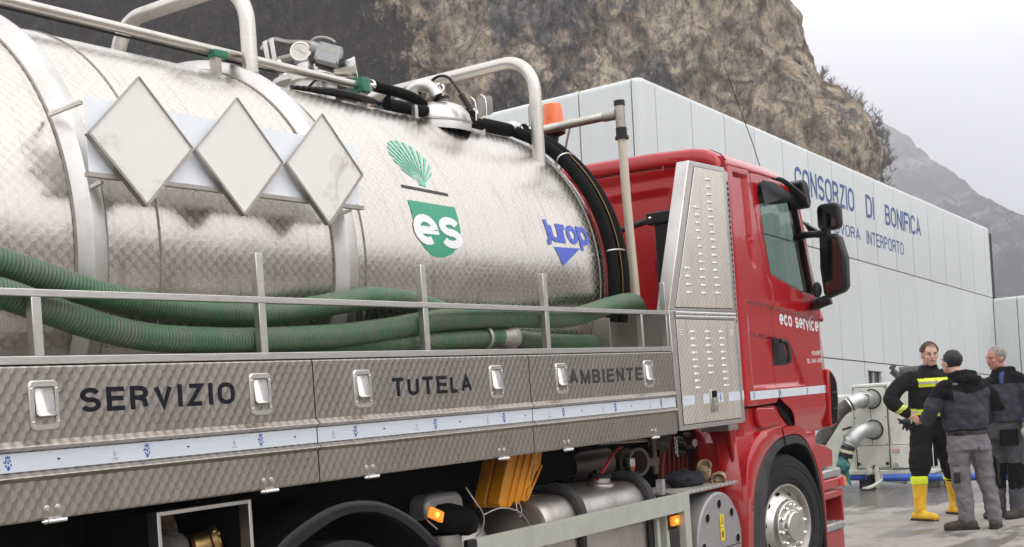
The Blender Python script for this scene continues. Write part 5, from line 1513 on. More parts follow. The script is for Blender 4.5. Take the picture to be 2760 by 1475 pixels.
mb = MB(); mb.lathe([(0.045, 0.066), (0.065, 0.066), (0.07, 0.05), (0.07, 0)], (6.21, 0.26, 1.030), (0, -0.10, 1), 24); mb.bar((6.165, .255, 1.108), (6.255, .255, 1.108), 0.025, 0.02); mb.build('filler_cap', 'black', fc, autosmooth=30)
mb = MB(); mb.add([(5.50, 0.35, 1.0325), (5.66, 0.33, 1.0325), (5.64, 0.29, 1.0325), (5.48, 0.31, 1.0325)], [(0, 1, 2, 3)]); mb.build('warning_sticker', 'sticker', ft, smooth=False)
# side guard
mb = MB(); mb.prism([(0.0, 0.822), (0.0, 0.925), (0.028, 0.930), (0.028, 0.926), (0.004, 0.921), (0.004, 0.822)], lambda y, z, x: (x, y, z), 4.668, 6.727); sg = mb.build('side_guard', 'guard', truck, bevel=0.001)
mb = MB(); mb.box(6.730, 6.800, -0.002, 0.045, 0.30, 0.928); gp = mb.build('guard_post', 'guard', sg, bevel=0.003)
MB().box(4.60, 4.665, 0.0, 0.03, 0.835, 0.93).build('guard_end_cap', 'black', sg, bevel=0.004)
MB().box(4.50, 4.60, 0.05, 0.07, 0.80, 0.88).build('reflector', 'redhandle', sg, bevel=0.004)
for x in (6.49, 6.60): MB().box(x, x + 0.035, 0.06, 0.10, 0.30, 0.90).build('guard_support', 'guard', sg, smooth=False)
mb = MB(); mb.prism(rrect(6.640, 6.735, 0.742, 0.800, 0.012), xz, 0.035, 0.055); am = mb.build('side_marker', 'lit', truck, bevel=0.003)
MB().ball((6.687, 0.032, 0.770), (0.016, 0.004, 0.016), 12, 8).build('bulb', 'bulb', am)
MB().box(6.62, 6.73, 0.056, 0.09, 0.72, 0.83).build('marker_mount', 'black', truck, smooth=False)
MB().box(6.55, 6.58, 0.25, 0.30, 0.92, 1.045).build('step_bracket', 'zinc', truck, smooth=False)
MB().box(6.62, 6.66, 0.08, 0.12, 0.93, 1.02).build('step_bracket', 'zinc', truck, smooth=False)
# round grey cover with seven holes, lettering and stickers
dc = Vector((7.292, 0.05, 0.560)); mb = MB()
mb.lathe([(-0.60, 0.25), (-0.14, 0.318), (-0.03, 0.322), (-0.008, 0.318), (0.0, 0.306), (0.0, 0.0)], dc, (0, -1, 0), 72); cov = mb.build('tank_cover', 'greycover', truck, autosmooth=30)
for k in range(8):
    a = R(90 - 45 * k); c = dc + Vector((math.cos(a) * .245, 0, math.sin(a) * .245))
    mb = MB(); mb.lathe([(0.0015, 0.034), (0.004, 0.030), (0.0045, 0.028)], c, (0, -1, 0), 20); h = mb.build('hole_rim', 'chrome', cov)
    h.data.materials[0] = M['greycover']
    mb = MB(); mb.lathe([(0.0046, 0.028), (0.0047, 0.0)], c, (0, -1, 0), 20); mb.build('hole', 'under', h, smooth=False)
vs, fs = stroke_text('SCANIA', 0.30, 0.055, 0.22, 0.30); mb = MB(); mb.add([(7.165 + u, 0.0475 - l, 0.435 + v) for u, v, l in vs], fs); mb.build('lettering', 'steel_dull', cov, smooth=False)
mb = MB(); mb.box(6.99, 7.59, 0.0465, 0.0495, 0.520, 0.524); mb.build('cover_crease', 'under', cov, smooth=False)
for z0, z1 in ((0.655, 0.735), (0.570, 0.650)):
    MB().box(7.290, 7.345, 0.045, 0.0485, z0, z1).build('warning_sticker', 'sticker', cov, smooth=False)
mb = MB()
for P in ([(7.300, .678), (7.335, .678), (7.3175, .722)], [(7.306, .682), (7.329, .682), (7.3175, .712)]):
    pass
mb.add([(7.300, .044, .676), (7.335, .044, .676), (7.3175, .044, .722), (7.3175, .044, .713), (7.328, .044, .681), (7.307, .044, .681)], [(0, 1, 4, 5), (1, 2, 3, 4), (2, 0, 5, 3)])
mb.build('warning_triangle', 'ink', cov, smooth=False)
mb = MB(); mb.bar((7.305, .044, .59), (7.305, .044, .63), .006, .002, (0, 1, 0)); mb.bar((7.325, .044, .59), (7.325, .044, .63), .006, .002, (0, 1, 0)); mb.bar((7.305, .0438, .61), (7.325, .0438, .61), .006, .002, (0, 1, 0)); mb.build('warning_mark', 'ink', cov, smooth=False)
# chequer-plate step over the cover
mb = MB(); mb.box(6.80, 7.605, 0.05, 0.46, 0.903, 0.922); cp = mb.build('chequer_step', 'steel', truck, bevel=0.003)
mb = MB()
for i in range(27):
    for j in range(13):
        xx = 6.82 + i * 0.029; yy = 0.065 + j * 0.030
        s_ = 1 if (i + j) % 2 else -1
        mb.bar((xx - .008, yy - .008 * s_, .9235), (xx + .008, yy + .008 * s_, .9235), .005, .004)
    s_ = 1 if i % 2 else -1
    mb.bar((6.815 + i * .029, 0.0485, 0.9125 - .006 * s_), (6.832 + i * .029, 0.0485, 0.9125 + .006 * s_), .005, .003, (0, 1, 0))
o_ = mb.build('tread', 'steel_dull', cp, smooth=False); o_['kind'] = 'stuff'
# valves and fittings in the dark under the front locker
vv = MB(); vv.lathe([(-0.30, 0.07), (-0.10, 0.07), (-0.09, 0.085), (-0.07, 0.085), (-0.06, 0.07), (0.0, 0.075), (0.004, 0.088), (0.012, 0.088), (0.012, 0.070), (-0.06, 0.055), (-0.10, 0.04), (-0.12, 0.0)], (6.745, 0.30, 1.118), (-0.30, -1, 0), 28)
vb = vv.build('outlet_valve', 'darkgrimymetal', truck, autosmooth=30)
MB().lathe([(0, 0.045), (0.03, 0.03), (0.035, 0)], (6.765, 0.38, 1.09), (-0.3, -1, 0), 16).build('valve_plug', 'beacon', vb)
mb = MB(); mb.tube(spline([(6.56, 0.30, 1.222), (6.43, 0.26, 1.215), (6.36, 0.25, 1.19), (6.24, 0.24, 1.12), (6.15, 0.235, 1.065)], 5), 0.011, 10, sq=0.6); mb.build('valve_lever', 'redhandle', vb)
MB().tube([(6.37, 0.55, 1.13), (6.60, 0.42, 1.135)], 0.085, 22).build('valve_body', 'darkgrimymetal', vb)
mb = MB(); mb.box(6.60, 6.66, .27, .30, 1.10, 1.15); mb.build('clamp', 'steel', vb, bevel=0.004)
MB().tube([(6.945, 0.30, 1.26), (6.955, 0.30, 1.03)], 0.020, 12).build('strut', 'darkgrimymetal', vb)
mb = MB(); mb.box(6.86, 6.98, .28, .32, 1.08, 1.13); mb.build('clamp', 'darkgrimymetal', vb, bevel=0.004)
MB().tube([(6.36, 0.33, 1.26), (6.93, 0.33, 1.238)], 0.010, 8).build('pipe', 'steel_dull', vb)
MB().tube([(7.10, 0.40, 1.24), (7.16, 0.30, 1.20)], 0.055, 18).build('outlet_stub', 'darkgrimymetal', truck)
mb = MB()
for k in range(8):
    t = k / 7; z = 1.225 - 0.10 * t; c = Vector((7.215 + (0.012 if k % 2 else -0.012), 0.28, z))
    mb.tube([c + Vector((math.cos(R(a)) * .007, 0 if k % 2 else math.cos(R(a)) * .004, math.sin(R(a)) * .012)) for a in range(0, 360, 45)], 0.0018, 5, closed=True)
o_ = mb.build('chain', 'chrome', truck); o_['kind'] = 'stuff'
mb = MB(); mb.box(7.55, 7.98, .40, .6, 1.10, 1.28); cpanel = mb.build('control_block', 'under', truck, bevel=0.01)
mb = MB(); mb.lathe([(0, .032), (.012, .032), (.012, .026)], (7.69, .395, 1.172), (-.3, -1, 0), 20); gg = mb.build('pressure_gauge', 'chrome', cpanel)
MB().lathe([(.010, .027), (.0105, 0)], (7.69, .395, 1.172), (-.3, -1, 0), 20).build('gauge_face', 'gaugeglass', gg, smooth=False)
for (x, z) in ((7.46, 1.215), (7.50, 1.18), (7.57, 1.235), (7.57, 1.15), (7.48, 1.12), (7.78, 1.13)):
    MB().lathe([(0, .016), (.03, .016), (.032, .010), (.05, .010), (.05, 0)], (x, .40, z), (-.2, -1, 0), 12).build('fitting', 'darkgrimymetal', cpanel)
mb = MB(); mb.box(7.62, 7.80, .10, .30, 1.245, 1.285); mb.build('cabinet_hinge', 'steel_dull', truck, bevel=0.004)
for k in range(4):
    y = 0.55 + 0.05 * k; MB().tube(spline([(5.3, y, 1.05), (5.9, y + .02, 1.10 + .02 * k), (6.5, y, 1.05), (7.1, y + .05, 1.12)], 6), 0.014, 8).build('air_line', 'black', truck)
# black intake bracket on the cab's rear wall
mb = MB(); mb.box(7.36, 7.44, 0.245, 0.47, 2.618, 2.70); ib = mb.build('intake_bracket', 'black', truck, bevel=0.012)
mb = MB(); mb.box(7.375, 7.72, 0.30, 0.42, 1.55, 2.62); mb.build('intake_duct', 'black', ib, bevel=0.01)
MB().tube([(7.40, 0.47, 2.655), (7.5, 0.72, 2.635)], 0.022, 10).build('intake_pipe', 'black', ib)
mb = MB()
for k in range(7): mb.box(7.70, 7.74, .55, .60, 2.34 + k * .012, 2.346 + k * .012)
o_ = mb.build('vent_slots', 'under', truck, smooth=False); o_['kind'] = 'stuff'
for y in (0.27, 0.435):
    MB().ball((7.356, y, 2.662), (.006, .010, .010), 10, 6).build('bolt_head', 'chrome', ib)

# ---------------------------------------------------------------- fittings on top of the tank
def disc(c, n, r, h, name, mat, par, seg=28, r2=None):
    n = Vector(n).normalized()
    return MB().lathe([(0, r), (h, r if r2 is None else r2), (h, 0)], c, n, seg).build(name, mat, par)
NCAM = Vector((-0.78, -0.60, 0.16)).normalized()
E1 = Vector((0.61, -0.79, 0)).normalized(); E2 = NCAM.cross(E1); E2 = E2 if E2.z > 0 else -E2
man = MB(); man.lathe([(0, 0.17), (0.10, 0.155), (0.16, 0.15), (0.165, 0.20), (0.19, 0.20), (0.20, 0.17), (0.23, 0.10), (0.24, 0.0)], (4.86, 1.02, 3.06), (0, 0, 1), 40)
man = man.build('manway', 'steel', truck)
mb = MB(); mb.tube([(4.75, 0.93, 3.08), (4.75, 0.93, 3.21)], 0.075, 24); mb.tube([(4.75, 0.93, 3.21), (4.75, 0.93, 3.225)], 0.095, 24); mb.tube([(4.75, 0.93, 3.225), (4.755, 0.935, 3.30)], 0.055, 20)
vh = mb.build('valve_housing', 'steel', man, autosmooth=30)
gc = Vector((4.74, 0.962, 3.376))
mb = MB(); mb.lathe([(-0.075, 0.040), (-0.06, 0.050), (-0.01, 0.052), (0.004, 0.056), (0.010, 0.054), (0.010, 0.047), (0.004, 0.046)], gc, NCAM, 32)
ga = mb.build('level_gauge', 'steel', man, autosmooth=30)
disc(gc + NCAM * 0.0045, NCAM, 0.0465, 0.001, 'gauge_face', 'gaugeglass', ga)
mb = MB()
for a, w in ((-28, .002), (-34, .0015), (82, .0015), (-62, .002)):
    d = E1 * math.cos(R(a)) + E2 * math.sin(R(a)); mb.bar(gc + NCAM * .0062 - d * 0.034, gc + NCAM * .0062 + d * 0.034, w, .0006, NCAM)
o_ = mb.build('dial_mark', 'ink_pale', ga, smooth=False); o_['kind'] = 'stuff'
bc_ = Vector((4.74, 0.765, 3.318)); t17 = R(-19)
B1 = E1 * math.cos(t17) + E2 * math.sin(t17); B2 = -E1 * math.sin(t17) + E2 * math.cos(t17)
def oriented(P, d0, d1): 
    mb = MB(); mb.prism(P, lambda u, v, d: bc_ + B1 * u + B2 * v + NCAM * d, d0, d1); return mb
cb = oriented(rrect(-0.064, 0.064, -0.050, 0.050, 0.008), -0.028, 0.030).build('control_case', 'box', man, bevel=0.004)
oriented(rrect(-0.066, 0.066, -0.054, 0.048, 0.008), -0.066, -0.030).build('case_base', 'black', cb, bevel=0.004)
for u0, u1 in ((-0.040, -0.010), (0.000, 0.036)): oriented([(u0, 0.006), (u1, 0.006), (u1, 0.028), (u0, 0.028)], 0.0305, 0.0312).build('display', 'lcd', cb, smooth=False)
for sx in (-1, 1):
    for sy in (-1, 1):
        disc(bc_ + B1 * sx * .056 + B2 * sy * .042 + NCAM * .030, NCAM, .0035, .001, 'case_screw', 'under', cb, 8)
mb = MB(); mb.tube([bc_ - B1 * .066 + B2 * .022 - NCAM * .01, bc_ - B1 * .105 + B2 * .026 - NCAM * .01], 0.026, 16); mb.build('cable_gland', 'box', cb)
disc(bc_ - B1 * .078 - B2 * .045 - NCAM * .02, NCAM, .020, .03, 'knob', 'black', cb, 16); disc(bc_ + B1 * .075 - B2 * .02 - NCAM * .02, NCAM, .016, .03, 'knob', 'black', cb, 16)
hd = (B1 * 0.93 + E2 * 0.36).normalized()
hp = bc_ + B1 * 0.035 - B2 * 0.050 - NCAM * .06
mb = MB(); mb.lathe([(0, .028), (.02, .032), (.10, .052), (.116, .058), (.118, .055), (.10, .049), (.03, .028), (.03, 0)], hp, hd, 28); mb.build('air_horn', 'steel', man, autosmooth=40)
mb = MB()
lev = spline([(4.80, 1.30, 3.47), (4.80, 1.26, 3.495), (4.80, 1.196, 3.505), (4.80, 1.10, 3.470), (4.80, .99, 3.445), (4.80, .899, 3.418)], 5)
for a, b in zip(lev, lev[1:]): mb.bar(a, b, 0.03, 0.016)
mb.build('lid_lever', 'steel_dull', man)
mb = MB(); mb.tube(spline([(4.80, 1.05, 3.44), (4.80, .96, 3.428), (4.80, .90, 3.448), (4.80, .82, 3.430), (4.80, .765, 3.395)], 5), 0.007, 8); mb.build('lid_handle', 'steel_dull', man)
mb = MB(); mb.bar((4.80, 1.35, 3.39), (4.80, 0.97, 3.385), 0.05, 0.022); mb.build('lid_arm', 'steel_dull', man, bevel=.004)
for y in (1.20, 1.25): MB().bar((4.77, y, 3.50), (4.77, y - .02, 3.37), 0.006, 0.03, (0, 1, 0)).build('lid_lug', 'steel', man, bevel=.002)
MB().tube([(4.76, 1.30, 3.36), (4.76, 1.14, 3.36)], 0.016, 10).build('lid_pin', 'steel_dull', man)
for y, z in ((1.10, 3.345), (0.835, 3.345), (1.06, 3.265)):
    disc((4.72, y, z), NCAM, .012, .012, 'lug_bolt', 'steel', man, 10)
mb = MB(); mb.tube([(4.80, 1.14, 3.10), (4.80, 1.14, 3.30)], .035, 14); mb.build('vent_stub', 'steel_dull', man)
mb = MB(); mb.tube([(4.86, .82, 3.08), (4.84, .80, 3.14), (4.82, .76, 3.175)], .020, 14); mb.tube([(4.82, .76, 3.175), (4.815, .75, 3.18)], .026, 14); mb.build('fitting', 'darkgrimymetal', man)
MB().tube(spline([(4.70, 1.00, 3.255), (4.70, .955, 3.205), (4.70, .90, 3.175), (4.70, .86, 3.18), (4.72, .80, 3.23)], 6), .006, 8).build('gauge_cable', 'black', man)
man.location += (Vector((4.74, .93, 3.35)) - CAM) * 0.045
# black cables lying along the tank
for k in range(5):
    pts = [(4.55 + 0.03 * k, 0.86 - .012 * k, 3.147), (4.8, 0.84 - .014 * k, 3.150 + .004 * (k % 3)), (5.05, 0.83 - .012 * k, 3.150 + .006 * (k % 2)), (5.22, 0.83 + 0.01 * k, 3.165), (5.32, 0.88, 3.20 + .008 * k)]
    MB().tube(spline(pts, 5), 0.011, 8).build('cable', 'black', truck)
# sleeved hoses to the front of the tank
def sleeve(pts, r, n=6): return MB().tube(spline(pts, n), r, 14).build('sleeved_hose', 'sleeve', truck)
sleeve([(5.20, 0.87, 3.255), (5.35, 0.85, 3.246), (5.478, 0.85, 3.238), (5.60, 0.85, 3.205), (5.75, 0.85, 3.205), (5.90, 0.85, 3.216), (6.03, 0.85, 3.225)], 0.029)
sleeve([(5.38, 0.93, 3.275), (5.48, 0.92, 3.262), (5.60, 0.90, 3.235), (5.72, 0.88, 3.215)], 0.020)
sleeve([(5.20, 0.80, 3.150), (5.5, 0.79, 3.150), (5.8, 0.78, 3.150), (6.03, 0.78, 3.150)], 0.032)
sleeve([(5.52, 0.80, 3.21), (5.62, 0.79, 3.155), (5.75, 0.79, 3.165), (5.86, .80, 3.19)], 0.010)
sleeve([(6.10, 0.85, 3.175), (6.25, 0.85, 3.178), (6.41, 0.85, 3.180)], 0.041, 3)
def round_tank(xs, k, off=0.0, d0=66):
    A = [d0, 58, 50, 40, 30, 20, 10, 2, -6, -15]
    return [on_tank(x, a, TR + k + off * 0) for x, a in zip(xs, A)]
sleeve([Vector((6.44, 0.845, 3.19))] + round_tank([6.46] * 10, 0.045), 0.036, 5)
sleeve([Vector((6.50, 0.80, 3.19))] + round_tank([6.52, 6.53, 6.54, 6.55, 6.555, 6.56, 6.56, 6.56, 6.56, 6.56], 0.055), 0.036, 5)
MB().tube([on_tank(6.49, a, TR + 0.088) for a in range(46, -12, -3)], 0.0014, 5).build('yellow_stripe', 'brass', truck)
def steel_ring(c, ax, r, name='hose_clamp', w=0.018, mat='chrome'):
    return MB().lathe([(-w / 2, r), (-w / 2, r + .003), (w / 2, r + .003), (w / 2, r)], c, ax, 20).build(name, mat, truck)
steel_ring((5.17, .88, 3.257), (1, 0, 0), .031); steel_ring((5.13, .895, 3.258), (1, 0, 0), .020); steel_ring((5.40, .93, 3.273), (1, -.1, -.1), .024); steel_ring((6.04, .85, 3.226), (1, 0, 0), .031); steel_ring((6.475, .84, 3.19), (.9, 0, -.3), .038)
MB().tube([(5.08, .92, 3.26), (5.20, .875, 3.256)], .016, 12).build('hose_tail', 'chrome', truck)
MB().tube(spline([(6.02, .85, 3.228), (6.08, .85, 3.222), (6.10, .85, 3.185), (6.10, .85, 3.12)], 4), .028, 14).build('pipe_elbow', 'steel', truck)
MB().tube(spline([(6.40, .85, 3.18), (6.44, .85, 3.205), (6.50, .84, 3.195)], 4), .036, 14).build('pipe_elbow', 'steel', truck)
MB().box(6.055, 6.085, .80, .84, 3.06, 3.16).build('hose_bracket', 'steel', truck, smooth=False); MB().box(5.36, 5.385, .74, .77, 3.09, 3.16).build('hose_bracket', 'steel', truck, smooth=False)
for xa, a in ((6.50, 45), (6.51, 8)):
    c = on_tank(xa, a, TR + .05); rd = (on_tank(xa, a, 2) - on_tank(xa, a, 1)).normalized(); tn = Vector((0, rd.z, -rd.y)).cross(Vector((1, 0, 0)))
    mb = MB(); mb.tube([c + Vector((1, 0, 0)) * .085 * math.cos(R(q)) + rd * .042 * math.sin(R(q)) for q in range(0, 360, 20)], .005, 8, closed=True); mb.build('hose_strap', 'steel', truck)
# second hatch with eye nut
mb = MB(); mb.lathe([(0, .17), (.06, .165), (.10, .15), (.14, .11), (.155, .05), (.158, 0)], (5.66, .80, 3.07), (0, -.15, 1), 36); hat = mb.build('hatch', 'steel', truck)
MB().lathe([(0, .175), (.012, .175), (.012, .15)], (5.66, .80, 3.115), (0, -.15, 1), 36).build('hatch_flange', 'steel', hat)
c = Vector((5.60, .745, 3.288)); mb = MB(); mb.tube([c + E1 * .021 * math.cos(R(q)) + E2 * .024 * math.sin(R(q)) for q in range(0, 360, 24)], .006, 8, closed=True); en = mb.build('eye_nut', 'chrome', hat)
MB().tube([c - E2 * .026, c - E2 * .06], .009, 8).build('eye_stem', 'black', en); MB().box(5.585, 5.615, .70, .785, 3.225, 3.238).build('clamp_bar', 'black', hat)
mb = MB(); mb.tube(spline([(5.62, 1.02, 3.20), (5.61, .96, 3.30), (5.60, .88, 3.325), (5.60, .80, 3.300), (5.60, .76, 3.24)], 6), .036, 18); mb.build('breather_elbow', 'steel', hat)
MB().tube([(5.62, 1.10, 3.26), (5.60, .99, 3.275)], .030, 14).build('breather_pipe', 'steel_dull', hat)
MB().tube(spline([(5.60, .895, 3.285), (5.60, .83, 3.32), (5.60, .76, 3.352), (5.60, .69, 3.338), (5.60, .64, 3.28), (5.60, .60, 3.22), (5.62, .57, 3.15)], 7), .0085, 8).build('hatch_cable', 'black', hat)
MB().tube([(5.60, .605, 3.225), (5.62, .562, 3.14)], .017, 10).build('cable_boot', 'black', hat)
for dy in (0, -.07):
    mb = MB(); mb.tube(spline([(5.72, .60 + dy, 3.10), (5.72, .60 + dy, 3.20), (5.72, .63 + dy, 3.235)], 4), .004, 6); mb.build('lid_clip', 'chrome', hat)
mb = MB(); mb.prism(rrect(.50, .60, 3.12, 3.225, .02), yz(5.74), 0, .004); mb.build('clip_plate', 'steel_dull', hat)

# ================================================================ things lying on and hanging from the truck
def hose_thing(name, pts, r, label, group=None, mat='hose', n=10):
    o = MB().tube(spline(pts, n), r, 24).build(name, mat)
    return tag(o, label, 'hose', group)
GH = 'green spiral suction hoses lying in the side tray'
hose_thing('suction_hose', [(-0.4, .16, 2.30), (1.2, .16, 2.30), (1.8, .16, 2.25), (2.2, .155, 2.160), (2.42, .15, 2.107), (2.564, .15, 2.072), (2.77, .15, 2.018), (2.996, .155, 1.984), (3.25, .17, 1.962), (3.55, .17, 1.954), (3.81, .17, 1.980), (4.06, .16, 2.018), (4.24, .16, 2.037), (4.51, .165, 2.028), (4.80, .19, 1.980), (5.05, .24, 1.93), (5.35, .27, 1.88), (5.8, .27, 1.845), (6.25, .27, 1.84)], 0.049,
           'upper green spiral hose, the one that arches highest against the tank', GH)
hose_thing('suction_hose', [(-0.4, .07, 1.99), (1.2, .07, 2.09), (1.75, .08, 2.075), (2.1, .08, 2.045), (2.372, .09, 2.003), (2.553, .09, 1.951), (2.716, .09, 1.904), (2.937, .09, 1.864), (3.181, .09, 1.851), (3.468, .09, 1.850), (3.896, .09, 1.866), (4.241, .09, 1.896), (4.526, .09, 1.931), (4.73, .09, 1.945), (5.088, .09, 1.957), (5.478, .09, 1.956), (5.672, .09, 1.959), (5.879, .09, 1.983), (6.175, .10, 2.036), (6.409, .12, 2.066), (6.62, .18, 2.070), (6.80, .26, 2.03), (6.88, .34, 1.96)], 0.050,
           'long green spiral hose sagging behind the rail and looping up beside the cabinet', GH)
sh = thing('suction_hose', (4.6, .12, 1.80), 'short green spiral hose ending in a steel coupling on the tray floor', 'hose', GH)
MB().tube(spline([(3.3, .15, 1.83), (3.9, .14, 1.830), (4.4, .12, 1.838), (4.85, .12, 1.856), (5.13, .12, 1.862)], 8), .0475, 24).build('hose_body', 'hose', sh)
MB().lathe([(-.012, .050), (-.012, .058), (0, .062), (.012, .058), (.012, .050)], (4.99, .12, 1.860), (1, 0, .03), 28).build('hose_clamp', 'steel_dull', sh)
MB().lathe([(-.05, .046), (0, .050), (.03, .060), (.06, .063), (.09, .056), (.11, .040), (.115, 0)], (5.15, .12, 1.862), (1, 0, .02), 28).build('coupling', 'steel_dull', sh)
MB().lathe([(-.006, .060), (0, .066), (.006, .060)], (5.215, .12, 1.863), (1, 0, .02), 28).build('coupling_rim', 'steel_dull', sh)

def chock(dx, dy, dz, s, label):
    root = thing('wheel_chock', (5.3 + dx, 0.25 + dy, 1.10 + dz), label, 'wheel chock', 'yellow wheel chocks hanging under the lockers')
    def f(u, v, d): return (u + dx, d + dy, v + dz)
    P = [(5.250, 1.275), (5.560, 1.275), (5.535, 1.195), (5.480, 1.160), (5.375, 1.020), (5.330, 1.035), (5.30, 1.015), (5.265, 1.035), (5.235, 1.010), (5.150, 1.020), (5.135, 1.045)]
    MB().prism(P, f, 0.20, 0.275).build('chock_body', 'yellow', root, bevel=0.006)
    rib = [((5.34, 1.275), (5.205, 1.022)), ((5.40, 1.275), (5.265, 1.035)), ((5.46, 1.265), (5.33, 1.035))]
    for a, b in rib: MB().bar(f(a[0], a[1], .197), f(b[0], b[1], .197), 0.012, 0.016, (0, 1, 0)).build('chock_rib', 'yellow', root, bevel=0.003)
    MB().bar(f(5.535, 1.20, .196), f(5.375, 1.03, .196), 0.010, 0.012, (0, 1, 0)).build('chock_rib', 'yellow', root, bevel=0.003)
    MB().bar(f(5.475, 1.205, .1975), f(5.43, 1.130, .1975), 0.012, 0.003, (0, 1, 0)).build('chock_slot', 'brass', root, smooth=False)
    MB().prism([(5.39, 1.09), (5.43, 1.10), (5.415, 1.065), (5.37, 1.05)], f, .192, .1995).build('chock_pad', 'yellow', root, bevel=.003)
    return root
chock(0, 0, 0, 1, 'front yellow ribbed wheel chock hanging above the fuel tank')
chock(0.0, 0.085, 0.0, 1, 'yellow wheel chock half hidden behind the other one')
MB().tube(spline([(5.27, .19, 1.03), (5.262, .18, .985), (5.28, .18, .955), (5.30, .18, .99), (5.292, .19, 1.035)], 5), .003, 6).build('chock_wire', 'steel_dull', truck)

def lump(name, c, r, mat, label, cat, seed, amp=0.35, ax=None, group=None, parent=None):
    mb = MB(); mb.ball((0, 0, 0), r, 28, 18)
    sd_ = Vector((seed, seed * 1.7, 3)); mr = min(r)
    vs = []
    for v in mb.v:
        k = noise.noise(v / mr * 0.9 + sd_) * amp + noise.noise(v / mr * 2.3 + sd_) * amp * .4
        w = v * (1 + k); w = ax @ w if ax else w; vs.append(w + Vector(c))
    mb.v = vs
    o = mb.build(name, mat, parent, autosmooth=80)
    return tag(o, label, cat, group) if label else o
# leather work gloves and a dark cloth on the chequer step
for (c, r, a, lb) in (((7.40, .19, .995), (.075, .045, .042), R(35), 'worn tan leather glove with its cuff open, leaning on the other'), ((7.50, .14, .953), (.070, .045, .030), R(-15), 'worn tan leather glove lying on the edge of the step')):
    g_ = thing('work_glove', c, lb, 'glove', 'leather gloves on the chequer step')
    rot = Matrix.Rotation(a, 3, 'Y') @ Matrix.Rotation(R(25), 3, 'Z')
    lump('glove_body', c, r, 'glove', None, None, c[0] * 7, .35, rot, parent=g_)
    d = rot @ Vector((-1, 0, 0.1))
    MB().lathe([(.03, .034), (.06, .040), (.085, .046), (.086, .042), (.05, .030), (.03, 0)], c, d, 18).build('glove_cuff', 'glove', g_)
    for k in range(4):
        p = Vector(c) + rot @ Vector((.045, -.027 + .018 * k, .004)); q = p + rot @ Vector((.036 + .006 * (k in (1, 2)), 0, -.012))
        MB().tube([p, (p + q) / 2 + Vector((0, 0, .003)), q], [.011, .010, .007], 8).build('glove_finger', 'glove', g_)
lump('dark_cloth', (7.22, .24, .965), (.16, .10, .055), 'blackbag', 'crumpled dark cloth lying on the chequer step behind the gloves', 'cloth', 4, .45)
# contents of the open box
lump('rag_bundle', (3.10, .30, 1.070), (.11, .10, .085), 'sack', 'crumpled grey sack inside the open stainless box', 'sack', 9, .5)
kp = thing('hose_coupling', (3.29, .25, 1.08), 'brass hose coupling lying in the open stainless box', 'coupling')
MB().lathe([(-.05, .040), (-.05, .050), (-.035, .056), (-.02, .050), (.02, .050), (.03, .058), (.05, .058), (.05, .046), (0, .040)], (3.29, .25, 1.090), (.7, -.7, .25), 28).build('coupling_ring', 'brass', kp, autosmooth=30)
for a in (20, 140, 260): MB().ball(Vector((3.315, .225, 1.10)) + Vector((.04 * math.cos(R(a)), .03 * math.cos(R(a)), .055 * math.sin(R(a)))), .012, 10, 8).build('coupling_lug', 'brass', kp)
mb = MB()
for k in range(4): mb.tube([Vector((3.22 + .018 * k, .46, 1.12)) + Vector((.05 * math.cos(R(a)), 0, .085 * math.sin(R(a)))) for a in range(-60, 200, 15)], .009, 8)
o = mb.build('coiled_rope', 'glove'); tag(o, 'coil of old rope hanging at the back of the open box', 'rope')

# ================================================================ pump unit beyond the cab
pu = thing('pump_unit', (16.9, 2.0, 0.0), 'white boxed mobile pump unit with two round inlets, standing by the building', 'pump')
def pbox(x0, x1, y0, y1, z0, z1, name, mat='genwhite', par=pu, bv=.01): return MB().box(x0, x1, y0, y1, z0, z1).build(name, mat, par, bevel=bv)
pbox(16.72, 17.6, 1.5, 2.55, .25, 1.395, 'casing')
pbox(16.76, 17.6, 2.56, 3.30, .22, 1.255, 'side_casing')
fr = pbox(16.700, 16.718, 2.070, 2.515, .575, 1.350, 'upper_panel', bv=.003); lo_ = pbox(16.700, 16.718, 2.070, 2.505, .275, .568, 'lower_panel', bv=.003)
pbox(16.712, 16.716, 2.060, 2.525, .268, 1.36, 'panel_gap', 'joint', bv=0)
MB().box(16.697, 16.70, 2.285, 2.290, .58, 1.35).build('panel_seam', 'joint', fr, smooth=False)
mb = MB(); mb.prism([(2.040, 1.375), (1.50, 1.39), (1.50, .57), (2.040, .575)], lambda y, z, x: (x, y, z), 16.69, 16.9); mb.build('corner_casing', 'genwhite', pu, bevel=.01)
mb = MB(); mb.prism([(16.64, 2.035), (16.64, 1.88), (16.72, 1.62), (16.72, 1.5), (16.9, 1.5), (16.9, 2.035)], lambda x, y, z: (x, y, z), .265, .568); sk = mb.build('skirt', 'genwhite', pu, bevel=.006)
MB().box(16.628, 16.639, 1.905, 2.01, .475, .520).build('red_label', 'pinkprint', sk, smooth=False)
MB().lathe([(0, .028), (.05, .028), (.055, .034), (.07, .034), (.07, 0)], (16.64, 1.965, .315), (-1, 0, 0), 18).build('drain_cap', 'zinc', sk)
for y, z in ((2.49, .33), (2.10, .33), (2.28, .29)): disc((16.695, y, z), (-1, 0, 0), .022, .02, 'rubber_foot', 'black', pu, 14)
for y, z in ((2.50, 1.335), (2.085, 1.335), (2.085, .95), (2.50, .95), (2.09, .585)): disc((16.699, y, z), (-1, 0, 0), .008, .004, 'panel_screw', 'under', pu, 8)
for z in (1.195, .785):
    il = MB(); il.lathe([(0, .135), (.004, .135), (.006, .118)], (16.698, 2.262, z), (-1, 0, 0), 30); q = il.build('inlet_seal', 'black', pu)
    MB().lathe([(-.05, .112), (.14, .112), (.14, .108), (-.05, .10)], (16.70, 2.262, z), (-1, .05, 0), 30).build('inlet_pipe', 'zinc', q)
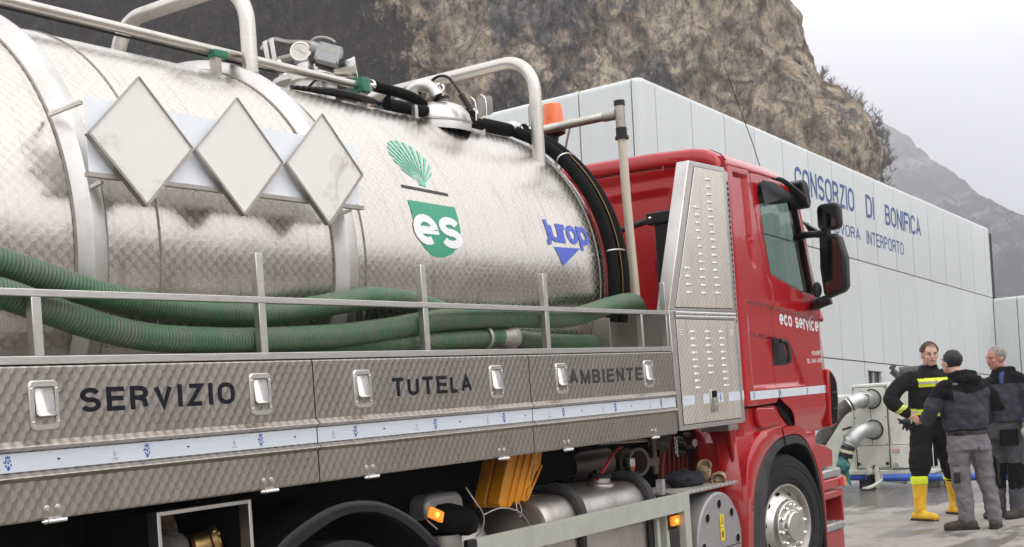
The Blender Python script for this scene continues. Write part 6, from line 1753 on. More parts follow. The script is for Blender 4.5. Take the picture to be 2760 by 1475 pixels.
# exhaust silencer with its flap
mb = MB(); mb.tube([(16.95, 1.94, 1.50), (17.05, 1.50, 1.51)], .095, 24); sil = mb.build('silencer', 'darkcan', pu)
mb = MB(); mb.tube(spline([(16.9, 1.82, 1.36), (16.88, 1.90, 1.42), (16.86, 1.98, 1.52), (16.85, 2.02, 1.555)], 4), .045, 16); mb.build('exhaust_bend', 'darkcan', sil)
disc((16.84, 1.995, 1.60), (-.6, .2, .75), .05, .008, 'rain_flap', 'black', sil, 20)
# chassis, jack, blocks
pbox(16.66, 17.6, 1.5, 3.1, .185, .245, 'chassis', 'genwhite')
MB().tube([(16.60, 2.22, .30), (16.60, 2.22, .02)], .03, 14).build('jack_leg', 'genwhite', pu)
MB().lathe([(0, .05), (.04, .05), (.045, .03), (.06, .03), (.06, 0)], (16.62, 2.33, .235), (-1, 0, 0), 18).build('jack_winch', 'genwhite', pu)
MB().tube(spline([(16.55, 2.10, .17), (16.50, 2.14, .11), (16.42, 2.24, .05), (16.38, 2.30, .03)], 4), .022, 10).build('tow_arm', 'genwhite', pu)
MB().tube([(16.52, 2.13, .13), (16.85, 1.92, .06)], .025, 10).build('tow_arm', 'genwhite', pu)
MB().ball((16.38, 2.31, .03), (.045, .05, .025)).build('tow_shoe', 'zinc', pu)
mb = MB(); mb.lathe([(0, .14), (.02, .22), (.14, .22), (.16, .14)], (17.3, 1.45, .20), (0, 1, 0), 30); mb.build('pump_wheel', 'rubber', pu)
BG = 'concrete blocks propping the pump unit'
for (x, y, lb) in ((17.0, 2.50, 'concrete block under the left end of the pump unit'), (16.86, 1.535, 'concrete block seen between the legs of the person in yellow boots')):
    tag(MB().box(x - .09, x + .09, y - .085, y + .085, 0, .183).build('concrete_block', 'block', bevel=.008), lb, 'block', BG)
# hoses at the pump
def bent(name, pts, r, mat, par, n=6): return MB().tube(spline(pts, n), r, 20).build(name, mat, par)
ht = thing('drain_hose', (16.2, 2.5, .6), 'thick muddy black hose joined by a galvanised bend to the upper inlet', 'hose')
bent('hose_body', [(16.25, 2.405, 1.15), (16.18, 2.50, 1.08), (16.12, 2.58, .97), (16.08, 2.66, .84), (16.02, 2.76, .68), (15.9, 2.9, .45), (15.7, 3.05, .16), (15.3, 3.1, .10)], .088, 'darkhose', ht)
bent('pipe_bend', [(16.57, 2.262, 1.195), (16.45, 2.275, 1.20), (16.33, 2.32, 1.195), (16.24, 2.40, 1.145)], .100, 'zinc', ht)
for c in ((16.262, 2.375, 1.165), (16.235, 2.42, 1.135)): MB().lathe([(-.008, .095), (-.008, .104), (.008, .104), (.008, .095)], c, (-.5, .62, -.36), 26).build('hose_clamp', 'chrome', ht)
MB().lathe([(-.015, .10), (-.015, .122), (.015, .122), (.015, .10)], (16.42, 2.28, 1.20), (-1, .25, 0), 26).build('coupling_ring', 'zinc', ht)
mb = MB(); mb.tube([(16.42, 2.16, 1.235), (16.36, 2.22, 1.275), (16.34, 2.27, 1.27)], .014, 8); mb.build('lever', 'zinc', ht)
hl = thing('drain_hose', (16.2, 2.45, .3), 'galvanised pipe bend at the lower inlet, its hose wrapped in teal plastic', 'hose')
bent('pipe_bend', [(16.57, 2.262, .785), (16.45, 2.265, .80), (16.32, 2.30, .795), (16.22, 2.375, .71), (16.18, 2.42, .61)], .104, 'zinc', hl)
bent('hose_body', [(16.175, 2.43, .60), (16.16, 2.455, .53), (16.15, 2.475, .46)], .092, 'black', hl)
MB().lathe([(-.02, .093), (-.02, .100), (.02, .100), (.02, .093)], (16.163, 2.452, .54), (-.1, .3, -1), 26).build('hose_band', 'cream', hl)
MB().lathe([(-.018, .10), (-.018, .126), (.018, .126), (.018, .10)], (16.20, 2.395, .675), (-.3, .55, -.9), 26).build('coupling_ring', 'zinc', hl)
lump('wrapped_plastic', (16.14, 2.50, .38), (.085, .085, .13), 'teal', None, None, 6, .35, parent=hl)
MB().tube([(16.36, 2.34, .83), (16.30, 2.44, .845), (16.26, 2.53, .82)], .016, 8).build('lever', 'black', hl)
mb = MB(); mb.add([(16.12, 2.50, .30), (16.12, 2.43, .29), (16.12, 2.40, .07), (16.12, 2.46, .14), (16.12, 2.52, .06)], [(0, 1, 2, 3, 4)]); mb.build('loose_plastic', 'teal', hl, smooth=False, solid=.002)
for k, (p, lb) in enumerate(((((16.50, 2.10, .155), (16.52, 1.7, .150), (16.62, 1.25, .14), (16.8, .6, .12), (17.0, -.3, .11), (17.2, -1.2, .10)), 'bright blue lay-flat hose on the ground in front of the pump unit'), (((16.75, 2.80, .155), (16.72, 2.6, .155), (16.74, 2.42, .15)), 'short stretch of blue hose beside the left concrete block'))):
    o = MB().tube(spline(p, 8), .047, 18).build('discharge_hose', 'bluehose'); tag(o, lb, 'hose', 'blue discharge hoses near the pump')
sb = thing('shrub', (18.6, .35, -.07), 'dark low shrub glimpsed between the people, behind the blue hose', 'shrub')
mb = MB(); rs = random.Random(5)
for k in range(900):
    d = Vector((rs.gauss(0, 1), rs.gauss(0, 1), rs.gauss(0, 1))).normalized() * rs.uniform(.55, 1.05)
    c = Vector((18.6 + d.x * .42, .35 + d.y * .42, .27 + abs(d.z) * .34 - .1 * (1 - abs(d.z)))); u = Vector((rs.uniform(-1, 1), rs.uniform(-1, 1), rs.uniform(-1, 1))).normalized(); w = u.cross(d).normalized()
    mb.add([c, c + u * .030 + w * .014, c + u * .062, c + u * .030 - w * .014], [(0, 1, 2, 3)])
mb.build('leaves', 'leafy', sb, smooth=False)['kind'] = 'stuff'
for k in range(7):
    a = k * .9; MB().tube([(18.6, .35, -.08), (18.6 + .15 * math.cos(a), .35 + .15 * math.sin(a), .2), (18.6 + .28 * math.cos(a), .35 + .28 * math.sin(a), .42)], [.012, .008, .004], 5).build('stem', 'twig', sb)

# ================================================================ people
def remeshed(mb, name, mat, parent, voxel, smooth=4, disp=0.0, dscale=18, seed=0.0, mats=None):
    """closed overlapping pieces fused into one continuous skin"""
    me = bpy.data.meshes.new('fuse'); me.from_pydata(mb.v, [], mb.f)
    ob = bpy.data.objects.new('fuse', me); COL.objects.link(ob)
    q = ob.modifiers.new('r', 'REMESH'); q.mode = 'VOXEL'; q.voxel_size = voxel; q.use_smooth_shade = True
    q = ob.modifiers.new('s', 'SMOOTH'); q.iterations = smooth; q.factor = 0.5
    dg = bpy.context.evaluated_depsgraph_get()
    new = bpy.data.meshes.new_from_object(ob.evaluated_get(dg)); new.name = name
    bpy.data.objects.remove(ob); bpy.data.meshes.remove(me)
    if disp:
        for v, n_ in zip(new.vertices, [x.vector.copy() for x in new.vertex_normals]):
            p = v.co
            k = noise.noise(Vector((p.x * dscale * .55, p.y * dscale * .55, p.z * dscale)) + Vector((seed, 0, 0))) + .6 * noise.noise(Vector((p.x + p.z * .7, p.y, p.z - p.x * .5)) * dscale * 1.3 + Vector((0, seed, 0)))
            v.co = p + n_ * k * disp
    for k in (mats or [mat]): new.materials.append(M[k])
    new.polygons.foreach_set('use_smooth', [True] * len(new.polygons))
    o = bpy.data.objects.new(name, new); COL.objects.link(o); o.parent = parent; ORIGIN[o.name] = None
    return o
def limb(mb, pts, rr, n=14, flat=1.0):
    P = spline(pts, 4) if len(pts) > 2 else [Vector(p) for p in pts]
    m_ = len(pts) - 1; R_ = []
    for i in range(len(P)):
        t = i / (len(P) - 1) * m_; k = min(int(t), m_ - 1); R_.append(rr[k] + (rr[k + 1] - rr[k]) * (t - k))
    mb.tube(P, R_, n, True)
    mb.ball(P[0], R_[0] * 0.99, n, 8); mb.ball(P[-1], R_[-1] * 0.99, n, 8)
def torso(mb, secs, n=20):
    """secs: (centre, half width, half depth, yaw); closed loft"""
    vs = []
    for c, w, d, yaw in secs:
        c = Vector(c)
        for k in range(n):
            a = 2 * math.pi * k / n; x = w * math.copysign(abs(math.cos(a)) ** 0.8, math.cos(a)); y = d * math.copysign(abs(math.sin(a)) ** 0.8, math.sin(a))
            vs.append(c + Vector((x * math.cos(yaw) - y * math.sin(yaw), x * math.sin(yaw) + y * math.cos(yaw), 0)))
    m_ = len(secs)
    mb.add(vs, [(i * n + k, i * n + (k + 1) % n, (i + 1) * n + (k + 1) % n, (i + 1) * n + k) for i in range(m_ - 1) for k in range(n)] + [tuple(range(n)), tuple((m_ - 1) * n + k for k in range(n))])
def hand(mb, wrist, dirv, palm_n, s=1.0, curl=0.5):
    d = Vector(dirv).normalized(); nn = Vector(palm_n); nn = (nn - d * nn.dot(d)).normalized(); sd_ = d.cross(nn)
    w = Vector(wrist)
    for k in range(4):
        o = sd_ * (-.030 + .020 * k) * s
        mb.tube([w + o * .55, w + o + d * .085 * s], [.017 * s, .013 * s], 8); mb.ball(w + o + d * .085 * s, .0135 * s, 8, 6)
        L = (.030, .036, .034, .026)[k] * s; p = w + o + d * .085 * s; a = 0
        for j in range(3):
            a += curl * (0.9 if j else .5); q = p + (d * math.cos(a) + nn * math.sin(a)) * L * (1, .8, .6)[j]
            mb.tube([p, q], [(.0105, .0095, .0085)[j] * s, (.0095, .0085, .007)[j] * s], 8); mb.ball(q, (.0095, .0085, .007)[j] * s, 8, 6); p = q
    p = w + d * .025 * s + sd_ * .030 * s; q = p + (sd_ * .7 + d * .6 + nn * .3).normalized() * .04 * s; r = q + (d * .8 + nn * .5 + sd_ * .1).normalized() * .032 * s
    mb.tube([p, q, r], [.014 * s, .011 * s, .009 * s], 8); mb.ball(r, .009 * s, 8, 6); mb.ball(w + d * .045 * s, (.036 * s, .036 * s, .036 * s), 10, 8)
def rotz(a): return Matrix.Rotation(a, 3, 'Z')
def head_shapes(mb, c, yaw, pitch=0.0, s=1.0, roll=0.0):
    """head looking along -y before rotation"""
    Rm = rotz(yaw) @ Matrix.Rotation(pitch, 3, 'X') @ Matrix.Rotation(roll, 3, 'Y'); c = Vector(c)
    f = lambda x, y, z: c + Rm @ (Vector((x, y, z)) * s)
    mb.ball(f(0, .005, .020), (.076 * s, .094 * s, .098 * s), 24, 18, Rm)
    mb.ball(f(0, -.022, -.045), (.060 * s, .066 * s, .072 * s), 20, 14, Rm)
    mb.ball(f(0, -.060, -.088), (.028 * s, .026 * s, .024 * s), 12, 10, Rm)
    mb.tube([f(0, -.088, .010), f(0, -.103, -.022)], [.009 * s, .014 * s], 8); mb.ball(f(0, -.103, -.026), (.017 * s, .014 * s, .011 * s), 10, 8, Rm)
    mb.ball(f(0, -.080, .028), (.050 * s, .012 * s, .009 * s), 14, 8, Rm)
    mb.ball(f(0, -.083, -.052), (.025 * s, .012 * s, .010 * s), 10, 8, Rm)
    for sx in (-1, 1):
        mb.ball(f(.077 * sx, .012, -.008), (.011 * s, .020 * s, .032 * s), 10, 10, Rm)
        mb.ball(f(.040 * sx, -.070, -.022), (.022 * s, .016 * s, .018 * s), 10, 8, Rm)
    return f, Rm
def face_parts(f, Rm, root, brow, s=1.0):
    for sx in (-1, 1):
        MB().ball(f(.030 * sx, -.0865, .008), (.0105 * s, .005 * s, .0045 * s), 12, 8, Rm).build('eye', 'eyewhite', root, local=True)
        MB().ball(f(.030 * sx, -.0915, .008), (.0058 * s, .003 * s, .0058 * s), 10, 8, Rm).build('pupil', 'eyedark', root, local=True)
        MB().tube([f(.014 * sx, -.096, .024), f(.030 * sx, -.096, .030), f(.048 * sx, -.086, .025)], .0038 * s, 8).build('eyebrow', brow, root, local=True)
    MB().tube([f(-.023, -.090, -.054), f(-.008, -.098, -.051), f(.008, -.098, -.051), f(.023, -.090, -.054)], .0042 * s, 8).build('lips', 'lips', root, local=True)
def hair(root, f, Rm, mat, tufts, top, s=1.0, seed=1, back=-.045, front=.045, name='hair'):
    mb = MB(); rs = random.Random(seed)
    mb.ball(f(0, .020, .032), (.082 * s, .094 * s, .094 * s), 22, 16, Rm)
    mb2 = MB()
    n0 = 0
    for i in range(tufts):
        a = rs.uniform(0, 2 * math.pi); t = rs.uniform(0.0, 1.0)
        el_ = math.acos(1 - t * 1.05)
        d = Vector((math.sin(el_) * math.cos(a), math.sin(el_) * math.sin(a), math.cos(el_)))
        p = Vector((d.x * .080, .018 + d.y * .092, .030 + d.z * .092))
        if p.y < -.045 and p.z < front + .012: continue
        if p.z < back: continue
        if p.z < .0 and p.y < -.015: continue
        q = p + (d + Vector((rs.uniform(-.4, .4), rs.uniform(-.5, .2), rs.uniform(-.1, .6)))).normalized() * top * rs.uniform(.6, 1.2)
        mb2.tube([f(*p), f(*q)], [.007 * s, .002 * s], 5)
    keep = []
    # skull cap: only the parts above the hair line
    vs, fs = mb.v, mb.f
    inv = Rm.inverted(); c0 = f(0, 0, 0); cap = MB(); used = {}
    for fc in fs:
        ctr = sum((vs[i] for i in fc), Vector((0, 0, 0))) / len(fc); p = inv @ (ctr - c0) / s
        ok = p.z > front if p.y < -.035 else p.z > (.012 if p.y < .0 else back + (.03 if p.y < .03 else 0))
        if ok:
            idx = []
            for i in fc:
                if i not in used: used[i] = len(cap.v); cap.v.append(vs[i])
                idx.append(used[i])
            cap.f.append(idx); cap.mi.append(0); cap.uv.append(None)
    for fc in mb2.f: cap.f.append([i + len(cap.v) for i in fc]); cap.mi.append(0); cap.uv.append(None)
    cap.v += mb2.v
    return cap.build(name, mat, root, local=True, autosmooth=80)
def band_from(src, name, mat, parent, test, off=0.004):
    """reflective strip: the cloth surface inside a region, lifted slightly"""
    me = src.data; pick = [p for p in me.polygons if test(p.center, p.normal)]
    used = {}; vs = []; fs = []
    for p in pick:
        f = []
        for i in p.vertices:
            if i not in used: used[i] = len(vs); vs.append(me.vertices[i].co + me.vertices[i].normal * off)
            f.append(used[i])
        fs.append(f)
    if not fs: return None
    nm = bpy.data.meshes.new(name); nm.from_pydata(vs, [], fs); nm.materials.append(M[mat])
    nm.polygons.foreach_set('use_smooth', [True] * len(fs))
    o = bpy.data.objects.new(name, nm); COL.objects.link(o); o.parent = parent; ORIGIN[o.name] = None
    return o
def person(u0, d0, label):
    loc = CAM + RGT * (u0 - CAM.dot(RGT)) + FWD * d0; loc.z = 0
    return thing('person', loc, label, 'person', 'people talking beside the truck', rot=Matrix((RGT, FWD, UP)).transposed())
def boot(mb, ankle, yaw, L=.285, w=.050, h=.10):
    a = Vector((ankle[0], ankle[1], 0)); d = rotz(yaw) @ Vector((0, -1, 0))
    mb.tube([a - d * .06 + UP * .045, a + UP * .048, a + d * .08 + UP * .042, a + d * (L - .115) + UP * .036], [w * .90, w, w * .98, w * .82], 14); mb.ball(a - d * .06 + UP * .045, w * .9, 12, 8); mb.ball(a + d * (L - .115) + UP * .036, (w * .82, w * .82, w * .72), 12, 8)
def sole(ankle, yaw, mat, par, L=.285, w=.054):
    a = Vector((ankle[0], ankle[1], 0)); d = rotz(yaw) @ Vector((0, -1, 0)); sd_ = rotz(yaw) @ Vector((1, 0, 0))
    P = [(-.105, .7), (-.12, 0), (-.105, -.7)]
    out = [(-.115, 0), (-.10, .75), (-.02, .85), (.08, 1.0), (L - .12, .8), (L - .075, 0), (L - .12, -.8), (.08, -1.0), (-.02, -.85), (-.10, -.75)]
    mb = MB(); mb.prism([(u, v * w) for u, v in out], lambda u, v, z: a + d * u + sd_ * v + UP * z, .0, .022)
    return mb.build('sole', mat, par, local=True, bevel=.004)

# ---- firefighter: black turnout gear, yellow boots, hand on hip
U0, DD = 7.20, 13.25
p1 = person(U0, DD, 'person in black jacket with yellow reflective stripes and yellow rubber boots, hand on hip')
Lf = (-.215, -.13, 0); Rf = (.275, .24, 0)
body = MB()
f1, R1 = head_shapes(body, (.022, -.02, 1.700), R(-3), R(4), 1.04)
limb(body, [(.02, .02, 1.66), (.015, .03, 1.52)], [.058, .068])
torso(body, [((0, .03, .93), .15, .10, 0), ((0, .03, 1.15), .15, .10, 0), ((.01, .03, 1.40), .18, .11, 0), ((.01, .03, 1.53), .10, .07, 0)])
limb(body, [(-.17, .03, 1.47), (-.385, .02, 1.28), (-.245, -.06, 1.095)], [.05, .043, .032])
limb(body, [(.19, .03, 1.47), (.33, -.06, 1.24), (.20, -.22, 1.18)], [.05, .043, .032])
hand(body, (-.250, -.065, 1.100), (.62, -.20, -.55), (.3, .6, -.6), 1.0, .75); hand(body, (.20, -.22, 1.18), (-.7, -.6, .1), (0, .2, -1), 1.0, .5)
limb(body, [(-.09, .03, .92), (-.165, -.05, .56), (Lf[0] + .02, Lf[1] + .04, .38), (Lf[0], Lf[1] + .01, .10)], [.085, .050, .042, .035]); limb(body, [(.10, .05, .92), (.19, .13, .56), (Rf[0] - .03, Rf[1] - .02, .38), (Rf[0], Rf[1], .10)], [.085, .050, .042, .035])
remeshed(body, 'body', 'skin', p1, .0085, 3)
face_parts(f1, R1, p1, 'hairbrown', 1.04)
hair(p1, f1, R1, 'hairbrown', 520, .016, 1.0, 4, -.030, .058)
tr = MB()
torso(tr, [((-.005, .04, .86), .175, .125, 0), ((-.005, .035, 1.0), .17, .12, 0), ((-.005, .03, 1.10), .165, .12, 0)])
limb(tr, [(-.095, .03, .93), (-.135, -.02, .72), (-.165, -.055, .56), (Lf[0] + .02, Lf[1] + .04, .38)], [.125, .110, .098, .072]); limb(tr, [(.10, .05, .93), (.15, .10, .72), (.195, .14, .56), (Rf[0] - .03, Rf[1] - .02, .38)], [.125, .105, .09, .072])
limb(tr, [(-.15, -.03, .68), (-.165, -.055, .55)], [.112, .112])
remeshed(tr, 'trousers', 'gear', p1, .014, 3, .009, 16, 2)
jk = MB()
torso(jk, [((-.01, .03, 1.045), .198, .145, 0), ((-.01, .03, 1.12), .192, .142, 0), ((-.01, .03, 1.28), .200, .145, 0), ((0, .03, 1.42), .215, .150, 0), ((.005, .03, 1.50), .165, .12, 0), ((.015, .03, 1.555), .10, .085, 0), ((.02, .02, 1.600), .082, .078, 0)])
limb(jk, [(-.165, .03, 1.465), (-.30, .035, 1.39), (-.400, .02, 1.275), (-.37, -.02, 1.20), (-.262, -.055, 1.115)], [.085, .085, .080, .075, .060]); limb(jk, [(.17, .03, 1.465), (.28, .0, 1.38), (.34, -.05, 1.25), (.22, -.19, 1.19)], [.085, .085, .078, .062])
jacket = remeshed(jk, 'jacket', 'gear', p1, .011, 3, .012, 11, 5)
hv = lambda z, a, b: a < z < b
st = [('waist_stripe', lambda c, n: abs(c.x) < .24 and hv(c.z + c.x * .10, 1.070, 1.128)), ('chest_stripe', lambda c, n: n.y < .15 and -.14 < c.x < .23 and hv(c.z, 1.370, 1.455)),
      ('cuff_stripe', lambda c, n: c.x < -.24 and hv(c.z - (c.x + .3) * .85, 1.150, 1.205))]
for nm, t_ in st:
    b_ = band_from(jacket, nm, 'hiviz', p1, t_)
mids = [('reflective_band', lambda c, n: abs(c.x) < .24 and hv(c.z + c.x * .10, 1.089, 1.107)), ('reflective_band', lambda c, n: n.y < .15 and -.14 < c.x < .23 and hv(c.z, 1.398, 1.425)), ('reflective_band', lambda c, n: c.x < -.24 and hv(c.z - (c.x + .3) * .85, 1.168, 1.187))]
for nm, t_ in mids: band_from(jacket, nm, 'silverband', p1, t_, .006)
MB().tube([(.035, -.125, 1.44), (.032, -.135, 1.20)], .004, 6).build('zip', 'chrome', p1, local=True)
for (x, y, _), yaw, lean in ((Lf, R(35), (.02, .04)), (Rf, R(28), (-.03, -.02))):
    b = MB(); limb(b, [(x + lean[0], y + lean[1], .405), (x + .004, y + .012, .16), (x, y, .09)], [.078, .062, .058]); boot(b, (x, y), yaw, .29, .054)
    bt = remeshed(b, 'boot', 'bootyellow', p1, .010, 3, .002, 20, 1)
    sole((x, y), yaw, 'rubber', bt, .29, .058)
    mb = MB(); mb.lathe([(0, .081), (0, .086), (.055, .088), (.075, .082), (.08, .07)], (x + lean[0], y + lean[1], .375), (0, 0, 1), 24); mb.build('boot_band', 'hiviz', bt, local=True)
# black gloves hanging from his hand
g1 = thing('work_glove', p1.matrix_world @ Vector((-.27, -.05, 1.00)), 'pair of black gloves held in the hand on the hip', 'glove', rot=Matrix((RGT, FWD, UP)).transposed())
gm = MB(); gm.ball((-.015, -.03, .02), (.050, .03, .04), 14, 10)
for k, (dx, dz) in enumerate(((-.10, .035), (-.085, -.005), (-.055, -.070), (-.015, -.085), (.02, -.085), (.05, -.06))):
    gm.tube([(-.015, -.03, .02), (dx * .6 - .01, -.035, .02 + dz * .5), (dx, -.03, .02 + dz)], [.020, .014, .012], 8); gm.ball((dx, -.03, .02 + dz), .012, 8, 6)
remeshed(gm, 'glove_body', 'black', g1, .006, 2)

# ---- man with his back to us, grey work clothes
U0, DD = 7.17, 12.15
p2 = person(U0, DD, 'person with dark hair seen from behind, dark hooded jacket, light grey work trousers')
Lf = (-.055, .0, 0); Rf = (.20, -.03, 0)
body = MB()
f2, R2 = head_shapes(body, (-.085, .06, 1.600), R(205), R(-10), .96)
limb(body, [(-.07, .03, 1.55), (-.03, -.01, 1.43)], [.056, .068])
torso(body, [((0, .0, .86), .15, .10, 0), ((.0, .0, 1.10), .15, .10, 0), ((.0, 0, 1.30), .18, .11, 0), ((-.01, 0, 1.42), .11, .07, 0)])
limb(body, [(-.19, 0, 1.38), (-.33, .02, 1.16), (-.30, .22, 1.05)], [.05, .04, .032]); limb(body, [(.19, 0, 1.37), (.28, .02, 1.12), (.20, .22, 1.0)], [.05, .04, .032])
hand(body, (-.30, .22, 1.05), (.2, 1, 0), (0, 0, -1), 1, .5); hand(body, (.20, .22, 1.0), (-.2, 1, .1), (0, 0, -1), 1, .5)
limb(body, [(-.09, .0, .86), (-.06, .02, .50), (Lf[0], Lf[1], .10)], [.085, .055, .042]); limb(body, [(.10, .0, .86), (.16, .0, .48), (Rf[0], Rf[1], .10)], [.085, .055, .042])
remeshed(body, 'body', 'skin', p2, .0085, 3)
face_parts(f2, R2, p2, 'hairdark', .96)
hair(p2, f2, R2, 'hairdark', 520, .014, 1.0, 6, -.075, .045)
tr = MB()
torso(tr, [((.0, .0, .76), .19, .135, 0), ((.0, .0, .86), .19, .13, 0), ((.0, .0, .95), .18, .12, 0)])
limb(tr, [(-.092, .0, .82), (-.085, .01, .62), (-.070, .02, .45), (-.058, .005, .26), (Lf[0], Lf[1], .105)], [.112, .096, .088, .078, .074]); limb(tr, [(.095, .0, .82), (.13, .0, .62), (.165, .0, .45), (.19, -.01, .26), (Rf[0], Rf[1], .105)], [.112, .096, .086, .074, .072])
trz = remeshed(tr, 'trousers', 'greycloth', p2, .012, 3, .015, 13, 8)
band_from(trz, 'belt', 'black', p2, lambda c, n: .905 < c.z < .955, .004)
for (x, z, w, h, m_) in ((.115, .775, .06, .018, 'greycloth'), (-.155, .585, .035, .022, 'greycloth'), (-.158, .505, .030, .05, 'black')):
    mb = MB(); mb.box(x - w, x + w, -.158 if x > 0 else -.118, -.11 if x > 0 else -.09, z - h, z + h); mb.build('pocket_flap', m_, p2, local=True, bevel=.006)
mb = MB(); mb.prism([(.225, .70), (.262, .66), (.262, .40), (.235, .44), (.228, .60)], lambda u, v, d: (u, d, v), -.085, -.02); mb.build('knee_patch', 'black', p2, local=True, bevel=.01)
jk = MB()
torso(jk, [((.0, .0, .955), .200, .145, 0), ((.0, .0, 1.02), .215, .155, 0), ((.0, .0, 1.18), .220, .155, 0), ((.0, .0, 1.32), .225, .150, 0), ((-.01, .0, 1.40), .175, .125, 0), ((-.03, .01, 1.46), .10, .09, 0)])
limb(jk, [(-.17, .0, 1.36), (-.27, .0, 1.26), (-.335, .02, 1.14), (-.31, .18, 1.06)], [.085, .082, .075, .062]); limb(jk, [(.17, .0, 1.35), (.25, .0, 1.24), (.290, .02, 1.10), (.22, .18, 1.01)], [.085, .082, .076, .062])
jacket = remeshed(jk, 'jacket', 'darkjacket', p2, .011, 3, .017, 11, 11)
hd_ = MB(); hd_.ball((.02, -.085, 1.43), (.13, .065, .055), 18, 12); hd_.ball((.075, -.10, 1.395), (.07, .05, .06), 14, 10); limb(hd_, [(-.12, -.02, 1.47), (-.03, -.06, 1.49), (.09, -.03, 1.48)], [.035, .04, .035])
remeshed(hd_, 'hood', 'blackcloth', p2, .011, 3, .008, 22, 3)
band_from(jacket, 'yoke', 'blackcloth', p2, lambda c, n: c.z > 1.30 + .25 * abs(c.x) - .10 * (c.x < -.15) or (c.x > .22 and c.z > 1.12), .004)
vs, fs = stroke_text('eco', .045, .018, .2); MB().add([(-.150 + u, -.135 - l, 1.388 + v) for u, v, l in vs], fs).build('jacket_print', 'ink_pale', p2, local=True, smooth=False)
for (x, y, _), yaw in ((Lf, R(258)), (Rf, R(150))):
    b = MB(); limb(b, [(x, y, .13), (x, y, .07)], [.060, .058]); boot(b, (x, y), yaw, .29, .052)
    bt = remeshed(b, 'shoe', 'shoebrown', p2, .010, 3, .002, 20, 1); sole((x, y), yaw, 'rubber', bt, .29, .056)

# ---- older man in profile at the right
U0, DD = 7.80, 12.85
p3 = person(U0, DD, 'person with grey hair in profile, dark jacket over blue shirt, one work glove on')
Lf = (-.075, .10, 0); Rf = (.07, -.03, 0)
body = MB()
f3, R3 = head_shapes(body, (-.040, .0, 1.615), R(-72), R(4), .98)
limb(body, [(-.02, .01, 1.56), (.01, .02, 1.44)], [.060, .072])
torso(body, [((.0, .01, .90), .13, .10, 0), ((.0, .01, 1.12), .13, .10, 0), ((.01, 0, 1.32), .17, .12, 0), ((.01, 0, 1.45), .10, .08, 0)])
limb(body, [(.12, -.09, 1.38), (.21, -.12, 1.14), (.155, -.18, .94)], [.05, .042, .033]); limb(body, [(-.10, .12, 1.36), (-.14, .18, 1.14), (-.10, .10, 1.02)], [.05, .042, .033])
hand(body, (-.10, .10, 1.02), (.4, -.7, -.1), (0, 0, -1), 1, .5); hand(body, (.155, -.18, .94), (-.05, -.1, -1), (-1, 0, 0), .9, .4)
limb(body, [(-.06, .06, .90), (-.07, .08, .50), (Lf[0], Lf[1], .10)], [.085, .055, .042]); limb(body, [(.07, -.02, .90), (.08, -.02, .50), (Rf[0], Rf[1], .10)], [.085, .055, .042])
remeshed(body, 'body', 'skinred', p3, .0085, 3)
face_parts(f3, R3, p3, 'hairgrey', .98)
hair(p3, f3, R3, 'hairgrey', 520, .008, 1.0, 9, -.050, .060)
tr = MB()
torso(tr, [((.0, .03, .80), .175, .145, 0), ((.0, .02, .92), .180, .152, 0), ((.0, .02, 1.04), .175, .148, 0)])
limb(tr, [(-.07, .07, .86), (-.075, .08, .5), (Lf[0], Lf[1], .08)], [.112, .088, .072]); limb(tr, [(.08, -.02, .86), (.09, -.02, .5), (Rf[0], Rf[1], .08)], [.118, .094, .076])
trz = remeshed(tr, 'trousers', 'midgreycloth', p3, .012, 3, .009, 16, 15)
band_from(trz, 'knee_patch', 'blackcloth', p3, lambda c, n: .30 < c.z < .56 and n.y < -.1, .005)
mb = MB(); mb.box(-.105, .075, -.165, -.135, .74, .90); mb.build('tool_pouch', 'blackcloth', p3, local=True, bevel=.01)
mb = MB(); mb.box(.10, .19, -.135, -.10, .54, .68); mb.build('pocket', 'midgreycloth', p3, local=True, bevel=.01)
jk = MB()
torso(jk, [((.0, .01, .97), .185, .160, 0), ((.0, .0, 1.10), .190, .160, 0), ((.01, .0, 1.28), .195, .160, 0), ((.02, .0, 1.38), .175, .145, 0), ((.03, .01, 1.46), .120, .115, 0), ((.045, .02, 1.515), .095, .095, 0)])
limb(jk, [(.12, -.07, 1.39), (.19, -.11, 1.27), (.225, -.13, 1.13), (.165, -.17, .985)], [.088, .084, .076, .062]); limb(jk, [(-.08, .10, 1.36), (-.14, .17, 1.16), (-.11, .11, 1.04)], [.08, .075, .06])
jacket = remeshed(jk, 'jacket', 'darkjacket', p3, .011, 3, .016, 11, 21)
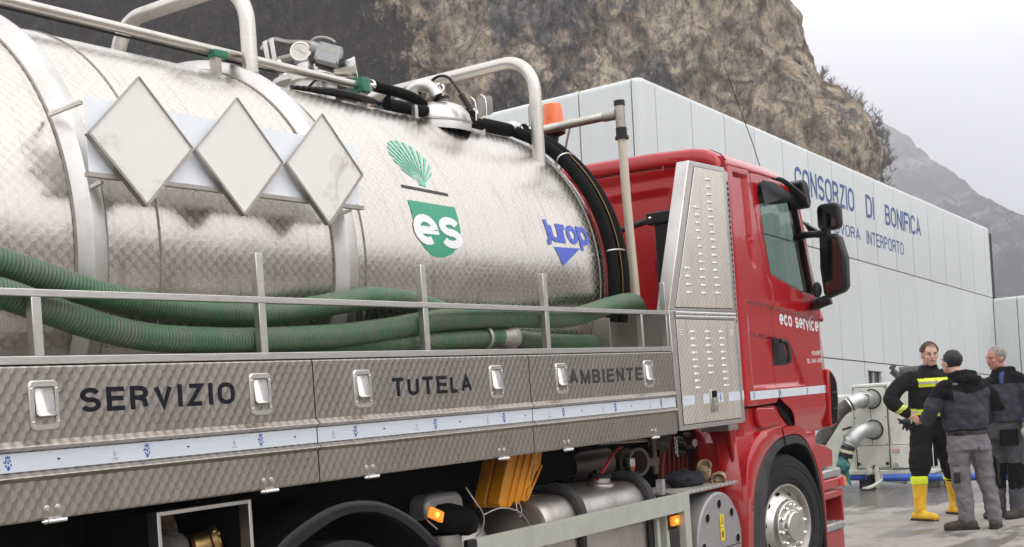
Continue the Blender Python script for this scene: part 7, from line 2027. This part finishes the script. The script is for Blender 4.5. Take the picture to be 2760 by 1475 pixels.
band_from(jacket, 'shoulder_panel', 'blackcloth', p3, lambda c, n: c.z > 1.36 or (c.x > .16 and c.z > 1.06), .004)
sh_ = MB(); limb(sh_, [(.035, -.03, 1.50), (-.035, -.105, 1.44), (-.055, -.15, 1.36)], [.030, .026, .018]); remeshed(sh_, 'shirt_collar', 'shirtblue', p3, .010, 2)
lump('cuff', (.165, -.18, .985), (.062, .058, .035), 'shirtblue', None, None, 5, .15, parent=p3).location = (.165, -.18, .985)
for (x, y, _), yaw in ((Lf, R(-60)), (Rf, R(-55))):
    b = MB(); limb(b, [(x, y, .11), (x, y, .06)], [.058, .056]); boot(b, (x, y), yaw, .29, .052)
    bt = remeshed(b, 'shoe', 'shoebrown', p3, .010, 3, .002, 20, 1); sole((x, y), yaw, 'rubber', bt, .29, .056)
gm = MB(); gm.ball((.155, -.185, .885), (.045, .040, .055), 14, 10)
for k in range(4): gm.tube([(.125 + .02 * k, -.195, .87), (.118 + .022 * k, -.20, .83), (.125 + .02 * k, -.185, .795)], [.017, .016, .013], 8); gm.ball((.125 + .02 * k, -.185, .795), .013, 8, 6)
gm.tube([(.115, -.19, .90), (.095, -.205, .86), (.10, -.20, .835)], [.018, .016, .013], 8); gm.tube([(.157, -.182, .90), (.160, -.18, .965)], [.042, .048], 12)
remeshed(gm, 'glove', 'glovelight', p3, .007, 2, .004, 30, 4)

# ---------------------------------------------------------------- damp valley air
mb = MB(); mb.box(-260, 1500, -330, 1500, -70, 300)
hz = mb.build('haze', 'rock', smooth=False); hz.data.materials.clear()
hm = bpy.data.materials.new('valley_haze'); hm.use_nodes = True; hm.node_tree.nodes.clear()
ho = hm.node_tree.nodes.new('ShaderNodeOutputMaterial'); hv_ = hm.node_tree.nodes.new('ShaderNodeVolumePrincipled')
hv_.inputs['Color'].default_value = (0.93, 0.94, 0.98, 1); hv_.inputs['Density'].default_value = 0.00125; hv_.inputs['Anisotropy'].default_value = 0.2
hm.node_tree.links.new(hv_.outputs[0], ho.inputs['Volume']); hz.data.materials.append(hm)
hz['kind'] = 'stuff'
